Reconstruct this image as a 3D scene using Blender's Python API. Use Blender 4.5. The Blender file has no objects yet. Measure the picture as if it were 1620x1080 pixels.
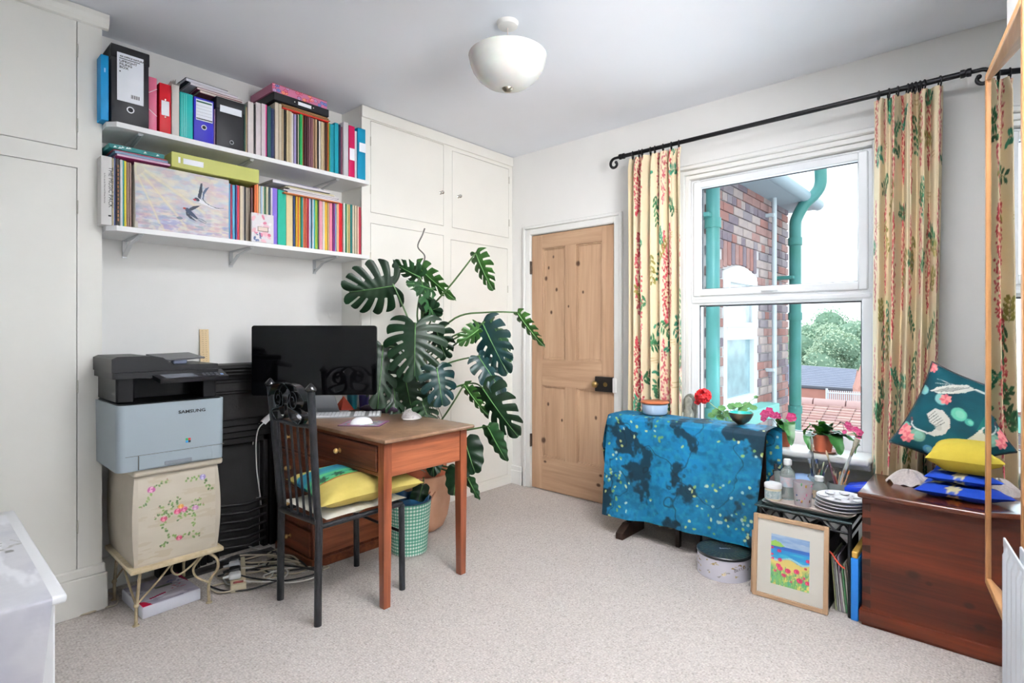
import bpy, bmesh, math, random
import numpy as np
from mathutils import Vector, Matrix, Euler
R_ = random.Random(7)
SC = bpy.context.scene
COL = SC.collection
PI = math.pi

# ------------------------------------------------------------------ camera, world, lights, exposure
CF, CYAW, CPX, CPY, CH = 865.0, 0.73, 810.0, 523.0, 1.22
cam = bpy.data.cameras.new('camera')
cam.sensor_width = 36.0
cam.lens = CF / 1620 * 36
cam.shift_y = -(540 - CPY) / 1620
cam.clip_start = 0.02
cam.clip_end = 300
camo = bpy.data.objects.new('camera', cam)
camo.location = (0, 0, CH)
camo.rotation_euler = (PI / 2, 0, CYAW - PI / 2)
COL.objects.link(camo)
SC.camera = camo
SC.view_settings.view_transform = 'Standard'
SC.view_settings.look = 'None'
SC.view_settings.gamma = 1
SC.view_settings.use_curve_mapping = False
SC.view_settings.exposure = 0.98

world = bpy.data.worlds.new('overcast_sky')
SC.world = world
world.use_nodes = True
wn = world.node_tree.nodes
wn['Background'].inputs['Color'].default_value = (0.88, 0.945, 1.0, 1)
wn['Background'].inputs['Strength'].default_value = 1.25

def area(name, loc, target, sx, sy, power, col=(1, 1, 1), portal=False):
    l = bpy.data.lights.new(name, 'AREA')
    l.shape = 'RECTANGLE'
    l.size = sx
    l.size_y = sy
    l.energy = power
    l.color = col
    if portal:
        l.cycles.is_portal = True
    o = bpy.data.objects.new(name, l)
    o.location = loc
    d = Vector(target) - Vector(loc)
    o.rotation_euler = d.to_track_quat('-Z', 'Y').to_euler()
    COL.objects.link(o)
    return o

area('assumed_side_window_light', (1.02, -0.50, 1.72), (1.95, 3.0, 0.3), 1.35, 1.35, 2, (1.0, 0.98, 0.95))  # added light at an assumed side window that is never in view
area('daylight_main_window', (3.66, 0.96, 1.50), (1.6, 1.3, 0.9), 0.9, 1.5, 12, (0.74, 0.88, 1.0))
area('window_portal', (3.50, 0.965, 1.4), (0, 0.965, 1.4), 1.0, 1.6, 1, portal=True)
fill_ = area('added_fill_light', (1.55, 0.05, 1.85), (2.9, 2.6, 1.6), 0.8, 0.7, 7.6, (1.0, 0.985, 0.965))  # added fill light with no real source, brightens the far right side
fill_.data.spread = math.radians(95)
# assumed flash, itself unseen, aimed at the ceiling beside the camera
fl_ = bpy.data.lights.new('assumed_bounced_flash', 'SPOT')
fl_.energy = 1500
fl_.spot_size = math.radians(80)
fl_.spot_blend = 0.9
fl_.shadow_soft_size = 0.06
fl_.color = (1.0, 0.985, 0.96)
flo = bpy.data.objects.new('assumed_bounced_flash', fl_)
flo.location = (1.25, 0.34, 1.80)
flo.rotation_euler = (Vector((1.30, 0.42, 2.61)) - Vector(flo.location)).to_track_quat('-Z', 'Y').to_euler()
COL.objects.link(flo)

# ------------------------------------------------------------------ helpers
def at(px, py, ax, v):
    """point of the room seen at photo pixel (px,py) lying on the plane ax=v"""
    F = Vector((math.cos(CYAW), math.sin(CYAW), 0))
    Rt = Vector((math.sin(CYAW), -math.cos(CYAW), 0))
    d = F + Rt * ((px - CPX) / CF) - Vector((0, 0, 1)) * ((py - CPY) / CF)
    i = 'xyz'.index(ax)
    O = Vector((0, 0, CH))
    return O + d * ((v - O[i]) / d[i])

def ad(px, py, depth):
    F = Vector((math.cos(CYAW), math.sin(CYAW), 0))
    Rt = Vector((math.sin(CYAW), -math.cos(CYAW), 0))
    return Vector((0, 0, CH)) + (F + Rt * ((px - CPX) / CF) - Vector((0, 0, 1)) * ((py - CPY) / CF)) * depth

def s2l(c):
    return c / 12.92 if c <= 0.04045 else ((c + 0.055) / 1.055) ** 2.4

def hx(h):
    h = h.lstrip('#')
    return tuple(s2l(int(h[i:i + 2], 16) / 255) for i in (0, 2, 4))

def hs(h):
    h = h.lstrip('#')
    return np.array([int(h[i:i + 2], 16) / 255 for i in (0, 2, 4)])

MATS = {}
def mat(name, col='#808080', rough=0.5, metal=0.0, var=0.0, vscale=8.0, col2=None, bump=0.0, bscale=80.0,
        stretch=(1, 1, 1), spec=0.5, attr=False, trans=0.0, sheen=0.0, coat=0.0, sss=0.0, emit=0.0):
    if name in MATS:
        return MATS[name]
    m = bpy.data.materials.new(name)
    m.use_nodes = True
    nt = m.node_tree
    N, L = nt.nodes, nt.links
    b = N['Principled BSDF']
    c = hx(col) if isinstance(col, str) else col
    b.inputs['Base Color'].default_value = (*c, 1)
    b.inputs['Roughness'].default_value = rough
    b.inputs['Metallic'].default_value = metal
    b.inputs['Specular IOR Level'].default_value = spec
    if trans:
        b.inputs['Transmission Weight'].default_value = trans
    if sheen:
        b.inputs['Sheen Weight'].default_value = sheen
    if coat:
        b.inputs['Coat Weight'].default_value = coat
        b.inputs['Coat Roughness'].default_value = 0.1
    if sss:
        b.inputs['Subsurface Weight'].default_value = sss
    if emit:
        b.inputs['Emission Color'].default_value = (*c, 1)
        b.inputs['Emission Strength'].default_value = emit
    src = None
    if attr:
        a = N.new('ShaderNodeAttribute')
        a.attribute_name = 'Col'
        src = a.outputs['Color']
    if var or col2 or bump:
        tc = N.new('ShaderNodeTexCoord')
        mp = N.new('ShaderNodeMapping')
        mp.inputs['Scale'].default_value = stretch
        L.new(tc.outputs['Object'], mp.inputs['Vector'])
    if var or col2:
        n = N.new('ShaderNodeTexNoise')
        n.inputs['Scale'].default_value = vscale
        n.inputs['Detail'].default_value = 6
        n.inputs['Roughness'].default_value = 0.6
        L.new(mp.outputs['Vector'], n.inputs['Vector'])
        r = N.new('ShaderNodeMapRange')
        r.inputs['From Min'].default_value = 0.3
        r.inputs['From Max'].default_value = 0.7
        L.new(n.outputs['Fac'], r.inputs['Value'])
        mx = N.new('ShaderNodeMix')
        mx.data_type = 'RGBA'
        L.new(r.outputs['Result'], mx.inputs['Factor'])
        if src is None:
            if col2:
                c2 = hx(col2)
                mx.inputs['A'].default_value = (*c, 1)
                mx.inputs['B'].default_value = (*c2, 1)
            else:
                mx.inputs['A'].default_value = (*[x * (1 - var) for x in c], 1)
                mx.inputs['B'].default_value = (*[min(1, x * (1 + var)) for x in c], 1)
            src = mx.outputs['Result']
        else:
            mx.blend_type = 'MULTIPLY'
            mx.inputs['Factor'].default_value = 1
            L.new(src, mx.inputs['A'])
            r2 = N.new('ShaderNodeMapRange')
            r2.inputs['To Min'].default_value = 1 - var
            r2.inputs['To Max'].default_value = 1 + var * 0.3
            L.new(n.outputs['Fac'], r2.inputs['Value'])
            nt.links.remove(mx.inputs['Factor'].links[0])
            mx.inputs['Factor'].default_value = 1
            L.new(r2.outputs['Result'], mx.inputs['B'])
            src = mx.outputs['Result']
    if src is not None:
        L.new(src, b.inputs['Base Color'])
    if bump:
        n2 = N.new('ShaderNodeTexNoise')
        n2.inputs['Scale'].default_value = bscale
        n2.inputs['Detail'].default_value = 3
        L.new(mp.outputs['Vector'], n2.inputs['Vector'])
        bp = N.new('ShaderNodeBump')
        bp.inputs['Strength'].default_value = bump
        bp.inputs['Distance'].default_value = 0.003
        L.new(n2.outputs['Fac'], bp.inputs['Height'])
        L.new(bp.outputs['Normal'], b.inputs['Normal'])
    MATS[name] = m
    return m

def wood(name, light, dark, scale=6.0, axis='z', rough=0.45, knots=(), kcol='#3a2012', bump=0.15, contrast=(0.35, 0.7), coat=0.0):
    """grain running along `axis`"""
    if name in MATS:
        return MATS[name]
    m = bpy.data.materials.new(name)
    m.use_nodes = True
    N, L = m.node_tree.nodes, m.node_tree.links
    b = N['Principled BSDF']
    b.inputs['Roughness'].default_value = rough
    b.inputs['Specular IOR Level'].default_value = 0.25
    if coat:
        b.inputs['Coat Weight'].default_value = coat
        b.inputs['Coat Roughness'].default_value = 0.15
    tc = N.new('ShaderNodeTexCoord')
    mp = N.new('ShaderNodeMapping')
    s = [scale * 3] * 3
    s['xyz'.index(axis)] = scale * 0.22
    mp.inputs['Scale'].default_value = s
    L.new(tc.outputs['Object'], mp.inputs['Vector'])
    n = N.new('ShaderNodeTexNoise')
    n.inputs['Scale'].default_value = 1.0
    n.inputs['Detail'].default_value = 8
    n.inputs['Roughness'].default_value = 0.55
    n.inputs['Distortion'].default_value = 0.6
    L.new(mp.outputs['Vector'], n.inputs['Vector'])
    mp2 = N.new('ShaderNodeMapping')
    s2 = [scale * 22] * 3
    s2['xyz'.index(axis)] = scale * 0.6
    mp2.inputs['Scale'].default_value = s2
    L.new(tc.outputs['Object'], mp2.inputs['Vector'])
    nf = N.new('ShaderNodeTexNoise')
    nf.inputs['Scale'].default_value = 1.0
    nf.inputs['Detail'].default_value = 4
    L.new(mp2.outputs['Vector'], nf.inputs['Vector'])
    ad_ = N.new('ShaderNodeMath')
    ad_.operation = 'MULTIPLY_ADD'
    L.new(nf.outputs['Fac'], ad_.inputs[0])
    ad_.inputs[1].default_value = 0.35
    L.new(n.outputs['Fac'], ad_.inputs[2])
    mr = N.new('ShaderNodeMapRange')
    mr.inputs['From Min'].default_value = contrast[0] + 0.17
    mr.inputs['From Max'].default_value = contrast[1] + 0.17
    L.new(ad_.outputs[0], mr.inputs['Value'])
    mx = N.new('ShaderNodeMix')
    mx.data_type = 'RGBA'
    mx.inputs['A'].default_value = (*hx(dark), 1)
    mx.inputs['B'].default_value = (*hx(light), 1)
    L.new(mr.outputs['Result'], mx.inputs['Factor'])
    src = mx.outputs['Result']
    for (k, r) in knots:
        vm = N.new('ShaderNodeVectorMath')
        vm.operation = 'SUBTRACT'
        L.new(tc.outputs['Object'], vm.inputs[0])
        vm.inputs[1].default_value = k
        vs = N.new('ShaderNodeVectorMath')
        vs.operation = 'MULTIPLY'
        sc = [1, 1, 1]
        sc['xyz'.index(axis)] = 0.7
        sc[0] = 0.0
        vs.inputs[1].default_value = sc
        L.new(vm.outputs[0], vs.inputs[0])
        ln = N.new('ShaderNodeVectorMath')
        ln.operation = 'LENGTH'
        L.new(vs.outputs[0], ln.inputs[0])
        mk = N.new('ShaderNodeMapRange')
        mk.inputs['From Min'].default_value = r * 0.6
        mk.inputs['From Max'].default_value = r * 1.3
        mk.inputs['To Min'].default_value = 0.9
        mk.inputs['To Max'].default_value = 0.0
        L.new(ln.outputs['Value'], mk.inputs['Value'])
        mm = N.new('ShaderNodeMix')
        mm.data_type = 'RGBA'
        L.new(mk.outputs['Result'], mm.inputs['Factor'])
        L.new(src, mm.inputs['A'])
        mm.inputs['B'].default_value = (*hx(kcol), 1)
        src = mm.outputs['Result']
    L.new(src, b.inputs['Base Color'])
    if bump:
        bp = N.new('ShaderNodeBump')
        bp.inputs['Strength'].default_value = bump
        bp.inputs['Distance'].default_value = 0.002
        L.new(nf.outputs['Fac'], bp.inputs['Height'])
        L.new(bp.outputs['Normal'], b.inputs['Normal'])
    MATS[name] = m
    return m

def glassmat(name, tint=(1, 1, 1), gloss=0.08, rough=0.02):
    if name in MATS:
        return MATS[name]
    m = bpy.data.materials.new(name)
    m.use_nodes = True
    N, L = m.node_tree.nodes, m.node_tree.links
    N.remove(N['Principled BSDF'])
    o = N['Material Output']
    t = N.new('ShaderNodeBsdfTransparent')
    t.inputs['Color'].default_value = (*tint, 1)
    g = N.new('ShaderNodeBsdfGlossy')
    g.inputs['Roughness'].default_value = rough
    lw = N.new('ShaderNodeLayerWeight')
    lw.inputs['Blend'].default_value = 0.25
    ml = N.new('ShaderNodeMath')
    ml.operation = 'MULTIPLY'
    ml.inputs[1].default_value = gloss * 5
    L.new(lw.outputs['Fresnel'], ml.inputs[0])
    mx = N.new('ShaderNodeMixShader')
    L.new(ml.outputs[0], mx.inputs['Fac'])
    L.new(t.outputs[0], mx.inputs[1])
    L.new(g.outputs[0], mx.inputs[2])
    L.new(mx.outputs[0], o.inputs['Surface'])
    MATS[name] = m
    return m

class MB:
    """collects geometry (world coordinates unless the thing is turned)"""
    def __init__(s):
        s.v, s.f, s.mi, s.c = [], [], [], None
        s.m = 0
    def add(s, vs, fs):
        o = len(s.v)
        s.v += [tuple(v) for v in vs]
        for f in fs:
            s.f.append(tuple(i + o for i in f))
            s.mi.append(s.m)
        return s
    def box(s, x0, x1, y0, y1, z0, z1, M=None, skip=()):
        vs = [Vector((x, y, z)) for x in (x0, x1) for y in (y0, y1) for z in (z0, z1)]
        if M is not None:
            vs = [M @ v for v in vs]
        fs = [(0, 1, 3, 2), (4, 6, 7, 5), (0, 4, 5, 1), (2, 3, 7, 6), (0, 2, 6, 4), (1, 5, 7, 3)]
        return s.add(vs, fs)
    def bb(s, x0, x1, y0, y1, z0, z1, b=0.003, seg=1, M=None):
        """bevelled box"""
        bm = bmesh.new()
        bmesh.ops.create_cube(bm, size=1)
        for v in bm.verts:
            v.co = Vector((x0 + (v.co.x + .5) * (x1 - x0), y0 + (v.co.y + .5) * (y1 - y0), z0 + (v.co.z + .5) * (z1 - z0)))
        b = min(b, 0.45 * min(abs(x1 - x0), abs(y1 - y0), abs(z1 - z0)))
        bmesh.ops.bevel(bm, geom=bm.edges[:], offset=b, segments=seg, affect='EDGES', profile=0.5)
        if M is not None:
            bm.transform(M)
        bm.verts.index_update()
        s.add([v.co.copy() for v in bm.verts], [[v.index for v in f.verts] for f in bm.faces])
        bm.free()
        return s
    def lathe(s, prof, c=(0, 0, 0), n=20, M=None, axis='z', close=True, sx=1.0, sy=1.0):
        c = Vector(c)
        vs = []
        for r, z in prof:
            for i in range(n):
                a = 2 * PI * i / n
                p = Vector((r * sx * math.cos(a), r * sy * math.sin(a), z))
                if axis == 'x':
                    p = Vector((p.z, p.x, p.y))
                elif axis == 'y':
                    p = Vector((p.x, p.z, p.y))
                if M is not None:
                    p = M @ p
                vs.append(p + c)
        fs = []
        for k in range(len(prof) - 1):
            for i in range(n):
                j = (i + 1) % n
                fs.append((k * n + i, k * n + j, (k + 1) * n + j, (k + 1) * n + i))
        if close:
            if prof[0][0] > 1e-6:
                fs.append(tuple(range(n))[::-1])
            if prof[-1][0] > 1e-6:
                fs.append(tuple(range((len(prof) - 1) * n, len(prof) * n)))
        return s.add(vs, fs)
    def cyl(s, p0, p1, r, n=12, r1=None):
        p0, p1 = Vector(p0), Vector(p1)
        d = p1 - p0
        q = d.to_track_quat('Z', 'Y').to_matrix()
        return s.lathe([(r, 0), (r if r1 is None else r1, d.length)], c=(0, 0, 0), n=n, M=Matrix.Translation(p0) @ q.to_4x4())
    def tube(s, pts, r, n=8, flat=None, up=None, taper=None, caps=True):
        """swept tube (r may be a list); flat=(a,b) sweeps an elliptical/flat section"""
        pts = [Vector(p) for p in pts]
        rs = r if isinstance(r, (list, tuple)) else [r] * len(pts)
        vs, fs = [], []
        prev = None
        for i, p in enumerate(pts):
            t = (pts[min(i + 1, len(pts) - 1)] - pts[max(i - 1, 0)])
            if t.length < 1e-9:
                t = Vector((0, 0, 1))
            t.normalize()
            if up is not None:
                a = Vector(up)
                a = a - t * a.dot(t)
                if a.length < 1e-6:
                    a = t.orthogonal()
                a.normalize()
            elif prev is None:
                a = t.orthogonal().normalized()
            else:
                a = prev - t * prev.dot(t)
                if a.length < 1e-6:
                    a = t.orthogonal()
                a.normalize()
            prev = a
            b = t.cross(a)
            fa, fb = flat if flat else (rs[i], rs[i])
            for k in range(n):
                an = 2 * PI * (k + .5) / n
                vs.append(p + a * (math.cos(an) * fa) + b * (math.sin(an) * fb))
        for i in range(len(pts) - 1):
            for k in range(n):
                j = (k + 1) % n
                fs.append((i * n + k, i * n + j, (i + 1) * n + j, (i + 1) * n + k))
        if caps:
            fs.append(tuple(range(n))[::-1])
            fs.append(tuple(range((len(pts) - 1) * n, len(pts) * n)))
        return s.add(vs, fs)
    def grid(s, fn, nu, nv, wrapu=False):
        """fn(u,v)->point, u,v in 0..1"""
        vs = [fn(i / nu, j / nv) for j in range(nv + 1) for i in range(nu + 1)]
        fs = [(j * (nu + 1) + i, j * (nu + 1) + i + 1, (j + 1) * (nu + 1) + i + 1, (j + 1) * (nu + 1) + i) for j in range(nv) for i in range(nu)]
        return s.add(vs, fs)
    def sphere(s, c, r, n=12, m=8, sc=(1, 1, 1), M=None):
        c = Vector(c)
        vs = []
        for j in range(m + 1):
            t = PI * j / m
            for i in range(n):
                a = 2 * PI * i / n
                p = Vector((r * sc[0] * math.sin(t) * math.cos(a), r * sc[1] * math.sin(t) * math.sin(a), r * sc[2] * math.cos(t)))
                if M is not None:
                    p = M @ p
                vs.append(c + p)
        fs = []
        for j in range(m):
            for i in range(n):
                k = (i + 1) % n
                fs.append((j * n + i, (j + 1) * n + i, (j + 1) * n + k, j * n + k))
        return s.add(vs, fs)
    def prism(s, poly, h, M=None):
        """polygon (x,y) extruded 0..h in z, then transformed"""
        n = len(poly)
        vs = [Vector((x, y, z)) for z in (0, h) for x, y in poly]
        if M is not None:
            vs = [M @ v for v in vs]
        fs = [tuple(range(n))[::-1], tuple(range(n, 2 * n))] + [(i, (i + 1) % n, n + (i + 1) % n, n + i) for i in range(n)]
        return s.add(vs, fs)
    def build(s, name, mats, parent=None, smooth=None, cols=None, recalc=True):
        """world-space vertices; the object sits at its parent's origin, or (top level) at its own base"""
        me = bpy.data.meshes.new(name)
        if parent is None:
            a = np.array([tuple(v) for v in s.v])
            c = Vector(((a[:, 0].min() + a[:, 0].max()) / 2, (a[:, 1].min() + a[:, 1].max()) / 2, a[:, 2].min()))
            W = Matrix.Translation(c)
        else:
            W = WM[parent.name]
        Wi = W.inverted()
        me.from_pydata([Wi @ Vector(v) for v in s.v], [], s.f)
        if not isinstance(mats, (list, tuple)):
            mats = [mats]
        for m in mats:
            me.materials.append(m)
        me.polygons.foreach_set('material_index', s.mi)
        if recalc:
            bm = bmesh.new()
            bm.from_mesh(me)
            bmesh.ops.recalc_face_normals(bm, faces=bm.faces[:])
            bm.to_mesh(me)
            bm.free()
        if smooth is not None:
            me.shade_smooth()
            if smooth < 180:
                try:
                    me.set_sharp_from_angle(angle=math.radians(smooth))
                except Exception:
                    pass
        if cols is not None:
            ca = me.color_attributes.new('Col', 'FLOAT_COLOR', 'POINT')
            c4 = np.ones((len(cols), 4), dtype=np.float32)
            cc = np.clip(np.asarray(cols, dtype=np.float64), 0, 1)
            c4[:, :3] = np.where(cc <= 0.04045, cc / 12.92, ((cc + 0.055) / 1.055) ** 2.4)
            ca.data.foreach_set('color', c4.ravel())
        o = bpy.data.objects.new(name, me)
        COL.objects.link(o)
        if parent is None:
            o.matrix_world = W
            WM[o.name] = W.copy()
        else:
            o.parent = parent
            WM[o.name] = W.copy()
        return o

WM = {}
def thing(name, label, cat, loc=(0, 0, 0), rotz=0, group=None):
    o = bpy.data.objects.new(name, None)
    COL.objects.link(o)
    o.location = loc
    o.rotation_euler = (0, 0, rotz)
    o.empty_display_size = 0.05
    WM[o.name] = Matrix.Translation(Vector(loc)) @ Matrix.Rotation(rotz, 4, 'Z')
    return tag(o, label, cat, group)

def tag(o, label, cat=None, group=None):
    if label:
        o['label'] = label
    if cat:
        o['category'] = cat
    if group:
        o['group'] = group
    return o

def struct(o):
    o['kind'] = 'structure'
    return o

def stuff(o):
    o['kind'] = 'stuff'
    return o

def dup(root, delta=(0, 0, 0), rotz=None, label=None):
    r = root.copy()
    COL.objects.link(r)
    r.location = Vector(root.location) + Vector(delta)
    if rotz is not None:
        r.rotation_euler = (0, 0, rotz)
    WM[r.name] = Matrix.Translation(r.location) @ Matrix.Rotation(r.rotation_euler[2], 4, 'Z')
    if label:
        r['label'] = label
    for ch in list(root.children):
        c = ch.copy()
        COL.objects.link(c)
        c.parent = r
        for g in ch.children:
            d = g.copy()
            COL.objects.link(d)
            d.parent = c
    return r

def text(name, s, size, M, m, parent, depth=0.0006, bold=0.0, align='LEFT', xs=1.0):
    cu = bpy.data.curves.new(name, 'FONT')
    cu.body = s
    cu.size = size
    cu.extrude = depth
    cu.offset = bold
    cu.align_x = align
    cu.align_y = 'CENTER'
    cu.resolution_u = 2
    o = bpy.data.objects.new(name, cu)
    COL.objects.link(o)
    dg = bpy.context.evaluated_depsgraph_get()
    me = bpy.data.meshes.new_from_object(o.evaluated_get(dg))
    bpy.data.objects.remove(o)
    me.transform(Matrix.Diagonal((xs, 1, 1, 1)))
    me.transform(M)
    me.transform(WM[parent.name].inverted())
    me.materials.clear()
    me.materials.append(m)
    ob = bpy.data.objects.new(name, me)
    COL.objects.link(ob)
    ob.parent = parent
    WM[ob.name] = WM[parent.name]
    return ob

def basis(o, x, y, z=None):
    """matrix with local x,y axes and origin o"""
    x = Vector(x).normalized()
    y = Vector(y)
    y = (y - x * y.dot(x)).normalized()
    zz = x.cross(y)
    return Matrix(((x.x, y.x, zz.x, o[0]), (x.y, y.y, zz.y, o[1]), (x.z, y.z, zz.z, o[2]), (0, 0, 0, 1)))

# ---------- printed pictures: a small numpy canvas sampled into vertex colours
class Canvas:
    def __init__(s, w, h, col):
        s.w, s.h = w, h
        s.a = np.ones((h, w, 3)) * hs(col)
        s.X, s.Y = np.meshgrid((np.arange(w) + .5), (np.arange(h) + .5))
    def mix(s, mask, col, alpha=1.0):
        m = (np.clip(mask, 0, 1) * alpha)[..., None]
        c = hs(col) if isinstance(col, str) else np.asarray(col)
        s.a = s.a * (1 - m) + c * m
    def _win(s, x0, x1, y0, y1):
        return slice(max(0, int(y0) - 1), min(s.h, int(y1) + 2)), slice(max(0, int(x0) - 1), min(s.w, int(x1) + 2))
    def _mixw(s, w, mask, col, alpha):
        m = (np.clip(mask, 0, 1) * alpha)[..., None]
        c = hs(col) if isinstance(col, str) else np.asarray(col)
        s.a[w] = s.a[w] * (1 - m) + c * m
    def ell(s, cx, cy, rx, ry, col, ang=0, alpha=1.0):
        R = max(rx, ry) + 1
        w = s._win(cx - R, cx + R, cy - R, cy + R)
        dx, dy = s.X[w] - cx, s.Y[w] - cy
        if dx.size == 0:
            return
        c, q = math.cos(ang), math.sin(ang)
        u, v = dx * c + dy * q, -dx * q + dy * c
        d = (u / max(rx, .3)) ** 2 + (v / max(ry, .3)) ** 2
        s._mixw(w, (1.15 - d) * 3, col, alpha)
    def leaf(s, x, y, L, W, ang, col, alpha=1.0):
        """pointed leaf from (x,y) in direction ang"""
        R = L + 1
        w = s._win(x - R, x + R, y - R, y + R)
        dx, dy = s.X[w] - x, s.Y[w] - y
        if dx.size == 0:
            return
        c, q = math.cos(ang), math.sin(ang)
        u, v = (dx * c + dy * q) / L, (-dx * q + dy * c)
        ww = W * 4 * np.clip(u, 0, 1) * np.clip(1 - u, 0, 1) ** 0.8 + 1e-3
        s._mixw(w, np.where((u > 0) & (u < 1), (ww - np.abs(v)) * 1.5 + .3, 0), col, alpha)
    def line(s, pts, wd, col, alpha=1.0, wd2=None):
        for i in range(len(pts) - 1):
            (x0, y0), (x1, y1) = pts[i], pts[i + 1]
            t0 = wd if wd2 is None else wd + (wd2 - wd) * i / max(1, len(pts) - 1)
            w = s._win(min(x0, x1) - t0 - 1, max(x0, x1) + t0 + 1, min(y0, y1) - t0 - 1, max(y0, y1) + t0 + 1)
            X, Y = s.X[w], s.Y[w]
            if X.size == 0:
                continue
            dx, dy = x1 - x0, y1 - y0
            L2 = dx * dx + dy * dy + 1e-9
            t = np.clip(((X - x0) * dx + (Y - y0) * dy) / L2, 0, 1)
            d = np.hypot(X - x0 - t * dx, Y - y0 - t * dy)
            s._mixw(w, t0 / 2 + .5 - d, col, alpha)
    def rect(s, x0, x1, y0, y1, col, alpha=1.0):
        w = s._win(x0, x1, y0, y1)
        X, Y = s.X[w], s.Y[w]
        s._mixw(w, ((X > x0) & (X < x1) & (Y > y0) & (Y < y1)).astype(float), col, alpha)
    def poly(s, pts, col, alpha=1.0):
        xs, ys = [p[0] for p in pts], [p[1] for p in pts]
        w = s._win(min(xs), max(xs), min(ys), max(ys))
        X, Y = s.X[w], s.Y[w]
        if X.size == 0:
            return
        ins = np.zeros(X.shape, bool)
        n = len(pts)
        for i in range(n):
            (x0, y0), (x1, y1) = pts[i], pts[(i + 1) % n]
            if y0 == y1:
                continue
            c = ((y0 > Y) != (y1 > Y)) & (X < (x1 - x0) * (Y - y0) / (y1 - y0) + x0)
            ins ^= c
        s._mixw(w, ins.astype(float), col, alpha)
    def noise(s, cell, seed=0, sx=1.0, sy=1.0, octs=3):
        rs = np.random.RandomState(seed)
        out = np.zeros((s.h, s.w))
        amp, tot = 1.0, 0
        for o in range(octs):
            cx, cy = cell * sx / 2 ** o, cell * sy / 2 ** o
            gw, gh = int(s.w / cx) + 3, int(s.h / cy) + 3
            g = rs.rand(gh, gw)
            fx, fy = s.X / cx, s.Y / cy
            ix, iy = fx.astype(int), fy.astype(int)
            tx, ty = fx - ix, fy - iy
            tx, ty = tx * tx * (3 - 2 * tx), ty * ty * (3 - 2 * ty)
            v = (g[iy, ix] * (1 - tx) + g[iy, ix + 1] * tx) * (1 - ty) + (g[iy + 1, ix] * (1 - tx) + g[iy + 1, ix + 1] * tx) * ty
            out += v * amp
            tot += amp
            amp *= .5
        return out / tot
    def sample(s, u, v):
        """u right, v up (0..1) arrays -> colours"""
        x = np.clip((np.asarray(u) * s.w).astype(int), 0, s.w - 1)
        y = np.clip(((1 - np.asarray(v)) * s.h).astype(int), 0, s.h - 1)
        return s.a[y, x]

def grid_uv(nu, nv):
    u = np.tile(np.arange(nu + 1) / nu, nv + 1)
    v = np.repeat(np.arange(nv + 1) / nv, nu + 1)
    return u, v

def picture(name, cv, M, w, h, m, parent, nu=None, nv=None, bulge=0.0):
    """flat print: canvas on a w*h grid in the local xy plane of M"""
    nu = nu or cv.w
    nv = nv or cv.h
    mb = MB()
    mb.grid(lambda u, v: M @ Vector((u * w, v * h, bulge * math.sin(PI * u) * math.sin(PI * v))), nu, nv)
    U, V = grid_uv(nu, nv)
    o = mb.build(name, m, parent, smooth=180, cols=cv.sample(U, V), recalc=False)
    return o

def smoothpath(pts, k=6):
    """Catmull-Rom through points"""
    pts = [Vector(p) for p in pts]
    out = []
    n = len(pts)
    for i in range(n - 1):
        p0, p1, p2, p3 = pts[max(i - 1, 0)], pts[i], pts[i + 1], pts[min(i + 2, n - 1)]
        for j in range(k):
            t = j / k
            out.append(0.5 * ((2 * p1) + (p2 - p0) * t + (2 * p0 - 5 * p1 + 4 * p2 - p3) * t * t + (3 * p1 - p0 - 3 * p2 + p3) * t ** 3))
    out.append(pts[-1])
    return out
# ------------------------------------------------------------------ common materials
WALL = mat('wall_paint', '#eeedeb', 0.85, var=0.015, vscale=3, bump=0.08, bscale=120)
CEIL = mat('ceiling_paint', '#f1f4fb', 0.9, var=0.01, vscale=2)
CREAM = mat('cream_gloss_paint', '#efede6', 0.45, var=0.015, vscale=4, bump=0.05, bscale=40)
WHITEP = mat('white_gloss_paint', '#eeeeec', 0.35)
UPVC = mat('white_plastic_frame', '#f1f4f8', 0.25)
SHELFW = mat('white_shelf_laminate', '#eeeeee', 0.4)
CHROME = mat('polished_steel', '#c9c7c2', 0.18, 1.0)
BLACKI = mat('black_iron', '#17171a', 0.45, 0.6, bump=0.15, bscale=150)
WHITE = mat('white_plastic', '#ececec', 0.4)
LABELW = mat('white_label_paper', '#f1f4fb', 0.6)
INK = mat('black_ink', '#1c1c20', 0.6)
DARKGAP = mat('dark_gap', '#57544c', 0.9)

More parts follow.
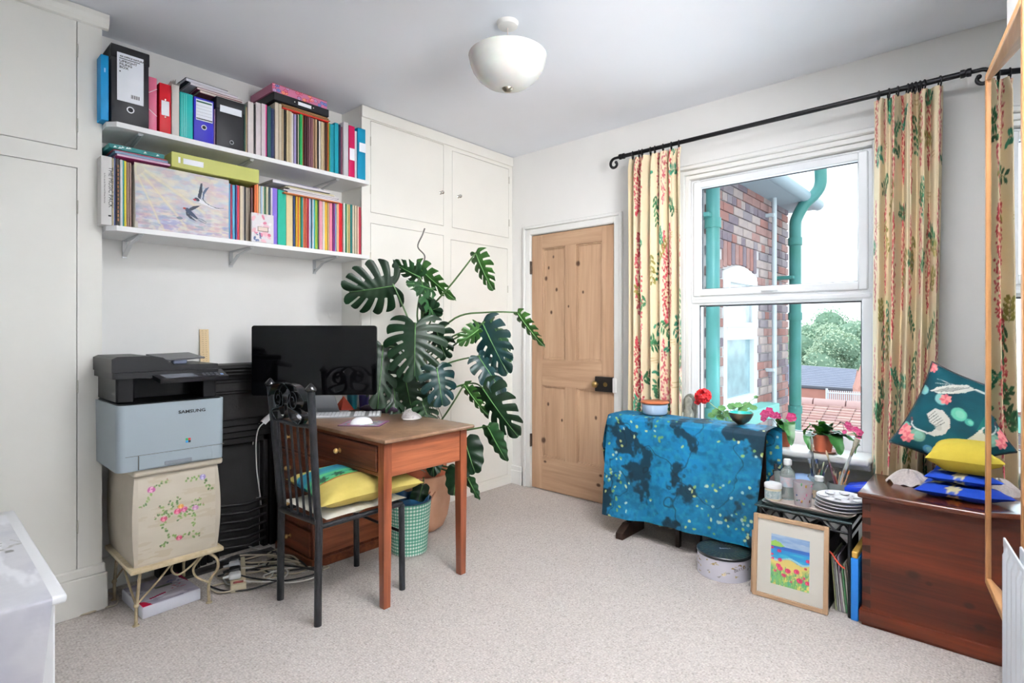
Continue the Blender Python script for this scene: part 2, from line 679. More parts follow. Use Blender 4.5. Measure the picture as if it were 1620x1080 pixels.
def carpet_material():
    m = bpy.data.materials.new('berber_carpet')
    m.use_nodes = True
    N, L = m.node_tree.nodes, m.node_tree.links
    b = N['Principled BSDF']
    b.inputs['Roughness'].default_value = 0.95
    b.inputs['Specular IOR Level'].default_value = 0.15
    tc = N.new('ShaderNodeTexCoord')
    mp = N.new('ShaderNodeMapping')
    mp.inputs['Scale'].default_value = (1, 1.0, 1)
    L.new(tc.outputs['Object'], mp.inputs['Vector'])
    v = N.new('ShaderNodeTexVoronoi')
    v.inputs['Scale'].default_value = 105
    v.inputs['Randomness'].default_value = 0.55
    L.new(mp.outputs['Vector'], v.inputs['Vector'])
    n = N.new('ShaderNodeTexNoise')
    n.inputs['Scale'].default_value = 130
    n.inputs['Detail'].default_value = 2
    L.new(mp.outputs['Vector'], n.inputs['Vector'])
    r = N.new('ShaderNodeValToRGB')
    e = r.color_ramp.elements
    e[0].position = 0.22
    e[0].color = (*hx('#9c948f'), 1)
    e[1].position = 0.40
    e[1].color = (*hx('#c3bab4'), 1)
    k = e.new(0.55)
    k.color = (*hx('#cac2bc'), 1)
    k = e.new(0.8)
    k.color = (*hx('#d6cfca'), 1)
    L.new(n.outputs['Fac'], r.inputs['Fac'])
    d = N.new('ShaderNodeMapRange')
    d.inputs['From Min'].default_value = 0.0
    d.inputs['From Max'].default_value = 0.7
    d.inputs['To Min'].default_value = 1.08
    d.inputs['To Max'].default_value = 0.80
    L.new(v.outputs['Distance'], d.inputs['Value'])
    n2 = N.new('ShaderNodeTexNoise')
    n2.inputs['Scale'].default_value = 1.6
    n2.inputs['Detail'].default_value = 4
    L.new(tc.outputs['Object'], n2.inputs['Vector'])
    d2 = N.new('ShaderNodeMapRange')
    d2.inputs['To Min'].default_value = 0.9
    d2.inputs['To Max'].default_value = 1.08
    L.new(n2.outputs['Fac'], d2.inputs['Value'])
    mm = N.new('ShaderNodeMath')
    mm.operation = 'MULTIPLY'
    L.new(d.outputs[0], mm.inputs[0])
    L.new(d2.outputs[0], mm.inputs[1])
    mx = N.new('ShaderNodeVectorMath')
    mx.operation = 'SCALE'
    L.new(r.outputs['Color'], mx.inputs[0])
    L.new(mm.outputs[0], mx.inputs['Scale'])
    L.new(mx.outputs[0], b.inputs['Base Color'])
    bp = N.new('ShaderNodeBump')
    bp.inputs['Strength'].default_value = 0.8
    bp.inputs['Distance'].default_value = 0.004
    bp.invert = True
    L.new(v.outputs['Distance'], bp.inputs['Height'])
    L.new(bp.outputs['Normal'], b.inputs['Normal'])
    return m
CARPET = carpet_material()

# ------------------------------------------------------------------ room shell
XW = 3.28          # window wall
YB = 3.16          # back wall (chimney breast)
ZC = 2.61
SK = math.radians(8.4)
def w3(x):          # splayed wall beside the camera
    return -0.014 - (2.47 - x) * math.tan(SK)

mb = MB(); mb.box(-1.0, XW + .2, -1.0, YB + .02, -0.12, 0)
struct(mb.build('floor', CARPET))
mb = MB(); mb.box(-1.0, XW + .2, -1.0, YB + .02, ZC, ZC + .1)
struct(mb.build('ceiling', CEIL))
mb = MB(); mb.box(-1.15, -1.0, -1.0, YB + .2, 0, ZC)
struct(mb.build('wall_left', WALL))
mb = MB(); mb.box(-1.0, XW + .2, YB, YB + .15, 0, ZC)
struct(mb.build('wall_back', WALL))
# window wall with the doorway and the window opening
WY0, WY1, WZ0, WZ1 = 0.485, 1.445, 0.565, 2.155
DY0, DY1, DZ1 = 1.985, 2.735, 1.965
mb = MB()
xa, xb = XW, XW + .2
for (y0, y1, z0, z1) in ((-.80, WY0, 0, ZC), (WY0, WY1, 0, WZ0), (WY0, WY1, WZ1, ZC), (WY1, DY0, 0, ZC), (DY0, DY1, DZ1, ZC), (DY1, YB, 0, ZC)):
    mb.box(xa, xb, y0, y1, z0, z1)
mb.box(xb - .02, xb, DY0, DY1, 0, DZ1)
struct(mb.build('wall_right', WALL))
# splayed wall with an assumed second window (beside the camera, out of view)
n3 = Vector((-math.sin(SK), math.cos(SK), 0))
d3 = Vector((-math.cos(SK), -math.sin(SK), 0))
o3 = Vector((2.47, -0.014, 0))
M3 = basis(o3, d3, (0, 0, 1))       # local x runs back towards the camera, y up, z away from the room
sgn = 1 if (M3.to_3x3() @ Vector((0, 0, 1))).dot(n3) < 0 else -1
mb = MB()
A0, A1, B0, B1 = 0.86, 2.06, 0.95, 2.2
for (a0, a1, z0, z1) in ((0, A0, 0, ZC), (A1, 3.51, 0, ZC), (A0, A1, 0, B0), (A0, A1, B1, ZC)):
    mb.box(a0, a1, z0, z1, 0, sgn * .12, M=M3)
mb.box(2.351, 2.47, -.80, -.034, 0, ZC)
struct(mb.build('wall_front', WALL))
mb = MB(); mb.box(2.47, XW + .2, -.95, -.80, 0, ZC)
struct(mb.build('wall_recess', WALL))
w2 = thing('assumed_window_2', None, None, tuple(M3 @ Vector(((A0 + A1) / 2, B0, 0))))  # assumed window, unseen, added to let light in
struct(w2)
mb = MB()
for (a0, a1, z0, z1) in ((A0, A0 + .06, B0, B1), (A1 - .06, A1, B0, B1), (A0 + .06, A1 - .06, B0, B0 + .06), (A0 + .06, A1 - .06, B1 - .06, B1), (A0 + .06, A1 - .06, 1.72, 1.78)):
    mb.box(a0, a1, z0, z1, sgn * .03, sgn * .09, M=M3)
mb.build('window_frame', UPVC, w2)  # frame of the assumed window

# skirting boards
mb = MB()
mb.bb(XW - .018, XW, 2.82, 2.93, 0, .145, b=.004)
mb.bb(XW - .024, XW, 2.82, 2.93, 0, .11, b=.004)
struct(mb.build('baseboard_right', WHITEP))
mb = MB()
mb.bb(.60, 0.86, YB - .02, YB, 0, .15, b=.004)
mb.bb(1.66, 1.889, YB - .02, YB, 0, .15, b=.004)
struct(mb.build('baseboard_back', CREAM))
mb = MB()
mb.bb(XW - .018, XW, .45, 1.92, 0, .145, b=.004)
struct(mb.build('baseboard_window', WHITEP))

# ------------------------------------------------------------------ window
win = struct(thing('window_1', None, None, (XW, .965, WZ0)))
def ring(mb, x0, x1, y0, y1, z0, z1, t, b=.006, tb=None):
    tb = tb or t
    mb.bb(x0, x1, y0, y0 + t, z0, z1, b)
    mb.bb(x0, x1, y1 - t, y1, z0, z1, b)
    mb.bb(x0 + .001, x1, y0 + t - b, y1 - t + b, z1 - t, z1 - .0005, b)
    mb.bb(x0 + .001, x1, y0 + t - b, y1 - t + b, z0 + .0005, z0 + tb, b)
mb = MB()
ring(mb, XW + .012, XW + .07, WY0, WY1, WZ0, WZ1, .05, tb=.10)
mb.bb(XW + .012, XW + .07, WY0 + .04, WY1 - .04, 1.375, 1.44, .006)
mb.bb(XW + .004, XW + .03, WY0 + .005, WY1 - .005, 1.385, 1.415, .008)
mb.build('window_frame', UPVC, win, smooth=40)
mb = MB()
ring(mb, XW - .003, XW + .05, .505, 1.425, 1.43, 2.14, .045)
mb.build('opening_sash', UPVC, win, smooth=40)
GL = glassmat('window_glass', (0.97, 0.99, 0.985), 0.05)
for (y0, y1, z0, z1) in ((.545, 1.385, 1.472, 2.10), (.53, 1.40, .66, 1.38)):
    mb = MB(); mb.box(XW + .032, XW + .036, y0, y1, z0, z1)
    mb.build('glass_pane', GL, win)
mb = MB()
for (y0, y1, z0, z1) in ((.55, 1.38, 1.475, 2.098), (.535, 1.395, .665, 1.375)):
    for q in ((y0 - .005, y0 + .006, z0 - .005, z1 + .005), (y1 - .006, y1 + .005, z0 - .005, z1 + .005), (y0, y1, z1 - .008, z1 + .005), (y0, y1, z0 - .005, z0 + .004)):
        mb.box(XW + .026, XW + .031, *q)
mb.build('gasket', mat('window_gasket', '#33383e', 0.6), win)
h = at(1218, 459, 'x', XW)
mb = MB()
mb.bb(XW - .012, XW - .002, h.y - .02, h.y + .045, h.z - .009, h.z + .009, .004)
mb.tube([(XW - .018, h.y + .03, h.z), (XW - .026, h.y + .0, h.z), (XW - .024, h.y - .05, h.z - .002)], [.008, .007, .005], n=8)
mb.build('window_handle', UPVC, win, smooth=60)
# architrave around the window
mb = MB()
for k, (e, t, p) in enumerate(((.0, .028, .014), (.028, .03, .024))):
    y0, y1, z1 = WY0 - e - t, WY1 + e + t, WZ1 + e + t
    mb.bb(XW - p, XW, y0, y0 + t, WZ0, z1, .004)
    mb.bb(XW - p, XW, y1 - t, y1, WZ0, z1, .004)
    mb.bb(XW - p + .0005, XW, y0 + t - .003, y1 - t + .003, z1 - t, z1 - .0005, .004)
mb.bb(XW - .035, XW, WY0 - .075, WY1 + .075, WZ1 + .058, WZ1 + .09, .008)
struct(mb.build('trim_1', WHITEP, smooth=40))
mb = MB()
mb.bb(3.07, XW + .01, WY0 - .015, WY1 + .005, .565, .60, .014, seg=4)
mb.bb(3.15, XW, WY0 - .01, WY1 + .003, .53, .566, .006)
struct(mb.build('trim_2', WHITEP, smooth=40))

# ------------------------------------------------------------------ stripped pine door
door = struct(thing('door_1', None, None, (XW, (DY0 + DY1) / 2, 0)))
kn = [((XW, 2.60, 1.62), .012), ((XW, 2.50, 1.53), .010), ((XW, 2.575, 1.70), .009), ((XW, 2.53, 1.78), .008), ((XW, 2.30, 1.71), .013), ((XW, 2.26, 1.50), .008),
      ((XW, 2.58, .66), .010), ((XW, 2.62, .38), .015), ((XW, 2.08, .42), .013), ((XW, 2.15, .60), .010), ((XW, 2.10, .20), .010), ((XW, 2.12, .13), .012), ((XW, 2.60, .22), .009), ((XW, 2.45, .55), .008), ((XW, 2.55, 1.36), .010), ((XW, 2.38, 1.4), .007)]
kn = [((k[0] - XW, k[1] - (DY0 + DY1) / 2, k[2]), r * 1.05) for k, r in kn]
PINE = wood('stripped_pine_upright', '#bd9d80', '#a6856a', 5.5, 'z', 0.55, kn)
PINEH = wood('stripped_pine_across', '#bd9d80', '#a6856a', 5.5, 'y', 0.55, kn)
x0, x1 = XW + .004, XW + .04
gy = .004
a0, a1 = DY0 + gy, DY1 - gy
cy = (a0 + a1) / 2
ST = .105
mb = MB()
mb.bb(x0, x1, a0, a0 + ST, .006, 1.957, .002); mb.build('door_stile', PINE, door)
mb = MB()
mb.bb(x0, x1, a1 - ST, a1, .006, 1.957, .002); mb.build('door_stile', PINE, door)
for z0, z1 in ((.006, .255), (.80, 1.0), (1.85, 1.957)):
    mb = MB(); mb.bb(x0 + .0005, x1, a0 + ST - .001, a1 - ST + .001, z0, z1, .001); mb.build('door_rail', PINEH, door)
for z0, z1 in ((.25, .805), (.995, 1.855)):
    mb = MB(); mb.bb(x0 + .0007, x1, cy - .05, cy + .05, z0, z1, .001); mb.build('door_muntin', PINE, door)
for (y0, y1) in ((a0 + ST, cy - .05), (cy + .05, a1 - ST)):
    for z0, z1 in ((.255, .80), (1.0, 1.85)):
        mb = MB(); mb.box(x0 + .014, x1 - .005, y0, y1, z0, z1)
        p = mb.build('door_panel', PINE, door)
        mb = MB()
        for (q, w, d) in ((0, .010, .010), (.010, .008, .004)):
            yy0, yy1, zz0, zz1 = y0 + q, y1 - q, z0 + q, z1 - q
            xx = x0 + .016 - d
            mb.bb(xx, x0 + .016, yy0, yy0 + w, zz0, zz1, .002)
            mb.bb(xx, x0 + .016, yy1 - w, yy1, zz0, zz1, .002)
            mb.bb(xx, x0 + .016, yy0 + w, yy1 - w, zz0, zz0 + w, .002)
            mb.bb(xx, x0 + .016, yy0 + w, yy1 - w, zz1 - w, zz1, .002)
        mb.build('panel_moulding', PINE, p, smooth=40)
for z in (1.66, .32):
    mb = MB()
    mb.bb(XW - .008, XW + .004, DY1 - .010, DY1 + .006, z, z + .10, .002)
    mb.cyl((XW - .010, DY1 - .002, z), (XW - .010, DY1 - .002, z + .10), .006, 8)
    mb.build('hinge', mat('old_hinge_metal', '#4b4038', 0.5, 0.7), door)
lk = at(956, 608, 'x', XW - .02)
mb = MB()
mb.bb(XW - .022, XW + .006, DY0 + .005, DY0 + .15, lk.z - .052, lk.z + .052, .004)
lo = mb.build('rim_lock', mat('black_lock_enamel', '#1d1a19', 0.4, 0.3), door)
mb = MB()
BR = mat('aged_brass', '#a08554', 0.3, 0.9)
yk = DY0 + .125
mb.lathe([(.0, -.075), (.018, -.072), (.025, -.06), (.018, -.045), (.008, -.04), (.008, -.02), (.02, -.02)], c=(XW, yk, lk.z + .0), axis='x', n=16)
mb.build('door_knob', BR, lo, smooth=60)
mb = MB()
mb.lathe([(.0, -.003), (.016, -.003), (.016, 0)], c=(XW - .022, DY0 + .062, lk.z), axis='x', n=14)
mb.build('keyhole_cover', BR, lo, smooth=60)
mb = MB()
mb.bb(XW - .030, XW - .016, DY0 - .028, DY0 + .003, lk.z - .055, lk.z + .05, .006)
mb.build('lock_keep', WHITEP, door)
# casing
mb = MB()
for k, (e, t, p) in enumerate(((.0, .045, .014), (.045, .022, .026))):
    y0, y1, z1 = DY0 - e - t, DY1 + e + t, DZ1 + e + t
    mb.bb(XW - p, XW, y0, y0 + t, 0, z1, .004)
    mb.bb(XW - p, XW, y1 - t, y1, 0, z1, .004)
    mb.bb(XW - p + .0005, XW, y0 + t - .003, y1 - t + .003, z1 - t, z1 - .0005, .004)
mb.bb(XW - .004, XW + .03, DY0 - .012, DY0 + .002, 0, DZ1, .002)
mb.bb(XW - .004, XW + .03, DY1 - .002, DY1 + .012, 0, DZ1, .002)
mb.bb(XW - .004, XW + .03, DY0, DY1, DZ1 - .003, DZ1 + .012, .002)
struct(mb.build('trim_3', WHITEP, smooth=40))

# ------------------------------------------------------------------ built-in cupboards
KNOB = CHROME
def knob(parent, x, y, z, r=.013, m=KNOB, ax='y', sg=-1):
    mb = MB()
    pr = [(r * .9, 0), (r * .45, .004), (r * .4, .012), (r * .9, .016), (r, .023), (r * .7, .030), (0, .032)]
    pr = [(a, b * sg) for a, b in pr]
    if ax == 'y':
        mb.lathe(pr, c=(x, y, z), axis='y', n=14)
    else:
        mb.lathe(pr, c=(x, y, z), axis='x', n=14)
    return mb.build('knob', m, parent, smooth=50)

def cupboard(name, label, x0, x1, yf, doors, knobs, hinges, cz, corn):
    t = thing(name, label, 'cupboard', ((x0 + x1) / 2, yf, 0))
    zt = ZC - .003
    # face frame pieces around the doors: horizontal bands and vertical strips from the door list
    xs = sorted({x0, x1} | {d[0] for d in doors} | {d[1] for d in doors})
    zs = sorted({0.0, zt} | {d[2] for d in doors} | {d[3] for d in doors})
    mb = MB()
    for i in range(len(xs) - 1):
        for j in range(len(zs) - 1):
            cx_, cz_ = (xs[i] + xs[i + 1]) / 2, (zs[j] + zs[j + 1]) / 2
            if not any(d[0] < cx_ < d[1] and d[2] < cz_ < d[3] for d in doors):
                mb.box(xs[i], xs[i + 1], yf, yf + .02, zs[j], zs[j + 1])
    mb.box(x0, x1, yf + .024, YB - .002, 0.001, zt)
    mb.build('face_frame', CREAM, t)
    dd = []
    for (a, b, c, d) in doors:
        mb = MB()
        mb.bb(a + .0025, b - .0025, yf - .0005, yf + .019, c + .0025, d - .0025, .0015)
        dd.append(mb.build('cupboard_door', CREAM, t))
    mb = MB()
    for (a, b, c, d) in doors:
        mb.box(a, b, yf + .02, yf + .024, c, d)
    mb.build('door_gap', DARKGAP, t)
    for (di, kx, kz) in knobs:
        knob(dd[di], kx, yf, kz)
    for (di, hx_, hz) in hinges:
        mb = MB()
        mb.cyl((hx_, yf - .003, hz - .028), (hx_, yf - .003, hz + .028), .0032, 8)
        mb.build('hinge', mat('painted_hinge', '#c9c5ba', 0.4, 0.2), dd[di])
    mb = MB()
    if corn == 'flat':
        mb.bb(x0 - .004, x1, yf - .012, yf + .001, 2.535, zt, .003)
    else:
        pr = [(yf, 2.545), (yf - .012, 2.55), (yf - .022, 2.565), (yf - .028, 2.585), (yf - .028, zt), (yf, zt)]
        vs = [Vector((x, y, z)) for x in (x0, x1 + .022) for y, z in pr]
        n = len(pr)
        mb.add(vs, [tuple(range(n))[::-1], tuple(range(n, 2 * n))] + [(i, (i + 1) % n, n + (i + 1) % n, n + i) for i in range(n)])
    mb.build('cornice', CREAM, t)
    mb = MB()
    if corn == 'flat':
        mb.bb(x0, x1, yf - .006, yf + .001, 0, .055, .002)
    else:
        mb.bb(x0, x1 + .018, yf - .020, yf + .001, 0, .16, .004)
        mb.bb(x0, x1 + .012, yf - .014, yf + .001, .158, .20, .006)
    mb.build('plinth', CREAM, t)
    return t
YC = 2.93
cupboard('fitted_cupboard', 'tall cream fitted cupboard between the bookshelves and the pine door, four doors with small knobs', 1.889, XW - .002, YC,
         [(1.951, 2.552, 1.958, 2.53), (2.63, 3.236, 1.958, 2.51), (1.951, 2.552, .095, 1.892), (2.617, 3.221, .075, 1.872)],
         [(0, 2.523, 2.186), (1, 2.691, 2.19), (2, 2.515, 1.12), (3, 2.697, 1.12)],
         [(0, 1.951, 2.10), (0, 1.951, 2.40), (1, 3.236, 2.08), (1, 3.236, 2.42), (2, 1.951, 1.68), (3, 3.221, 1.55), (3, 3.221, .4)], 0, 'flat')
YL = 2.95
cupboard('fitted_cupboard', 'tall cream fitted cupboard at the left edge of the photo, beside the printer', -.99, .59, YL,
         [(-.30, .504, 1.995, 2.548), (-.30, .504, .07, 1.918)],
         [],
         [(0, .504, 2.42), (0, .504, 2.10), (1, .504, 1.75), (1, .504, .98), (1, .504, .38)], 0, 'moulded')

# ------------------------------------------------------------------ shelves
def shelf(label, zt, x0, x1, th=.022):
    t = thing('wall_shelf', label, 'shelf', ((x0 + x1) / 2, YB, zt - th), group='white wall shelves')
    mb = MB()
    P_ = [(x0, YB - .001), (x0, 2.90), (x0 + .03, 2.86), (x1, 2.86), (x1, 2.926), (1.887, 2.926), (1.887, YB - .001)]
    mb.prism(P_, th, Matrix.Translation((0, 0, zt - th)))
    mb.build('shelf_board', SHELFW, t)
    for bx in (.72, 1.21, 1.70):
        mb = MB()
        z = zt - th
        mb.bb(bx - .010, bx + .010, YB - .006, YB, z - .085, z, .001)
        mb.bb(bx - .010, bx + .010, 2.885, YB, z - .004, z, .001)
        mb.tube([(bx, YB - .006, z - .075), (bx, YB - .10, z - .028), (bx, 2.89, z - .006)], .004, n=6, flat=(.0025, .010), up=(0, 0, 1))
        mb.build('shelf_bracket', mat('grey_bracket_metal', '#c9cccf', 0.4, 0.3), t)
        mb = MB()
        mb.cyl((bx, YB - .010, z - .06), (bx, YB - .004, z - .06), .004, 8)
        mb.build('screw', CHROME, t)
    return t
ZS1, ZS2 = 2.128, 1.677
shelf('upper white wall shelf carrying the box files and ring binders', ZS1, .594, 1.897)
shelf('lower white wall shelf carrying the swallow-painted bag and the paperbacks', ZS2, .594, 1.897)

# ------------------------------------------------------------------ fireplace
FP = mat('blackened_cast_iron', '#0b0a0b', 0.5, 0.0, bump=0.2, bscale=90, spec=0.25)
t = thing('fireplace', 'black cast-iron fireplace with stepped mantel behind the printer and desk', 'fireplace', (1.25, YB, 0))
fx0, fx1 = .80, 1.70
mb = MB()
mb.bb(fx0, fx1, 2.985, YB - .001, 1.02, 1.042, .005)
mb.bb(fx0 + .015, fx1 - .015, 3.0, YB - .001, 1.002, 1.02, .004)
mb.bb(fx0 + .03, fx1 - .03, 3.015, YB - .001, .985, 1.002, .004)
mb.build('mantel_shelf', FP, t)
for (a, b) in ((fx0 + .05, fx0 + .20), (fx1 - .20, fx1 - .05)):
    mb = MB()
    mb.bb(a, b, 3.07, YB - .001, 0, .985, .004)
    mb.bb(a + .02, b - .02, 3.055, 3.07, .12, .80, .006)
    mb.bb(a + .04, b - .04, 3.045, 3.056, .15, .76, .006)
    mb.bb(a - .01, b + .01, 3.05, YB - .001, 0, .10, .005)
    mb.bb(a - .01, b + .01, 3.05, YB - .001, .85, .90, .005)
    mb.build('jamb', FP, t)
mb = MB()
mb.bb(fx0 + .2, fx1 - .2, 3.08, YB - .001, .74, .985, .004)
mb.bb(fx0 + .22, fx1 - .22, 3.07, 3.081, .88, .96, .004)
mb.bb(fx0 + .25, fx1 - .25, 3.06, 3.071, .895, .945, .004)
mb.build('frieze', FP, t)
for k in range(4):
    mb = MB()
    q = .2 + k * .035
    yy = 3.075 + k * .012
    mb.bb(fx0 + q, fx0 + q + .03, yy, YB - .001, 0, .74 - k * .035, .004)
    mb.bb(fx1 - q - .03, fx1 - q, yy, YB - .001, 0, .74 - k * .035, .004)
    mb.bb(fx0 + q, fx1 - q, yy, YB - .001, .705 - k * .035, .74 - k * .035, .004)
    mb.build('surround_frame', FP, t)
mb = MB()
mb.lathe([(.0, -.012), (.02, -.012), (.03, -.004), (.04, 0)], c=(fx0 + .125, 3.045, .62), axis='y', n=16)
mb.build('rosette', FP, t, smooth=50)
mb = MB()
mb.box(fx0 + .34, fx1 - .34, YB - .012, YB - .001, 0, .6)
mb.build('hearth_back', mat('soot', '#0c0b0b', 0.9), t)
for k in range(6):
    mb = MB()
    z = .06 + k * .045
    mb.tube([(fx0 + .33, 3.09, z), (1.25, 3.04 - .0, z), (fx1 - .33, 3.09, z)], .008, n=8)
    mb.build('grate_bar', FP, t, smooth=60)
mb = MB()
mb.box(.80, 1.38, 2.98, 3.044, 0, .012)
struct(mb.build('trim_4', mat('dark_hearth_slab', '#2a2725', 0.6)))

# ------------------------------------------------------------------ ceiling lamp
lp = at(803, 36, 'z', ZC)
t = thing('ceiling_light', 'white alabaster glass bowl light hanging on a short wire from the ceiling', 'light', (lp.x, lp.y, ZC))
mb = MB()
mb.lathe([(.0, ZC - .024), (.03, ZC - .023), (.045, ZC - .018), (.048, ZC - .006), (.05, ZC)], c=(lp.x, lp.y, 0), n=28)
mb.build('ceiling_rose', mat('white_rose_plastic', '#e4e2de', 0.4), t, smooth=50)
mb = MB()
mb.cyl((lp.x, lp.y, ZC - .02), (lp.x, lp.y, 2.31), .0022, 8)
mb.build('flex', mat('pinkish_flex', '#cdbcb6', 0.5), t)
BOWL = mat('alabaster_glass', '#cfd3d0', 0.25, col2='#c2c6c3', vscale=5, sss=0.2, stretch=(1, 1, 2.5))
mb = MB()
pr = [(.022, 2.312), (.06, 2.318), (.10, 2.335), (.135, 2.362), (.158, 2.395), (.170, 2.428), (.1765, 2.458), (.170, 2.463), (.160, 2.455), (.15, 2.42), (.128, 2.375), (.09, 2.342), (.022, 2.322)]
mb.lathe(pr, c=(lp.x, lp.y, 0), n=48, close=False)
mb.build('glass_bowl', BOWL, t, smooth=60)
mb = MB()
mb.lathe([(.0, 2.296), (.012, 2.297), (.02, 2.304), (.026, 2.312), (.026, 2.318), (.0, 2.324)], c=(lp.x, lp.y, 0), n=20)
mb.build('finial', mat('brushed_nickel', '#a39a8b', 0.3, 1.0), t, smooth=50)
# ------------------------------------------------------------------ outside the window
def outside():
    YW = 1.60                       # face of the neighbouring wing
    XE = at(1246, 523, 'y', YW).x   # its far corner
    tones = [mat('brick_%s' % n, c, 0.9, col2=c2, vscale=14, bump=0.4, bscale=60) for n, c, c2 in
             (('pink', '#b48c86', '#967a78'), ('plum', '#8f8088', '#786f7c'), ('pale', '#bcaca6', '#a4989a'), ('red', '#b07c74', '#96726e'), ('grey', '#9c9498', '#8a828c'))]
    wing = thing('brick_house_wing', 'red and plum brick wing of the house outside, left side of the window view', 'building', ((3.7 + XE) / 2, YW, -2.8))
    zE = 2.42
    mort = mat('lime_mortar', '#cbc8ca', 0.95, var=.1, vscale=20)
    wx0, wx1 = at(1143, 523, 'y', YW).x, at(1196, 523, 'y', YW).x
    wz0, wz1, wza = at(1196, 637, 'y', YW).z, at(1196, 440, 'y', YW).z, at(1150, 405, 'y', YW).z
    mb = MB()
    mb.box(3.50, wx0, YW + .008, YW + .30, -2.8, zE)
    mb.box(wx1, XE - .004, YW + .008, YW + .30, -2.8, zE)
    mb.box(wx0, wx1, YW + .008, YW + .30, -2.8, wz0)
    mb.box(wx0, wx1, YW + .008, YW + .30, wz1 + .02, zE)
    mb.box(3.50, XE - .004, YW + .3, 4.5, -2.8, zE - .05)
    mb.build('mortar_core', mort, wing)
    # bricks: one mesh per (size, tone), every brick its own object
    meshes = {}
    def brick(x, z, w, h, k, d):
        key = (round(w, 3), round(h, 3), k)
        if key not in meshes:
            b = MB()
            b.bb(-w / 2, w / 2, -.012, .012, -h / 2, h / 2, .003)
            me = bpy.data.meshes.new('brick')
            me.from_pydata([Vector(v) for v in b.v], [], b.f)
            me.materials.append(tones[k])
            meshes[key] = me
        o = bpy.data.objects.new('brick', meshes[key])
        COL.objects.link(o)
        o.parent = wing
        o.location = Vector((x, YW + .004 + d, z)) - Vector(wing.location)
        WM[o.name] = WM[wing.name]
    rr = random.Random(3)
    H, Lb, J = .065, .215, .010
    nb = 0
    z = .20
    row = 0
    arch_top = wz1 + .24
    while z < zE - .03:
        if row % 4 == 3:            # header course
            w = .1025
        else:
            w = Lb
        x = XE - (w / 2 if row % 2 and w > .2 else 0)
        if row % 2 and w > .2:
            brick(XE - w / 4, z + H / 2, w / 2 - J, H, rr.randrange(5), 0)
            nb += 1
        while x - w > 3.86:
            xc = x - w / 2
            inside_win = (wx0 - .03 < xc < wx1 + .03) and z + H > wz0 and z < arch_top
            if not inside_win and x > 3.9 and nb < 298:
                brick(xc, z + H / 2, w - J, H, rr.choice((0, 0, 1, 2, 2, 3, 4, 1)), rr.uniform(-.002, .002))
                nb += 1
            x -= w
        z += H + J
        row += 1
    n = 9
    for i in range(n):              # soldier arch over the window
        xx = wx0 + (i + .5) / n * (wx1 - wx0)
        b = MB()
        b.bb(xx - .036, xx + .036, YW - .008, YW + .02, wz1 + .03 + .05 * math.sin(PI * (i + .5) / n), wz1 + .24, .003)
        b.build('arch_brick', tones[(0, 3, 1)[i % 3]], wing)
    # window of the wing
    wf = mat('far_white_frame', '#f2f4f6', 0.4)
    b = MB()
    t_ = .07
    zt = at(1196, 527, 'y', YW).z
    yy0, yy1 = YW - .01, YW + .05
    for q in ((wx0, wx0 + t_, wz0, wz1), (wx1 - t_, wx1, wz0, wz1), (wx0 + t_ - .006, wx1 - t_ + .006, wz0, wz0 + .09), (wx0 + t_ - .006, wx1 - t_ + .006, zt - .05, zt + .05), (wx0 + t_ - .006, wx1 - t_ + .006, wz1 - .07, wz1 - .001)):
        b.box(q[0], q[1], yy0, yy1, q[2], q[3])
    ap = [(wx0 + (wx1 - wx0) * i / 12, wz1 + .07 * math.sin(PI * i / 12)) for i in range(13)]
    b.add([Vector((x, yy0, z)) for x, z in ap] + [Vector((x, yy1, z)) for x, z in ap], [tuple(range(13)), tuple(range(13, 26))[::-1]] + [(i, i + 1, 14 + i, 13 + i) for i in range(12)])
    wo = b.build('wing_window_frame', wf, wing)
    b = MB()
    b.bb(wx0 + t_ + .02, wx1 - t_ - .02, YW - .03, YW + .01, zt + .05, zt + .09, .004)
    b.bb(wx0 + t_ - .02, wx0 + t_ + .02, YW - .03, YW + .01, zt + .05, wz1 - .03, .004)
    b.bb(wx1 - t_ - .02, wx1 - t_ + .02, YW - .03, YW + .01, zt + .05, wz1 - .03, .004)
    b.build('wing_window_sash', wf, wo)
    for z0, z1, c in ((zt + .05, wz1 - .04, '#d9e6ee'), (wz0 + .09, zt - .05, '#8fb2bd')):
        b = MB(); b.box(wx0 + t_, wx1 - t_, YW + .03, YW + .034, z0, z1)
        b.build('wing_pane', mat('far_glass_' + c[1:], c, 0.12, spec=0.9, var=.2, vscale=9), wo)  # sky and teal reflections are painted into the pane colours
    b = MB()
    b.bb(wx0 - .05, wx1 + .12, YW - .16, YW + .02, wz0 - .11, wz0 - .0, .006)
    b.build('wing_window_sill', mat('teal_painted_stone', '#7fc4bd', 0.6), wing)
    # eaves
    b = MB()
    b.box(3.5, XE + .12, YW - .22, YW + .3, zE, zE + .03)
    b.build('soffit', mat('blue_grey_soffit', '#9fb2be', 0.7), wing)
    b = MB()
    b.tube([(3.5, YW - .24, zE + .05), (XE + .15, YW - .24, zE + .05)], .055, n=12)
    b.build('gutter', mat('blue_grey_gutter', '#9cb2bf', 0.5), wing, smooth=60)
    b = MB()
    b.add([(3.5, YW - .26, zE + .06), (XE + .14, YW - .26, zE + .06), (XE + .14, 3.2, zE + 1.1), (3.5, 3.2, zE + 1.1), (3.5, 3.2, zE), (XE + .14, 3.2, zE)],
          [(0, 1, 2, 3), (0, 3, 4), (1, 5, 2), (0, 4, 5, 1), (3, 2, 5, 4)])
    b.build('wing_roof', mat('wing_slate', '#6e7680', 0.8), wing)
    # pipes
    GP = mat('green_painted_pipe', '#3d857b', 0.35, col2='#579699', vscale=3)
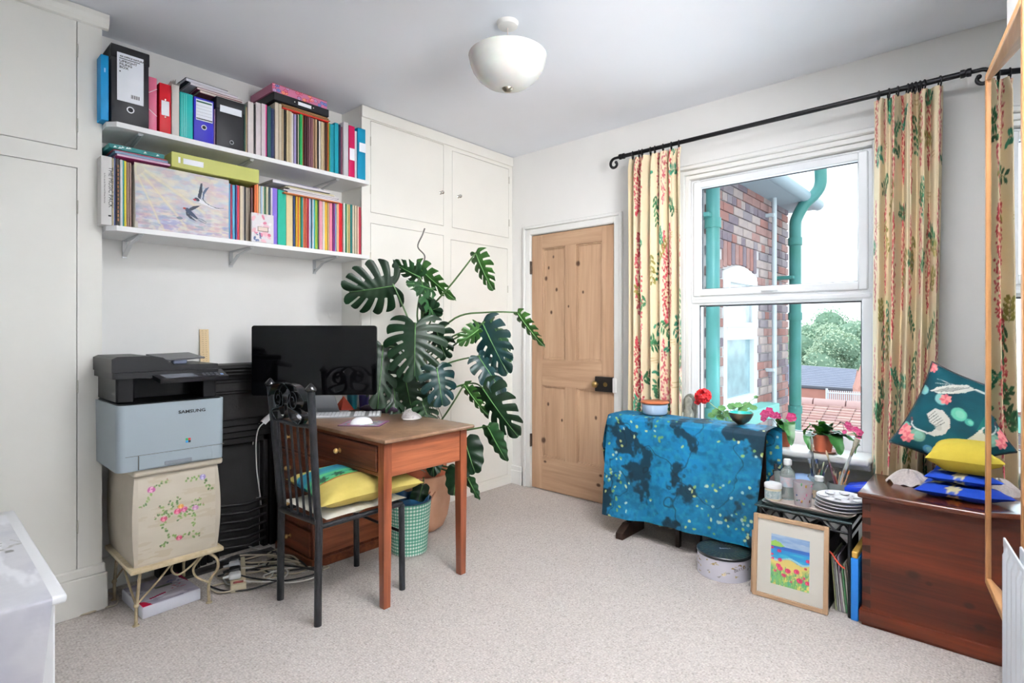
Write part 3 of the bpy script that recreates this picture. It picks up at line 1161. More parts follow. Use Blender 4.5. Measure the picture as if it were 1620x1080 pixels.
    def pipe(name, label, pts, r, m, collars=(), clips=()):
        t = thing(name, label, 'drainpipe', (pts[0][0], pts[0][1], -2.8))
        b = MB(); b.tube(pts, r, n=16); b.build('pipe', m, t, smooth=60)
        for c in collars:
            b = MB(); b.cyl((pts[0][0], pts[0][1], c), (pts[0][0], pts[0][1], c + .07), r * 1.18, 16); b.build('collar', m, t, smooth=50)
        for c in clips:
            b = MB(); b.bb(pts[0][0] - r * 2.2, pts[0][0] + r * .3, pts[0][1] - .01, YW + .004, c, c + .03, .003); b.build('clip', m, t)
    x_, y_ = 3.854, 1.53
    pipe('drainpipe', 'green drainpipe on the brick wing nearest the window frame', [(x_, y_, -2.8), (x_, y_, zE + .02)], .048, GP, (1.95, .6), (2.02, .72))
    q = at(1258, 523, 'y', 1.44)
    g = ad(1298, 262, 5.05)
    pts = [(q.x, q.y, -2.8), (q.x, q.y, at(1258, 360, 'y', 1.44).z)]
    pe = [pts[1], (q.x + .0, q.y - .01, pts[1][2] + .08), tuple(ad(1272, 324, 5.1)), tuple(ad(1290, 306, 5.07)), tuple(ad(1298, 290, 5.05)), tuple(g), (g.x, g.y, g.z + .3)]
    pts = pts[:1] + [tuple(p) for p in smoothpath(pe, 5)]
    GP2 = mat('teal_green_painted_pipe', '#2f7a6c', 0.35, col2='#4f9292', vscale=3)
    pipe('drainpipe', 'thick green drainpipe with a swan-neck bend at the far corner of the brick wing', pts, .052, GP2, (1.32, 2.02, .45), (1.7,))
    q = at(1225, 523, 'y', 1.53)
    pipe('conduit_pipe', 'thin pale grey pipe running up the brick wing beside the thick green drainpipe', [(q.x, q.y, -2.8), (q.x, q.y, zE)], .020, mat('pale_grey_pipe', '#c7d3da', 0.5), (), (2.25, .85))
    # tiled roof below the window
    t = thing('tiled_roof', 'low roof of weathered pink clay tiles seen below the window', 'roof', (8.0, 1.5, -2.8))
    A, B = Vector((6.6, -6, -.95)), Vector((9.9, -6, .03))
    mt = [mat('clay_tile_%d' % k, c, 0.9, col2=c2, vscale=6, stretch=(1, .3, 1)) for k, (c, c2) in enumerate((('#d3b0aa', '#c4a29e'), ('#cbaaa8', '#b89a98'), ('#dcc2ba', '#c8aaa4')))]
    n = 34
    b = MB()
    sl = (B - A).normalized()
    up = Vector((-sl.z, 0, sl.x))
    for i in range(n):
        p0, p1 = A + (B - A) * (i / n), A + (B - A) * ((i + 1.08) / n)
        for j in range(66):
            b.m = rr.randrange(3)
            y0 = -6 + j * .187
            k0, k1 = up * (.030 + rr.uniform(0, .012)), up * .005
            b.add([p0 + k0 + Vector((0, y0 + 6, 0)), p0 + k0 + Vector((0, y0 + 6.18, 0)), p1 + k1 + Vector((0, y0 + 6.18, 0)), p1 + k1 + Vector((0, y0 + 6, 0)),
                   p0 + Vector((0, y0 + 6, 0)), p0 + Vector((0, y0 + 6.18, 0))], [(0, 1, 2, 3), (4, 5, 1, 0)])
    stuff(b.build('clay_tiles', mt, t, recalc=False))
    b = MB()
    b.add([A, A + Vector((0, 12.3, 0)), B + Vector((0, 12.3, 0)), B, (6.6, -6, -2.8), (6.6, 6.3, -2.8), (9.9, 6.3, -2.8), (9.9, -6, -2.8)],
          [(0, 1, 2, 3), (4, 7, 6, 5), (0, 4, 5, 1), (3, 2, 6, 7), (0, 3, 7, 4), (1, 5, 6, 2)])
    b.build('roof_body', mat('roof_underside', '#8e7670', 0.9), t)
    b = MB()
    for j in range(26):
        y0 = -6 + j * .46
        b.tube([B + Vector((0, y0 + 6, .01)), B + Vector((0, y0 + 6.44, .01))], .09, n=10)
    b.build('ridge_tiles', mt[1], t, smooth=50)
    # ground
    b = MB(); b.box(3.6, 90, -50, 60, -2.9, -2.8)
    struct(b.build('ground', mat('pale_tarmac', '#a9a7a4', 0.95, var=.1, vscale=1)))
    # far slate-roofed building
    dp = 25.0
    L0, L1 = ad(1235, 575, dp), ad(1356, 584, dp * .93)
    E0, E1 = ad(1235, 608, dp * .88), ad(1350, 616, dp * .82)
    t = thing('slate_roofed_building', 'long low brick building with a grey slate roof below the trees', 'building', ((L0.x + L1.x) / 2, (L0.y + L1.y) / 2, -2.8))
    b = MB()
    sm = mat('grey_slate', '#9a9fb2', 0.7, col2='#9096a8', vscale=3)
    N = 12
    for i in range(N):
        a0_, a1_ = E0.lerp(L0, i / N), E1.lerp(L1, i / N)
        b0_, b1_ = E0.lerp(L0, (i + 1.05) / N), E1.lerp(L1, (i + 1.05) / N)
        lift = Vector((0, 0, .05))
        b.add([a0_ + lift, a1_ + lift, b1_, b0_, a0_, a1_], [(0, 1, 2, 3), (4, 5, 1, 0)])
    stuff(b.build('slate_courses', sm, t, recalc=False))
    b = MB()
    back0, back1 = L0 + (L0 - E0) * 1.0, L1 + (L1 - E1) * 1.0
    def gd(p): return Vector((p.x, p.y, -2.8))
    back0.z, back1.z = E0.z, E1.z
    b.add([E0, E1, L1, L0, back0, back1, gd(E0), gd(E1), gd(back1), gd(back0)], [(0, 1, 7, 6), (1, 2, 5, 8, 7), (3, 2, 5, 4), (0, 3, 4, 9, 6), (4, 5, 8, 9), (0, 3, 2, 1)])
    b.build('brick_walls', mat('far_pink_brick', '#b98479', 0.9, var=.1, vscale=2), t)
    b = MB()
    b.tube([E0 + Vector((0, 0, -.02)), E1 + Vector((0, 0, -.02))], .07, n=8)
    b.build('gutter', mat('dark_gutter', '#5b5f6c', 0.6), t)
    # gable of another building at the right
    G = ad(1372, 575, 17.5)
    t = thing('gable_end', 'pink brick gable end right of the slate roof, beside the curtain', 'building', (G.x, G.y, -2.8))
    b = MB()
    p0, p1, p2 = ad(1357, 618, 17.5), ad(1374, 572, 17.5), ad(1420, 560, 17.5)
    off = Vector((1.5, .4, 0))
    b.add([gd(p0), p0, p1, p2, gd(p2), gd(p0) + off, p0 + off, p1 + off, p2 + off, gd(p2) + off], [(0, 1, 2, 3, 4), (9, 8, 7, 6, 5), (0, 5, 6, 1), (1, 6, 7, 2), (2, 7, 8, 3), (3, 8, 9, 4)])
    b.build('gable_wall', mat('gable_pink', '#c79388', 0.9, var=.1, vscale=2), t)
    # white railings
    t = thing('metal_railings', 'row of pale railings in front of the slate-roofed building', 'fence', tuple(gd(ad(1340, 630, 14))))
    b = MB()
    r0, r1 = ad(1308, 640, 13.5), ad(1376, 645, 12.6)
    wm = mat('pale_rail_paint', '#d7dde6', 0.5)
    for q in (.0, .30):
        b.tube([r0 + Vector((0, 0, q)), r1 + Vector((0, 0, q))], .018, n=6)
    b.build('rail', wm, t)
    for i in range(22):
        p = r0.lerp(r1, i / 21)
        b = MB(); b.tube([p + Vector((0, 0, -.12)), p + Vector((0, 0, .36))], .013, n=6)
        b.build('railing_bar', wm, t)
    b = MB()
    for p in (r0, r1):
        b.tube([(p.x, p.y, -2.8), p + Vector((0, 0, .4))], .03, n=6)
    b.build('post', wm, t)
    b = MB()
    b.box(r0.x - .3, r1.x + .5, min(r0.y, r1.y) - .2, max(r0.y, r1.y) + .2, -2.8, r1.z - .14)
    tag(b.build('garden_wall', mat('garden_wall_brick', '#b79a90', 0.9, var=.12, vscale=3)), 'low pinkish wall carrying the pale railings outside', 'wall')
    # trees
    def tree(label, px, py, dp, r, h, seed, dark, light):
        c = ad(px, py, dp)
        t = thing('tree', label, 'tree', (c.x, c.y, -2.8), group='trees beyond the slate roof')
        rs = np.random.RandomState(seed)
        b = MB()
        b.tube([(c.x, c.y, -2.8), (c.x + .1, c.y, c.z - h * .3), (c.x, c.y + .1, c.z)], [r * .09, r * .07, r * .03], n=8)
        b.build('trunk', mat('bark', '#5a4a3c', 0.9), t)
        blobs = [(rs.uniform(-.6, .6) * r, rs.uniform(-.6, .6) * r, rs.uniform(-.7, .55) * h, rs.uniform(.35, .6) * r) for _ in range(9)]
        b = MB()
        core = [(bx, by, bz, br * .8) for bx, by, bz, br in blobs]
        b.m = 0
        for bx, by, bz, br in core:
            b.sphere((c.x + bx, c.y + by, c.z + bz), br, 10, 7)
        for bx, by, bz, br in blobs:
            for _ in range(420):
                d = rs.normal(size=3); d /= np.linalg.norm(d)
                p = Vector((c.x + bx, c.y + by, c.z + bz)) + Vector(d) * br * rs.uniform(.8, 1.08)
                a = Vector(rs.normal(size=3)).normalized() * r * .045
                e = a.orthogonal().normalized() * r * .03
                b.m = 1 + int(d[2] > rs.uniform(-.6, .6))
                b.add([p - a, p + e, p + a, p - e], [(0, 1, 2, 3)])
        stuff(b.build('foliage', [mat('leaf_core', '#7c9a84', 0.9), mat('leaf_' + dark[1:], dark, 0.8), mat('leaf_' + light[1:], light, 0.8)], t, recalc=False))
    tree('dark green tree at the left end of the slate roof, beside the thick drainpipe', 1272, 541, 38, 2.3, 2.4, 1, '#7fa086', '#a3bba0')
    tree('broad pale green tree left of middle above the slate roof', 1306, 549, 32.5, 1.9, 2.0, 2, '#8aa690', '#aec3a8')
    tree('tallest round green tree above the slate roof near the curtain', 1345, 541, 42, 2.6, 2.5, 3, '#779c84', '#99b89c')
    tree('pale bushy tree partly behind the right-hand curtain', 1376, 546, 35, 2.0, 1.9, 4, '#86a692', '#a8c0a8')
    tree('distant green tree hidden mostly by the brick wing', 1222, 550, 47, 2.4, 2.1, 5, '#648a6c', '#8ba888')
outside()
# ------------------------------------------------------------------ desk
MAH = wood('reddish_mahogany_upright', '#8a4c31', '#5f2f1b', 9, 'z', 0.42, coat=.15)
MAHX = wood('reddish_mahogany_x', '#96583b', '#6f3b25', 9, 'x', 0.42, coat=.15)
MAHY = wood('reddish_mahogany_y', '#7a4329', '#532a18', 9, 'y', 0.42, coat=.15)
TOPM = mat('worn_desk_top', '#8c6e55', 0.36, col2='#4a3020', vscale=7, coat=.2, bump=.1, stretch=(1, .8, 1))
PEDD = wood('dark_pedestal_wood', '#6f3a22', '#4a2414', 9, 'z', 0.45, coat=.15)
BRASS = mat('pale_brass_knob', '#b18f56', 0.35, 0.6)
t = thing('desk', 'small mahogany pedestal desk with a worn stained top under the computer screen', 'desk', (1.65, 2.57, 0))
dx0, dx1, dy0, dy1 = 1.40, 1.905, 2.005, 3.03
mb = MB(); mb.bb(dx0 - .008, dx1 + .03, dy0 - .022, dy1 + .005, .728, .746, .006, seg=2)
mb.build('desk_top', TOPM, t, smooth=40)
LG = .042
for (lx, ly) in ((dx0 + .004, dy0 + .002), (dx1 - LG - .004, dy0 + .002)):
    mb = MB()
    c = Vector((lx + LG / 2, ly + LG / 2, 0))
    vs = []
    for z, w in ((0, LG * .40), (.45, LG * .5), (.727, LG * .5)):
        vs += [c + Vector((a * w, b_ * w, z)) for a, b_ in ((-1, -1), (1, -1), (1, 1), (-1, 1))]
    mb.add(vs, [(3, 2, 1, 0), (8, 9, 10, 11)] + [(k * 4 + i, k * 4 + (i + 1) % 4, k * 4 + 4 + (i + 1) % 4, k * 4 + 4 + i) for k in (0, 1) for i in range(4)])
    mb.build('leg', MAH, t)
mb = MB(); mb.bb(dx0 + LG, dx1 - LG, dy0 + .010, dy0 + .028, .572, .727, .002)
mb.build('end_panel', MAHX, t)
mb = MB()
mb.bb(dx1 - .028, dx1 - .010, dy0 + LG, 2.62, .572, .727, .002)
mb.build('back_apron', MAHY, t)
mb = MB()
mb.bb(dx0 + .012, dx0 + .03, dy0 + LG, 2.62, .572, .59, .002)
mb.bb(dx0 + .012, dx0 + .03, dy0 + LG, 2.62, .708, .727, .002)
mb.box(dx0 + .028, dx1 - .028, dy0 + LG, 2.62, .60, .605)
mb.build('drawer_rail', MAHY, t)
mb = MB(); mb.bb(dx0 + .002, dx0 + .026, dy0 + LG + .014, 2.612, .594, .704, .003)
d = mb.build('drawer', wood('drawer_front_wood', '#6b3a25', '#452214', 9, 'y', .45, coat=.15), t)
knob(d, dx0 + .002, 2.362, .648, .013, BRASS, 'x')
# pedestal
mb = MB()
mb.bb(dx0 + .006, dx1 - .004, 2.622, 3.025, .0, .727, .003)
mb.build('pedestal', PEDD, t)
mb = MB()
mb.bb(dx0 - .004, dx1, 2.612, 3.03, 0, .045, .004)
mb.build('pedestal_plinth', MAHY, t)
mb = MB()
mb.bb(dx0 + .03, dx1 - .03, 2.618, 2.623, .06, .56, .002)
mb.build('side_panel', MAHX, t)
for (z0, z1, ks) in ((.585, .715, 1), (.40, .57, 1), (.20, .385, 1), (.055, .185, 1)):
    mb = MB(); mb.bb(dx0 - .004, dx0 + .008, 2.645, 3.0, z0, z1, .003)
    d = mb.build('drawer', MAHY, t)
    knob(d, dx0 - .004, 2.85, (z0 + z1) / 2, .013, BRASS, 'x')

# ------------------------------------------------------------------ computer screen
mc = ad(497, 567, 2.885)
FW = Vector((math.cos(CYAW), math.sin(CYAW), 0))
RT = Vector((math.sin(CYAW), -math.cos(CYAW), 0))
ZT = .746
t = thing('computer_monitor', 'wide black glossy computer screen on a silver stand on the desk', 'screen', (mc.x, mc.y, ZT), CYAW - PI / 2)
tl_, tr_, bl_, br_ = ad(398, 513, 2.86), ad(595.5, 516.5, 2.90), ad(398, 628, 2.86), ad(595.5, 617, 2.90)
xr = (tr_ - tl_).normalized()
W_ = (tr_ - tl_).length
zt_, zb_ = (tl_.z + tr_.z) / 2, .880
org = Vector((tl_.x, tl_.y, zb_))
xr2 = Vector((xr.x, xr.y, 0)).normalized()
MM = basis(org, xr2, (0, 0, 1))          # z towards camera
if (MM.to_3x3() @ Vector((0, 0, 1))).dot(FW) > 0:
    raise Exception('flip')
def rrect(w, h, r, n=5, x0=0, y0=0):
    p = []
    for cx_, cy_, a in ((w - r, r, -PI / 2), (w - r, h - r, 0), (r, h - r, PI / 2), (r, r, PI)):
        for i in range(n + 1):
            q = a + PI / 2 * i / n
            p.append((x0 + cx_ + r * math.cos(q), y0 + cy_ + r * math.sin(q)))
    return p
H_ = zt_ - zb_
mb = MB(); mb.prism(rrect(W_, H_, .014), -.022, MM @ Matrix.Translation((0, 0, -.003)))
mb.build('monitor_back', mat('dark_aluminium', '#3a3b3e', 0.35, 0.8), t, smooth=40)
mb = MB(); mb.prism(rrect(W_, H_, .014), .003, MM @ Matrix.Translation((0, 0, -.003)))
mb.build('front_bezel', mat('black_glass_bezel', '#030304', 0.08, spec=.12), t, smooth=40)
mb = MB(); mb.box(.026, W_ - .026, .03, H_ - .026, .0002, .0006, M=MM)
mb.build('display', mat('dark_display_glass', '#050506', 0.05, spec=.12), t)
ALU = mat('silver_aluminium', '#b9bcc0', 0.35, 0.6)
cxm = W_ * .52
mb = MB()
mb.tube([MM @ Vector((cxm, .12, -.035)), MM @ Vector((cxm, .0, -.10)), MM @ Vector((cxm, zb_ * 0 - (zb_ - ZT) + .012, -.23))], .05, n=4, flat=(.085, .006), up=tuple(xr2))
mb.bb(cxm - .10, cxm + .10, -(zb_ - ZT) + .0005, -(zb_ - ZT) + .012, -.30, -.19, .004, M=MM)
mb.build('stand', ALU, t, smooth=40)

# keyboard
kf0, kf1 = at(465, 663, 'z', ZT), at(602, 659, 'z', ZT)
kx = (kf1 - kf0).normalized()
KM = basis(kf0, kx, Vector((0, 0, 1)).cross(kx))
t = thing('keyboard', 'slim white keyboard with number pad in front of the screen', 'keyboard', tuple(kf0), math.atan2(kx.y, kx.x))
kw = (kf1 - kf0).length
mb = MB()
mb.add([KM @ Vector(p) for p in ((0, 0, .0003), (kw, 0, .0003), (kw, .122, .0003), (0, .122, .0003), (0, 0, .006), (kw, 0, .006), (kw, .122, .015), (0, .122, .015))],
       [(3, 2, 1, 0), (4, 5, 6, 7), (0, 1, 5, 4), (1, 2, 6, 5), (2, 3, 7, 6), (3, 0, 4, 7)])
mb.build('keyboard_base', ALU, t)
kme = None
KEY = mat('white_keycap', '#eef0f4', 0.5)
for r in range(6):
    kwid = kw / 22.5
    xs_ = [i for i in range(22) if i not in (14, 18)]
    for i in xs_:
        x = .006 + i * kwid * 1.0
        if r == 0 and 4 <= i <= 8:
            continue
        y = .005 + r * .0192
        if kme is None:
            b = MB(); b.bb(0, kwid - .003, 0, .0165, 0, .004, .0012)
            kme = bpy.data.meshes.new('key'); kme.from_pydata([Vector(v) for v in b.v], [], b.f); kme.materials.append(KEY)
            kw0 = WM[t.name].inverted() @ KM
        o = bpy.data.objects.new('key', kme); COL.objects.link(o); o.parent = t
        o.matrix_local = kw0 @ Matrix.Translation((x, y, .0055 + y * .075))
        WM[o.name] = WM[t.name]
mb = MB(); mb.bb(.006 + 4 * kwid, .006 + 9 * kwid - .003, .006, .024, .0055, .0105, .0012, M=KM)
mb.build('space_bar', KEY, t)
# mouse mat and mouse
p0, p1, p3 = at(533, 674, 'z', ZT), at(600, 675, 'z', ZT), at(545, 662, 'z', ZT)
px_ = (p1 - p0).normalized()
PM = basis(p0 + Vector((0, 0, .0002)), px_, Vector((0, 0, 1)).cross(px_))
t = thing('mouse_mat', 'thin floral mouse mat with a pink edge lying on the desk', 'mat', tuple(p0), math.atan2(px_.y, px_.x))
pw, ph = (p1 - p0).length, .17
cv = Canvas(70, 54, '#a0508a')
cv.rect(3, 67, 3, 51, '#7e7a86')
rs = random.Random(5)
for i in range(46):
    cv.ell(rs.uniform(6, 64), rs.uniform(6, 48), rs.uniform(2, 6), rs.uniform(1.5, 4), rs.choice(['#2e7f74', '#c45a8a', '#8fb0b0', '#2f5f5c', '#b33a56', '#b9a6b8', '#9fae6a']), rs.uniform(0, 3))
mb = MB(); mb.prism(rrect(pw, ph, .008), .003, PM); mb.build('mat_base', mat('dark_mat_edge', '#3a2238', 0.6), t)
PRINT = mat('printed_satin', '#ffffff', 0.45, attr=True)
CLOTHP = mat('printed_cloth', '#ffffff', 0.85, attr=True, var=.12, vscale=60, bump=.25, bscale=400, spec=.15)
PAPERP = mat('printed_paper', '#ffffff', 0.6, attr=True)
picture('mat_print', cv, PM @ Matrix.Translation((.003, .003, .0033)), pw - .006, ph - .006, PRINT, t)
ms = at(572, 669, 'z', ZT + .005)
t = thing('computer_mouse', 'small white computer mouse on the floral mouse mat', 'mouse', (ms.x, ms.y, ZT + .0035), CYAW - PI / 2 + .2)
mb = MB()
def mouse(u, v):
    a, r = 2 * PI * u, v
    x, y = .058 * math.cos(a) * r, .034 * math.sin(a) * r
    return Vector((ms.x, ms.y, ZT + .0036)) + Matrix.Rotation(CYAW - PI / 2 + .5, 3, 'Z') @ Vector((x, y, .033 * (1 - r ** 2.6) ** .6))
mb.grid(mouse, 24, 8)
mb.lathe([(.0, 0), (1, 0)], c=(0, 0, 0), n=4) if False else None
mb.build('mouse_shell', mat('white_mouse_plastic', '#f3f3f5', 0.25), t, smooth=180, recalc=False)
# little things at the back of the desk
q = at(548, 643, 'z', ZT)
q = Vector((1.765, 2.93, ZT))
t = thing('pyramid_ornament', 'small orange pyramid ornament on the desk beside the screen stand', 'ornament', tuple(q))
mb = MB(); s_ = .045
mb.add([q + Vector(p) for p in ((-s_, -s_, .001), (s_, -s_, .001), (s_, s_, .001), (-s_, s_, .001), (0, 0, .085))], [(3, 2, 1, 0), (0, 1, 4), (1, 2, 4), (2, 3, 4), (3, 0, 4)])
mb.build('pyramid', mat('orange_lacquer', '#b5412a', 0.4), t)
for (px, c, nm, w) in ((566, '#1f7f92', 'teal blue desk tumbler behind the keyboard under the screen', .034), (584, '#3a3478', 'violet blue desk tumbler right of the teal one under the screen', .032)):
    b_ = ad(px, 640, 3.28); b_.z = ZT
    if px == 584:
        b_ = Vector((1.86, 2.86, ZT))
    else:
        b_ = Vector((1.83, 2.94, ZT))
    t = thing('tumbler', nm, 'cup', tuple(b_))
    mb = MB(); mb.lathe([(w * .8, .001), (w, .09), (w * .92, .09), (w * .74, .006), (0, .006)], c=b_, n=20)
    mb.build('tumbler_body', mat('cup_' + c[1:], c, 0.3), t, smooth=50)
q = at(601, 652, 'z', ZT)
t = thing('spectacle_case', 'dark purple glasses case lying at the back right of the desk', 'case', (1.86, 2.66, ZT), 0)
mb = MB()
a_, b_ = Vector((1.80, 2.80, ZT + .022)), Vector((1.885, 2.56, ZT + .022))
pts = [a_.lerp(b_, k / 8) for k in range(9)]
mb.tube(pts, [.006, .019, .0215, .0215, .0215, .0215, .0215, .019, .006], n=14)
mb.build('case_shell', mat('dark_purple_case', '#2a1a2e', 0.5), t, smooth=60)
q = at(651, 663, 'z', ZT)
t = thing('shell_ornament', 'grey speckled shell resting on the front right of the desk top', 'shell', (q.x, q.y, ZT))
mb = MB()
def shell(u, v):
    a = 2 * PI * u
    r = v
    x = .055 * math.cos(a) * r
    y = .035 * math.sin(a) * r
    h = .036 * (1 - r ** 2) ** .5 * (1 + .12 * math.sin(9 * a)) * (1 - .3 * math.cos(a))
    return Vector((q.x, q.y, ZT + .008)) + RT * x + FW * y + Vector((0, 0, h))
mb.grid(shell, 28, 8)
mb.build('shell_top', mat('grey_shell', '#77706f', 0.35, col2='#a8a2a0', vscale=60), t, smooth=180, recalc=False)
mb = MB(); mb.lathe([(.048, .0005), (.052, .004), (.047, .009)], c=(q.x, q.y, ZT), n=24, sx=1, sy=.8)
mb.build('shell_rim', mat('pale_shell_rim', '#d8d2cc', 0.4), t, smooth=60)
# power brick hanging at the back left corner of the desk
WC = mat('white_cable', '#dcdad6', 0.45)
GC = mat('cream_cable', '#b9ad98', 0.5)
BC = mat('black_cable', '#151516', 0.5)
def cable(name, label, pts, r, m, k=6, parent=None, group=None):
    mb = MB(); mb.tube(smoothpath(pts, k), r, n=7)
    o = mb.build(name, m, parent, smooth=180)
    if parent is None:
        tag(o, label, 'cable', group)
    return o
A_ = at(438, 645, 'x', 1.375)
t = thing('power_adapter', 'white power adapter hanging off the left edge of the desk', 'adapter', (1.375, A_.y, .60))
e0, e1 = at(433, 652, 'x', 1.36), at(418, 668, 'x', 1.33)
mb = MB(); mb.tube([e0, e1], .016, n=4, flat=(.013, .019))
mb.build('adapter_body', WHITE, t)
cable('lead', None, [Vector((1.53, 2.93, ZT + .004)), Vector((1.45, 2.90, ZT + .006)), Vector((1.40, 2.95, ZT + .01)), e0], .003, WC, parent=t)
cable('lead', None, [e1, at(409, 678, 'x', 1.31), at(405, 700, 'x', 1.31), at(406, 740, 'x', 1.32), at(409, 765, 'x', 1.33), at(412, 790, 'x', 1.35), at(413, 800, 'x', 1.36)], .0032, WC, parent=t)
cable('lead', None, [Vector((1.45, 2.98, ZT + .004)), Vector((1.385, 2.99, ZT + .003)), at(425, 656, 'x', 1.36), at(408, 672, 'x', 1.33), at(402, 690, 'x', 1.32), at(400, 703, 'x', 1.32)], .003, WC, parent=t)

# ------------------------------------------------------------------ wrought-iron chair
t = thing('metal_chair', 'black distressed wrought-iron chair with scrolled back pulled up to the desk', 'chair', (1.36, 2.28, 0))
IR = mat('distressed_black_iron', '#060607', 0.4, 0.0, spec=.3, col2='#26282d', vscale=70, bump=.3, bscale=200, stretch=(1, 1, .3))
IR2 = mat('plain_black_iron', '#070708', 0.22, 0.2, col2='#17181b', vscale=25)
yn, yf_ = 2.108, 2.442
def post(y, dyt):
    return [(1.150, y, 0.0), (1.152, y, .22), (1.155, y, .42), (1.148, y, .47), (1.130, y + dyt * .3, .70), (1.104, y + dyt, .975)]
for y, dyt in ((yn, -.03), (yf_, .0)):
    mb = MB()
    pp = post(y, dyt)
    mb.tube(smoothpath(pp, 4), .0155, n=12)
    o = mb.build('back_post', IR, t, smooth=60)
    mb = MB()
    x_, y_, z_ = pp[-1]
    mb.lathe([(.014, 0), (.024, .008), (.024, .014), (.012, .028), (.004, .036), (0, .038)], c=(x_, y_, z_ - .004), n=14)
    mb.build('finial', IR2, o, smooth=40)
for y in (yn - .0, 2.495):
    mb = MB()
    mb.tube([(1.578, y, 0), (1.574, y, .40)], .0145, n=12)
    mb.build('front_leg', IR, t, smooth=60)
mb = MB()
sz = .405
for a, b_ in (((1.155, yn, sz), (1.575, yn, sz)), ((1.155, yf_, sz), (1.575, 2.495, sz)), ((1.575, yn, sz), (1.575, 2.495, sz))):
    mb.tube([a, b_], .011, n=8)
mb.build('seat_frame', IR, t, smooth=60)
mb = MB()
mb.tube([(1.578, yn, .27), (1.578, 2.495, .27)], .007, n=8)
mb.build('stretcher', IR, t, smooth=60)
mb = MB(); mb.tube([(1.154, yn, .425), (1.154, yf_, .41)], .014, n=8); mb.build('lower_back_rail', IR, t, smooth=60)
def brail(s, z):
    y = yn + (yf_ - yn) * s
    x = 1.150 - (z - .42) * .085
    return Vector((x + 0.0, y, z))
mb = MB(); mb.tube([brail(0, .83) + Vector((-.0, -.015, 0)), brail(.33, .822), brail(.66, .822), brail(1, .83)], .009, n=8); mb.build('upper_back_rail', IR, t, smooth=60)
for k in range(5):
    s_ = (k + .9) / 5.8
    mb = MB(); mb.tube([brail(s_, .425), brail(s_, .63), brail(s_, .822)], .0055, n=8)
    mb.build('spindle', IR, t, smooth=60)
for sg in (-1, 1):
    mid = .5
    cyy = mid + sg * .20
    cz = .925
    pts = []
    for i in range(44):
        a = i / 43 * 2 * PI * 1.6
        r = .012 + .036 * (i / 43)
        ang = a if sg > 0 else PI - a
        # spiral opening outwards
        c = brail(cyy, cz)
        pts.append(c + Vector((0, math.cos(ang) * r, math.sin(ang) * r)))
    if sg > 0:
        ext = [brail(1.0, .955), ]
    e = pts[-1]
    tail = [brail(.5 + sg * .02, .99), brail(.5 - sg * .30, .945), brail(.5 - sg * .44, .86)] if False else [brail(.5 + sg * .40, .87), brail(.5 + sg * .30, .832)]
    mb = MB()
    mb.tube(pts, .003, n=4, flat=(.0035, .018), up=None)
    # band sections face the seat: rebuild with a fixed width along x
    mb = MB()
    vs, fs = [], []
    path = pts + smoothpath([pts[-1]] + tail, 6)[1:]
    for i, p in enumerate(path):
        tn = (path[min(i + 1, len(path) - 1)] - path[max(i - 1, 0)]).normalized()
        nn = Vector((1, 0, 0)).cross(tn).normalized() * .0025
        for w in (-.016, .016):
            for s2 in (-1, 1):
                vs.append(p + Vector((w, 0, 0)) + nn * s2)
    for i in range(len(path) - 1):
        a = i * 4
        for (u, v) in ((0, 1), (1, 3), (3, 2), (2, 0)):
            fs.append((a + u, a + v, a + 4 + v, a + 4 + u))
    mb.add(vs, fs)
    mb.build('scroll', IR2, t, smooth=50)
for sg in (-1, 1):     # long arching bands from the posts over the scrolls
    mb = MB()
    path = smoothpath([brail(.5 - sg * .48, .93), brail(.5 - sg * .30, .985), brail(.5, .992), brail(.5 + sg * .16, .955), brail(.5 + sg * .06, .90), brail(.5 + sg * .10, .85), brail(.5 + sg * .3, .832)], 7)
    vs, fs = [], []
    for i, p in enumerate(path):
        tn = (path[min(i + 1, len(path) - 1)] - path[max(i - 1, 0)]).normalized()
        nn = Vector((1, 0, 0)).cross(tn).normalized() * .0025
        for w in (-.015, .015):
            for s2 in (-1, 1):
                vs.append(p + Vector((w + sg * .002, 0, 0)) + nn * s2)
    for i in range(len(path) - 1):
        a = i * 4
        for (u, v) in ((0, 1), (1, 3), (3, 2), (2, 0)):
            fs.append((a + u, a + v, a + 4 + v, a + 4 + u))
    mb.add(vs, fs)
    mb.build('arched_band', IR2, t, smooth=50)

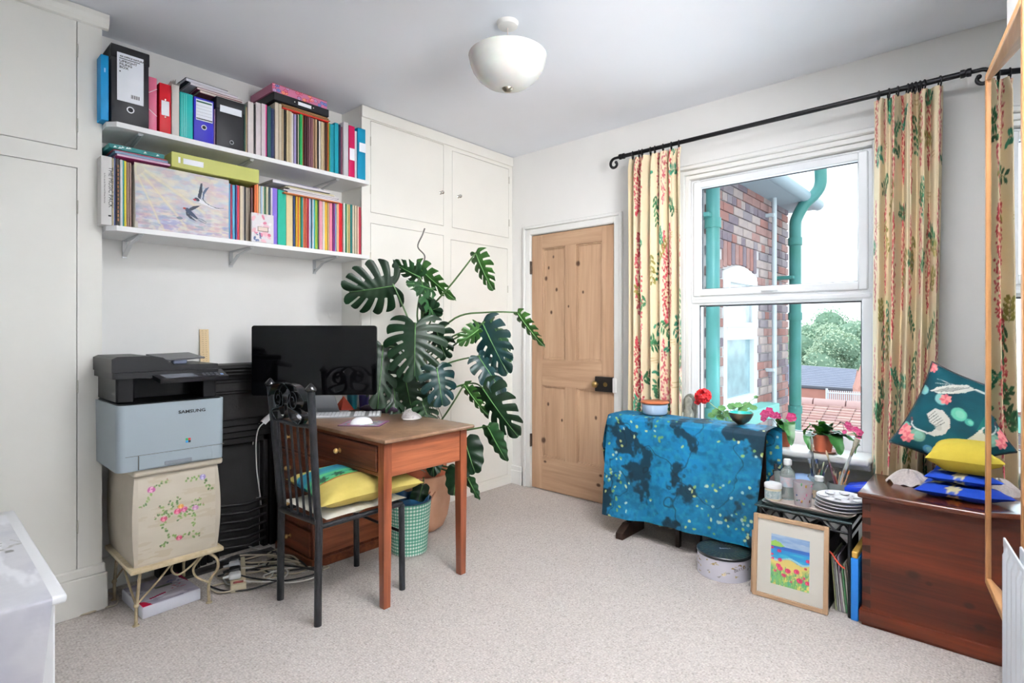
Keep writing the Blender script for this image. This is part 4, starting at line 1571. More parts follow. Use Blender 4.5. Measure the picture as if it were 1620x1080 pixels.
def cushion(name, label, M, w, h, th, cv, m, nu=40, nv=40, group=None, pinch=.10, back=None, wrinkle=.004, seed=1, piping=None, full=3.2):
    """pillow lying in the local xy plane of M, centred, z up; canvas on the top, `back` colour canvas below"""
    t = thing(name, label, 'cushion', tuple(M.translation), 0, group)
    rs = random.Random(seed)
    ph = [rs.uniform(0, 6) for _ in range(6)]
    def f(u, v, sg):
        x, y = 2 * u - 1, 2 * v - 1
        e = (1 - pinch * (1 - abs(y) ** 2.5) * 0.9), (1 - pinch * (1 - abs(x) ** 2.5) * 0.9)
        X, Y = x * e[0] * w / 2, y * e[1] * h / 2
        k = max(0, (1 - abs(x) ** full)) ** .55 * max(0, (1 - abs(y) ** full)) ** .55
        edge = (1 - k) * k * 4
        z = sg * th / 2 * k + sg * wrinkle * edge * (math.sin(9 * x + ph[0]) * math.sin(7 * y + ph[1]) + .6 * math.sin(17 * x * y + ph[2]))
        return M @ Vector((X, Y, z))
    mb = MB()
    mb.grid(lambda u, v: f(u, v, 1), nu, nv)
    mb.grid(lambda u, v: f(u, v, -1), nu, nv)
    mb.f[nu * nv:] = [tuple(reversed(q)) for q in mb.f[nu * nv:]]
    U, V = grid_uv(nu, nv)
    c = np.vstack([cv.sample(U, V), (back or cv).sample(U, V)])
    mb.build('cushion_cover', m, t, smooth=180, cols=c, recalc=False)
    if piping:
        mb = MB()
        pts = [f(k / 20, 0, 1) for k in range(20)] + [f(1, k / 20, 1) for k in range(20)] + [f(1 - k / 20, 1, 1) for k in range(20)] + [f(0, 1 - k / 20, 1) for k in range(21)]
        mb.tube(pts, .0045, n=6, caps=False)
        mb.build('piping', piping, t, smooth=180)
    return t
# seat cushions
cvp = Canvas(60, 60, '#d8d4c8')
nz = cvp.noise(9, 3, 1, 4)
cvp.mix((nz > .55) * .6, '#b9b19c')
cushion('seat_pad', 'thin off-white patterned seat pad underneath the yellow cushion on the metal chair', basis((1.385, 2.285, sz + .011 + .018), (1, 0, 0), (0, 1, 0)), .41, .39, .034, cvp, CLOTHP, 30, 30, pinch=.03)
cvs = Canvas(160, 160, '#b09f58')
nz = cvs.noise(40, 8)
cvs.mix((nz - .4) * 2, '#a3914a', .5)
for (y0, y1, c) in ((38, 62, '#164a80'), (62, 70, '#1d6a78'), (70, 102, '#4f8f48'), (82, 88, '#236a48'), (102, 106, '#8f3a2a'), (28, 38, '#2f8086')):
    cvs.rect(0, 160, y0, y1, c)
nz2 = cvs.noise(30, 11, 3, 1)
cvs.mix(((nz2 > .5) & (cvs.Y > 30) & (cvs.Y < 100)) * .5, '#3a8a7a')
for i in range(5):
    x = 18 + i * 30
    for k in range(6):
        cvs.leaf(x, 90, 11, 2.2, k * 1.047 + .3, '#1d3a2a')
ca_ = math.radians(-8)
cushion('striped_cushion', 'yellow cushion with green and blue bands on the seat of the metal chair', basis((1.428, 2.275, sz + .011 + .036 + .060), (math.cos(ca_), math.sin(ca_), .03), (-math.sin(ca_), math.cos(ca_), .05)), .49, .45, .125, cvs, CLOTHP, 46, 46, pinch=.12, seed=4)

# ------------------------------------------------------------------ waste bin and plant pot
q = Vector((1.885, 2.455, 0))
t = thing('waste_bin', 'green and white gingham waste bin with a blue liner under the desk', 'bin', tuple(q))
cvb = Canvas(252, 90, '#e6ece4')
for i in range(42):
    cvb.rect(i * 6, i * 6 + 3, 0, 90, '#2f9070', .55)
for j in range(15):
    cvb.rect(0, 252, j * 6, j * 6 + 3, '#1f8060', .6)
mb = MB()
mb.grid(lambda u, v: q + Vector(((.098 + .024 * v) * math.cos(2 * PI * u), (.098 + .024 * v) * math.sin(2 * PI * u), .002 + .283 * v)), 252, 90)
U, V = grid_uv(252, 90)
mb.build('bin_body', PRINT, t, smooth=180, cols=cvb.sample(U, V), recalc=False)
mb = MB()
mb.lathe([(.098, .002), (0, .002)], c=q, n=40, close=False)
mb.lathe([(.1205, .285), (.115, .25), (.10, .12), (.090, .012), (0, .010)], c=q, n=40, close=False)
mb.lathe([(.1215, .280), (.124, .287), (.119, .289)], c=q, n=40, close=False)
mb.build('bin_lining', mat('deep_blue_liner', '#15405c', 0.4), t, smooth=60)
mb = MB()
def liner(u, v):
    a = 2 * PI * u
    r = .114 + .004 * math.sin(11 * a) * v - .02 * (1 - v)
    return q + Vector((r * math.cos(a), r * math.sin(a), .20 + .105 * v + .012 * v * math.sin(5 * a)))
mb.grid(liner, 60, 5)
mb.build('bin_bag', mat('blue_bin_bag', '#1d4f78', 0.3, bump=.4, bscale=40), t, smooth=180, recalc=False)

PC = Vector((2.15, 2.66, 0))
t = thing('plant_pot', 'large round terracotta pot with a moulded motif behind the desk leg', 'pot', tuple(PC))
TER = mat('pale_terracotta', '#b98768', 0.75, col2='#c79c82', vscale=9, bump=.15, bscale=60)
mb = MB()
mb.lathe([(.085, .0), (.125, .03), (.15, .09), (.165, .17), (.168, .26), (.165, .33), (.17, .335), (.17, .35), (.158, .35), (.15, .30), (.14, .10), (0, .05)], c=PC, n=44)
mb.build('outer_pot', TER, t, smooth=50)
mb = MB()
c = PC + (-FW) * .166 + RT * .035 + Vector((0, 0, .235))
for k in range(3):
    mb.tube(smoothpath([c + RT * (.03 * k - .03) + Vector((0, 0, -.04)), c + RT * (.03 * k - .02) + Vector((0, 0, .0)) - FW * .002, c + RT * (.03 * k + .005) + Vector((0, 0, .04))], 5), .005, n=6)
mb.build('moulded_motif', mat('terracotta_motif', '#a9745a', 0.75), t, smooth=180)
mb = MB()
mb.lathe([(.11, .06), (.125, .30), (.142, .355), (.146, .41), (.136, .41), (.13, .36)], c=PC, n=40, close=False)
mb.build('inner_pot', mat('orange_terracotta', '#a2553a', 0.7), t, smooth=50)
mb = MB()
mb.lathe([(0, .375), (.132, .37), (.132, .05)], c=PC, n=30, close=False)
mb.build('soil', mat('dark_potting_soil', '#2a1f18', 0.95, bump=.8, bscale=60), t, smooth=60)
# ------------------------------------------------------------------ monstera
LEAFM = [mat('monstera_dark', '#0e2a15', 0.42, col2='#071a0c', vscale=14, spec=.3), mat('monstera_mid', '#1e4420', 0.42, col2='#112e17', vscale=14, spec=.3),
         mat('monstera_bright', '#2f5c1e', 0.4, col2='#1d4216', vscale=14), mat('monstera_blue_sheen', '#0b2a30', 0.38, col2='#08231a', vscale=14, spec=.3)]
RIB = mat('leaf_rib', '#4d7a3c', 0.45)
STEMG = mat('green_petiole', '#3c5a2e', 0.45)
STEMB = mat('brown_aerial_stem', '#4a4034', 0.6, bump=.3, bscale=80)

def leaf_mesh(B, T, hw, roll, k, parent, N=6, slots=True, fold=.25, droop=.25, seed=0, name='leaf'):
    rs = random.Random(seed)
    B, T = Vector(B), Vector(T)
    ax = (T - B)
    L = ax.length
    ax.normalize()
    view = (Vector((0, 0, CH)) - B).normalized()
    side = ax.cross(view).normalized()
    nrm = side.cross(ax).normalized()
    Rm = Matrix.Rotation(math.radians(roll), 3, ax)
    side, nrm = Rm @ side, Rm @ nrm
    K = 7
    hw *= .88
    cols = N * K
    Rn = 7
    r0 = .42
    mb = MB()
    for sg in (-1, 1):
        vs = []
        for i in range(cols + 1):
            v = i / cols
            lob = (v * N) % 1.0 if i < cols else 1.0
            root = L * (.80 * v ** 1.15)
            ang = math.radians(150 - 128 * v ** .75)
            ln = hw * (1.05 + .12 * math.sin(PI * v)) * (1 - .25 * v ** 3)
            if v < .12:
                ln *= .62 + 3.1 * v
            if v > .85:
                ln = ln * (1 - (v - .85) / .15) + (L - root) * ((v - .85) / .15)
                ang *= (1 - (v - .85) / .15)
            edge = 1 - .18 * abs(2 * ((v * N) % 1.0) - .83) ** 2.5 if slots else 1
            ln *= edge * (1 + .05 * math.sin(v * 23 + seed))
            for j in range(Rn + 1):
                r = j / Rn
                a2 = ang - .35 * r * (1 - v)
                x = root + math.cos(a2) * ln * r
                y = math.sin(a2) * ln * r * sg
                if v >= .999:
                    y = 0
                    x = root + (L - root) * r
                z = -fold * abs(y) * .6 + fold * .5 * abs(y) * (1 - abs(y) / (hw * 1.2)) - droop * (x / L) ** 2 * L * .35 - droop * .5 * y * y / hw
                z += .006 * math.sin(v * N * 2 * PI) * r
                vs.append(B + ax * x + side * y + nrm * z)
        fs = []
        for i in range(cols):
            cut = slots and (i % K >= K - 2) and i > K * .5 and i < cols - 3
            for j in range(Rn):
                if cut and j / Rn >= r0 - .08 * ((i // K) % 2) and not (j == Rn and False):
                    continue
                a = i * (Rn + 1) + j
                f = (a, a + 1, a + Rn + 2, a + Rn + 1)
                fs.append(f if sg > 0 else f[::-1])
        mb.add(vs, fs)
    mb.m = 1
    def rib(x):
        return B + ax * x + nrm * (-droop * (x / L) ** 2 * L * .35 + .0015)
    mb.tube([rib(L * q / 7) for q in range(8)], [.0035 - .0004 * q for q in range(8)], n=5)
    return mb.build(name, [LEAFM[k], RIB], parent, smooth=180, recalc=False)

def leafy():
    t = thing('monstera_plant', 'tall Swiss cheese plant with large split dark green leaves between desk and cupboard', 'plant', (PC.x, PC.y, .372))
    D = 3.32
    stem_px = [(672, 752, 3.36), (670, 690, 3.36), (676, 620, 3.34), (672, 560, 3.32), (668, 500, 3.32), (674, 450, 3.32)]
    stem_px[0] = None
    base = Vector((PC.x - .0, PC.y, .36))
    pts = [base] + [ad(*p) for p in stem_px[1:]]
    sp = smoothpath(pts, 6)
    mb = MB(); mb.tube(sp, [.016 - .008 * i / len(sp) for i in range(len(sp))], n=10)
    mb.build('main_stem', STEMB, t, smooth=180)
    mb = MB(); mb.tube(smoothpath([sp[-1], ad(668, 425, 3.3), ad(672, 405, 3.3), ad(661, 390, 3.3), ad(668, 372, 3.3), ad(672, 361, 3.3)], 6), .0042, n=7)
    mb.build('young_shoot', mat('grey_shoot', '#5d5a56', 0.6), t, smooth=180)
    def node(z):
        return min(sp, key=lambda p: abs(p.z - z))
    LV = [  # attach, tip, half width, roll, material, lobes, slots, node py, petiole mids
        ((622, 452, 3.18), (553, 463, 3.10), .165, -12, 0, 6, True, 585, [(652, 520, 3.2)]),
        ((664, 438, 3.25), (622, 418, 3.2), .075, -38, 1, 5, True, 520, [(672, 470, 3.26)]),
        ((684, 458, 3.22), (645, 444, 3.15), .07, 58, 1, 5, True, 530, [(684, 500, 3.25)]),
        ((660, 420, 3.25), (718, 478, 3.2), .07, 40, 2, 6, True, 520, [(664, 455, 3.26)]),
        ((668, 450, 3.2), (692, 508, 3.15), .065, -50, 1, 5, True, 540, [(660, 500, 3.22)]),
        ((753, 401, 3.15), (776, 461, 3.15), .075, 42, 2, 6, True, 500, [(712, 452, 3.2)]),
        ((657, 513, 3.05), (655, 594, 2.98), .175, 6, 0, 7, True, 600, [(668, 540, 3.12)]),
        ((606, 548, 3.10), (598, 648, 3.0), .115, -8, 0, 6, True, 640, [(640, 560, 3.16)]),
        ((640, 592, 3.14), (652, 656, 3.14), .15, 10, 0, 6, True, 640, [(655, 600, 3.2)]),
        ((622, 606, 3.16), (628, 660, 3.1), .085, -20, 0, 5, True, 660, [(650, 620, 3.22)]),
        ((691, 583, 3.02), (701, 640, 2.98), .105, -14, 3, 5, True, 590, [(682, 590, 3.1)]),
        ((757, 521, 3.08), (728, 544, 3.05), .065, -30, 2, 5, True, 570, [(716, 532, 3.15)]),
        ((764, 512, 3.10), (801, 592, 3.02), .115, 22, 3, 6, True, 575, [(722, 543, 3.16)]),
        ((776, 508, 3.14), (814, 572, 3.16), .08, -44, 1, 6, True, 560, [(730, 530, 3.2)]),
        ((819, 495, 3.10), (858, 553, 3.08), .055, 48, 2, 6, True, 545, [(720, 503, 3.2), (770, 494, 3.16)]),
        ((757, 564, 3.06), (801, 626, 3.02), .085, -34, 3, 5, True, 585, [(716, 572, 3.14)]),
        ((764, 614, 3.04), (816, 694, 2.98), .125, 36, 0, 6, True, 645, [(715, 615, 3.14), (748, 606, 3.08)]),
        ((735, 609, 3.06), (768, 660, 3.03), .05, 46, 2, 5, True, 700, [(705, 655, 3.12)]),
        ((772, 675, 3.00), (800, 732, 3.00), .06, 40, 1, 5, False, 690, [(733, 681, 3.1)]),
        ((736, 698, 3.14), (750, 748, 3.1), .085, 20, 0, 4, False, 720, [(712, 705, 3.2)]),
        ((724, 742, 3.10), (717, 784, 3.08), .068, 10, 0, 4, False, 730, [(706, 738, 3.2)]),
        ((741, 757, 3.08), (757, 792, 3.06), .035, 40, 1, 4, False, 735, [(722, 750, 3.16)]),
        ((668, 636, 3.10), (682, 674, 3.04), .075, -10, 1, 5, True, 660, [(668, 648, 3.2)]),
        ((688, 712, 3.22), (684, 752, 3.16), .06, 18, 0, 5, False, 700, [(690, 720, 3.3)]),
        ((668, 768, 3.10), (655, 822, 3.02), .05, -12, 0, 4, False, 740, [(670, 760, 3.2)]),
        ((672, 494, 3.2), (692, 488, 3.16), .07, 20, 0, 4, False, 520, [(672, 500, 3.25)]),
        ((690, 520, 3.16), (703, 566, 3.14), .09, 30, 0, 5, True, 560, [(686, 540, 3.2)]),
    ]
    for i, (a, b, hw, roll, m, N, sl, ny, mids) in enumerate(LV):
        A, B = ad(*a), ad(*b)
        leaf_mesh(A, B, hw, roll, m, t, N, sl, seed=i, droop=.22 + .05 * (i % 3))
        n0 = node(1.22 - (ny - 523) / 865 * 3.33)
        mb = MB()
        pp = smoothpath([n0] + [ad(*q) for q in mids] + [A + (B - A).normalized() * -.004, A], 6)
        mb.tube(pp, [.0062 - .0028 * i2 / len(pp) for i2 in range(len(pp))], n=7)
        mb.build('petiole', STEMG, t, smooth=180)
    rs = random.Random(9)
    for i in range(14):
        n0 = node(rs.uniform(.62, 1.0))
        e = PC + Vector((rs.uniform(-.1, .1), rs.uniform(-.1, .1), .37))
        m1 = n0.lerp(e, .4) + RT * rs.uniform(-.02, .12) - FW * rs.uniform(.0, .1) + Vector((0, 0, rs.uniform(-.03, .03)))
        m2 = n0.lerp(e, .7) + RT * rs.uniform(-.04, .10) - FW * rs.uniform(.0, .06)
        mb = MB(); mb.tube(smoothpath([n0, m1, m2, e], 6), .0024, n=6)
        mb.build('aerial_root', STEMB, t, smooth=180)
    for i in range(9):      # dead leaf curls and roots lying on the soil
        a = rs.uniform(0, 6.28)
        c = PC + Vector((.08 * math.cos(a), .08 * math.sin(a), .385))
        mb = MB(); mb.tube(smoothpath([c, c + Vector((rs.uniform(-.06, .06), rs.uniform(-.06, .06), .03)), c + Vector((rs.uniform(-.1, .1), rs.uniform(-.1, .1), .012))], 5), .003, n=6)
        mb.build('dry_root', mat('pale_dry_root', '#8a7f6c', 0.8), t, smooth=180)
leafy()

# ------------------------------------------------------------------ painted cabinet on a wire stand
CABM = mat('cream_painted_tin', '#bfb6a6', 0.5, col2='#b2a898', vscale=7, bump=.05)
CABE = mat('antique_cream_edge', '#b5a27e', 0.5, col2='#c9bb9d', vscale=30)
cx0, cx1, cy0, cy1, cz0, cz1 = .628, .957, 2.625, 3.03, .235, .640
t = thing('painted_cabinet', 'cream flower-painted box cabinet on a curly wire stand under the printer', 'cabinet', ((cx0 + cx1) / 2, (cy0 + cy1) / 2, 0))
def bow(z):
    s_ = (z - cz0) / (cz1 - cz0)
    return .012 * math.sin(PI * s_) + .004
mb = MB()
n = 14
vs = []
for i in range(n + 1):
    z = cz0 + .012 + (cz1 - cz0 - .03) * i / n
    b_ = bow(z)
    vs += [Vector((cx0 + .012 - b_, cy0 + .015 - b_, z)), Vector((cx1 - .012 + b_, cy0 + .015 - b_, z)), Vector((cx1 - .012 + b_, cy1, z)), Vector((cx0 + .012 - b_, cy1, z))]
mb.add(vs, [(3, 2, 1, 0), (n * 4, n * 4 + 1, n * 4 + 2, n * 4 + 3)] + [(k * 4 + i, k * 4 + (i + 1) % 4, k * 4 + 4 + (i + 1) % 4, k * 4 + 4 + i) for k in range(n) for i in range(4)])
mb.build('cabinet_body', CABM, t, smooth=30)
mb = MB(); mb.bb(cx0 - .012, cx1 + .015, cy0 - .014, cy1 + .004, cz0 - .006, cz0 + .014, .006, 2); mb.build('base_moulding', CABE, t, smooth=40)
mb = MB()
pr = [(0, 0), (0, .028)]
mb.bb(cx0 - .004, cx1 + .012, cy0 - .012, cy1, cz1 - .018, cz1 + .012, .012, 4); mb.build('lid', CABM, t, smooth=50)
# flower painting on the front, following the bow
cw, ch = 160, 190
cv = Canvas(cw, ch, '#beb5a5')
nz = cv.noise(26, 4, 2, .6)
cv.mix((nz - .35) * 2.2, '#c8bfb0', .8)
cv.mix((cv.noise(9, 5, 6, 1) > .62) * .35, '#a8987c')
rs = random.Random(12)
def rose(x, y, r, c1, c2):
    cv.ell(x, y, r, r * .85, c1)
    cv.ell(x - r * .2, y + r * .1, r * .55, r * .5, c2)
    for k in range(4):
        cv.ell(x + r * .6 * math.cos(k * 1.6), y + r * .5 * math.sin(k * 1.6), r * .4, r * .25, c2 if k % 2 else c1, k)
    cv.ell(x + r * .1, y - r * .2, r * .25, r * .2, c1)
def sprig(x, y, a, L, n=5):
    for k in range(n):
        d = L * (k + .5) / n
        xx, yy = x + d * math.cos(a) + rs.uniform(-1, 1), y + d * math.sin(a) + rs.uniform(-1.5, 1.5)
        cv.leaf(xx, yy, rs.uniform(5, 8), 2.0, a + rs.choice((-1, 1)) * rs.uniform(.6, 1.2), rs.choice(['#587838', '#6d8f45', '#3f5f30', '#82985a']))
    cv.ell(x + L * math.cos(a), y + L * math.sin(a), 1.4, 1.4, '#9a6a6a')
X0, Y0 = 83, 112
for k in range(22):
    a = -.55 * PI + 2 * PI * k / 22
    rx, ry = 34, 36
    xx, yy = X0 + rx * math.cos(a), Y0 + ry * math.sin(a) * (1 if math.sin(a) > 0 else .75)
    for _ in range(2):
        cv.leaf(xx + rs.uniform(-3, 3), yy + rs.uniform(-3, 3), rs.uniform(5, 8), 2.2, rs.uniform(0, 6.3), rs.choice(['#5c7a3c', '#6d8f45', '#82985a', '#4a6a35']))
for (x, y, a, L) in ((60, 90, PI, 28), (60, 84, PI * 1.2, 24), (80, 80, -PI / 2, 24), (100, 84, -.6, 30), (104, 90, -.25, 30), (70, 82, PI * 1.35, 20), (82, 88, PI / 2, 18), (60, 152, 2.6, 18), (108, 150, .3, 18), (92, 92, .9, 12)):
    sprig(x, y, a, L, 6)
rose(78, 88, 7.5, '#b5315f', '#e08aa6'); rose(92, 86, 7, '#b03a72', '#d88bb0'); rose(85, 78, 6, '#d08a3c', '#e8c07a')
rose(50, 98, 7, '#b23a60', '#e08aa0'); rose(116, 88, 7, '#b077a6', '#d8b0cf'); rose(82, 150, 6.5, '#b03058', '#d98a9c')
sprig(26, 30, 2.1, 38, 8); sprig(30, 26, -.5, 32, 7); rose(26, 28, 8, '#a84a86', '#e2b0c8')
sprig(132, 20, PI, 34, 8); sprig(134, 24, 1.1, 34, 8); rose(133, 20, 7, '#8a7ab8', '#c8c0e0')
mb = MB()
def fr(u, v):
    z = cz0 + .022 + (cz1 - cz0 - .05) * v
    b_ = bow(z)
    return Vector((cx0 + .018 + (cx1 - cx0 - .036) * u, cy0 + .015 - b_ - .0012, z))
mb.grid(fr, cw, ch)
U, V = grid_uv(cw, ch)
mb.build('painted_front', PRINT, t, smooth=180, cols=cv.sample(U, V), recalc=False)
WIRE = mat('cream_wire', '#b3a486', 0.5, col2='#8c7b5e', vscale=40)
feet = [(.648, 2.667), (.923, 2.652), (.645, 3.0), (.93, 3.0)]
tops = [(cx0 + .03, cy0 + .02), (cx1 - .02, cy0 + .02), (cx0 + .03, cy1 - .03), (cx1 - .02, cy1 - .03)]
for i, ((fx, fy), (tx, ty)) in enumerate(zip(feet, tops)):
    mb = MB()
    if i % 2 == 0:
        mb.tube([(fx, fy, 0), (fx, fy - .005, .08), (tx, ty, cz0 - .004)], .0065, n=8)
        mb.sphere((fx, fy - .004, .085), .011, 10, 6)
    else:
        mb.tube(smoothpath([(fx, fy, 0), (fx, fy, .09), (fx + .035, fy, .14), (tx + .015, ty, .19), (tx - .02, ty, cz0 - .008)], 6), .0065, n=8)
        mb.tube(smoothpath([(fx, fy, .09), (fx - .05, fy, .13), (fx - .065, fy, .17), (fx - .045, ty, .205), (fx - .02, ty, cz0 - .008)], 6), .005, n=8)
    mb.tube([(fx, fy, 0), (fx, fy, .004)], [.014, .012], n=12)
    mb.build('wire_leg', WIRE, t, smooth=60)
ya = cy0 + .03
for pts in ([(feet[0][0], feet[0][1], .085), (.72, ya, .16), (.78, ya, cz0 - .008)], [(.78, ya, cz0 - .01), (.775, ya, .19), (.80, ya, .165), (.84, ya, .18), (.90, ya, cz0 - .01)],
            [(feet[0][0], feet[0][1], .085), (.640, 2.75, .16), (.636, 2.82, cz0 - .01)], [(feet[2][0], feet[2][1], .085), (.64, 2.95, .16), (.636, 2.88, cz0 - .01)],
            [(feet[2][0], feet[2][1], .085), (.72, 3.02, .17), (.78, 3.02, cz0 - .01)]):
    mb = MB(); mb.tube(smoothpath(pts, 6), .0045, n=8)
    mb.build('curly_brace', WIRE, t, smooth=180)

# ------------------------------------------------------------------ printer
px0, px1, py0, py1, pz0 = .566, .972, 2.60, 2.972, cz1 + .013
pzt = .920
t = thing('printer', 'grey and black multifunction laser printer on top of the painted cabinet', 'printer', ((px0 + px1) / 2, (py0 + py1) / 2, pz0))
PG = mat('printer_light_grey', '#8d989f', 0.45)
PB = mat('printer_charcoal', '#111114', 0.42, spec=.25, bump=.05, bscale=400)
PB2 = mat('printer_black', '#08080a', 0.4, spec=.2)
def roundbox(mb, x0, x1, y0, y1, z0, z1, r, taper=0.0):
    pl = [(x0 + q[0], y0 + q[1]) for q in rrect(x1 - x0, y1 - y0, r, 6)]
    cx_, cy_ = (x0 + x1) / 2, (y0 + y1) / 2
    n = len(pl)
    vs = [Vector((cx_ + (x - cx_) * (1 - taper), cy_ + (y - cy_) * (1 - taper), z0)) for x, y in pl] + [Vector((x, y, z1)) for x, y in pl]
    mb.add(vs, [tuple(range(n))[::-1], tuple(range(n, 2 * n))] + [(i, (i + 1) % n, n + (i + 1) % n, n + i) for i in range(n)])
mb = MB(); roundbox(mb, px0, px1, py0, py1, pz0, pzt, .03, .012); mb.build('lower_body', PG, t, smooth=40)
mb = MB()
mb.bb(px0 + .075, px1 - .055, py0 - .004, py0 + .02, pz0 + .004, pz0 + .06, .002)
tr = mb.build('paper_tray', PG, t)
mb = MB(); mb.bb(px0 + .165, px0 + .27, py0 - .006, py0 + .0, pz0 + .006, pz0 + .024, .003); mb.build('tray_handle', mat('tray_recess', '#6f757c', 0.5), tr)
mb = MB()
mb.box(px0 + .03, px1 - .004, py0 - .0005, py0 + .01, pz0 + .0605, pz0 + .0618)
mb.box(px0 + .0735, px0 + .0750, py0 - .0045, py0 + .01, pz0 + .004, pz0 + .0605)
mb.build('panel_gap', DARKGAP, t)
text('brand_lettering', 'SAMSUNG', .019, basis((px0 + .218, py0 - .0012, pzt - .046), (1, 0, 0), (0, 0, 1)), INK, t, bold=.0003, xs=1.22)
for k, (dx, dz, c) in enumerate(((0, 0, '#1f9a4a'), (.010, .0, '#c7382e'), (.0, -.010, '#2a86c8'), (.010, -.010, '#1c1c22'))):
    mb = MB(); mb.bb(px0 + .246 + dx, px0 + .2555 + dx, py0 - .0015, py0 + .001, pz0 + .098 + dz, pz0 + .107 + dz, .0008)
    mb.build('colour_square', mat('badge_' + c[1:], c, 0.4), t)
ui = pzt
mb = MB(); roundbox(mb, px0 + .008, px1 - .008, py0 + .012, py1 - .01, ui, ui + .004, .03); mb.build('output_deck', PB2, t, smooth=40)
mb = MB()
mb.bb(px0 + .01, px0 + .075, py0 + .05, py1 - .01, ui + .003, ui + .115, .008)
mb.bb(px0 + .075, px1 - .02, py0 + .22, py1 - .01, ui + .003, ui + .115, .004)
mb.bb(px1 - .075, px1 - .02, py0 + .05, py1 - .01, ui + .003, ui + .115, .004)
mb.build('upper_housing', PB2, t, smooth=40)
mb = MB(); roundbox(mb, px0 - .004, px1 - .012, py0 + .03, py1, ui + .105, ui + .13, .02); mb.build('scanner_base', PB, t, smooth=40)
# control panel
mb = MB()
poly = [(px0 + .145, 0), (px1 + .005, 0), (px1 + .008, .10), (px0 + .12, .10)]
cpM = basis((0, py0 - .022, ui + .082), (1, 0, 0), (0, 1, .28))
mb.prism([(a, b) for a, b in poly], .018, cpM)
cp = mb.build('control_panel', PB, t)
mb = MB(); mb.prism([(px0 + .17, .015), (px0 + .29, .015), (px0 + .28, .075), (px0 + .155, .075)], .0008, cpM @ Matrix.Translation((0, 0, .018)))
mb.build('panel_display', mat('panel_lcd', '#6d7078', 0.2), cp)
for i in range(4):
    for j in range(3):
        mb = MB(); a = px0 + .315 + i * .017
        mb.bb(a, a + .011, .02 + j * .02, .032 + j * .02, .018, .020, .001, M=cpM)
        mb.build('key_button', mat('button_' + ('r' if (i == 3 and j == 2) else 'g'), '#b03a2c' if (i == 3 and j == 2) else '#4c4d55', 0.4), cp)
mb = MB(); mb.bb(px0 + .385, px0 + .397, .02, .034, .018, .0205, .001, M=cpM); mb.build('start_button', mat('start_blue', '#6f8fc0', .4), cp)
# document feeder on top
z0 = ui + .131
mb = MB()
prof = [(px0 - .008, z0), (px0 - .008, z0 + .055), (px0 + .01, z0 + .064), (px0 + .13, z0 + .064), (px0 + .17, z0 + .056), (px0 + .215, z0 + .022), (px1 - .02, z0 + .022), (px1 - .016, z0)]
n = len(prof)
mb.add([Vector((x, y, z)) for y in (py0 + .032, py1 - .02) for x, z in prof], [tuple(range(n)), tuple(range(n, 2 * n))[::-1]] + [(i, (i + 1) % n, n + (i + 1) % n, n + i) for i in range(n)])
mb.build('document_feeder', PB, t, smooth=20)
mb = MB(); mb.add([Vector(p) for p in ((px0 + .20, py0 + .10, z0 + .045), (px1 - .05, py0 + .10, z0 + .050), (px1 - .05, py1 - .06, z0 + .066), (px0 + .18, py1 - .06, z0 + .062), (px0 + .20, py0 + .10, z0 + .038), (px1 - .05, py0 + .10, z0 + .044), (px1 - .05, py1 - .06, z0 + .060), (px0 + .18, py1 - .06, z0 + .02))],
       [(0, 1, 2, 3), (7, 6, 5, 4), (0, 4, 5, 1), (1, 5, 6, 2), (2, 6, 7, 3), (3, 7, 4, 0)])
mb.build('feeder_tray', mat('tray_dark_grey', '#3c3d43', .4), t)
mb = MB(); mb.bb(px0 + .235, px0 + .29, py0 + .12, py0 + .16, z0 + .023, z0 + .0445, .004); mb.build('paper_guide', mat('pale_blue_plastic', '#8d9ab8', .4), t)

# wooden ruler on the mantel
t = None
mb = MB(); r0 = Vector((1.072, 3.135, 1.0425))
mb.add([r0 + Vector(p) for p in ((-.022, 0, 0), (.022, 0, 0), (.022, .004, 0), (-.022, .004, 0), (-.022, .016, .185), (.022, .016, .185), (.022, .020, .185), (-.022, .020, .185))], [(3, 2, 1, 0), (4, 5, 6, 7), (0, 1, 5, 4), (1, 2, 6, 5), (2, 3, 7, 6), (3, 0, 4, 7)])
rt_ = thing('wooden_ruler', 'pale wooden measuring ruler standing on the mantel behind the printer', 'ruler', tuple(r0))
mb.build('ruler_body', mat('pale_boxwood', '#cdb48a', .5, var=.05), rt_)
mb = MB()
for k in range(16):
    z = .008 + k * .0112
    yy = .016 * z / .185 - .0004
    for s_ in (-1, 1):
        mb.box(r0.x + s_ * .004 - .0, r0.x + s_ * (.004 + (.010 if k % 5 == 0 else .006)), r0.y + yy, r0.y + yy + .001, r0.z + z, r0.z + z + .0012)
mb.build('ruler_marks', INK, rt_)

# ------------------------------------------------------------------ floor clutter by the cabinet
a0, a1 = at(225, 981, 'z', 0), at(318, 948, 'z', 0)
dx_ = (a1 - a0).normalized()
PM = basis(a0 + Vector((0, 0, .0005)), dx_, Vector((0, 0, 1)).cross(dx_))
t = thing('paper_parcel', 'plastic-wrapped parcel of white paper with red print on the floor under the painted cabinet', 'parcel', tuple(a0))
w_, d_ = (a1 - a0).length, .27
mb = MB(); mb.bb(0, w_, 0, d_, 0, .05, .006, 2, M=PM); mb.build('paper_block', mat('white_paper_edge', '#d9dae4', .6, bump=.2, bscale=300, stretch=(1, 1, 8)), t, smooth=40)
cv = Canvas(90, 110, '#b9b4c4')
nz = cv.noise(22, 8)
cv.mix((nz - .4) * 3, '#8f8ba0', .7)
cv.mix((cv.noise(14, 9, 2, 1) > .58) * .6, '#dcdae6')
rs = random.Random(4)
for i in range(7):
    cv.ell(20 + i * 4, 84 - i * 1.2, 2, 3, '#b02a5a')
cv.rect(38, 66, 40, 50, '#8d8f88'); cv.rect(42, 62, 43, 47, '#5c6460')
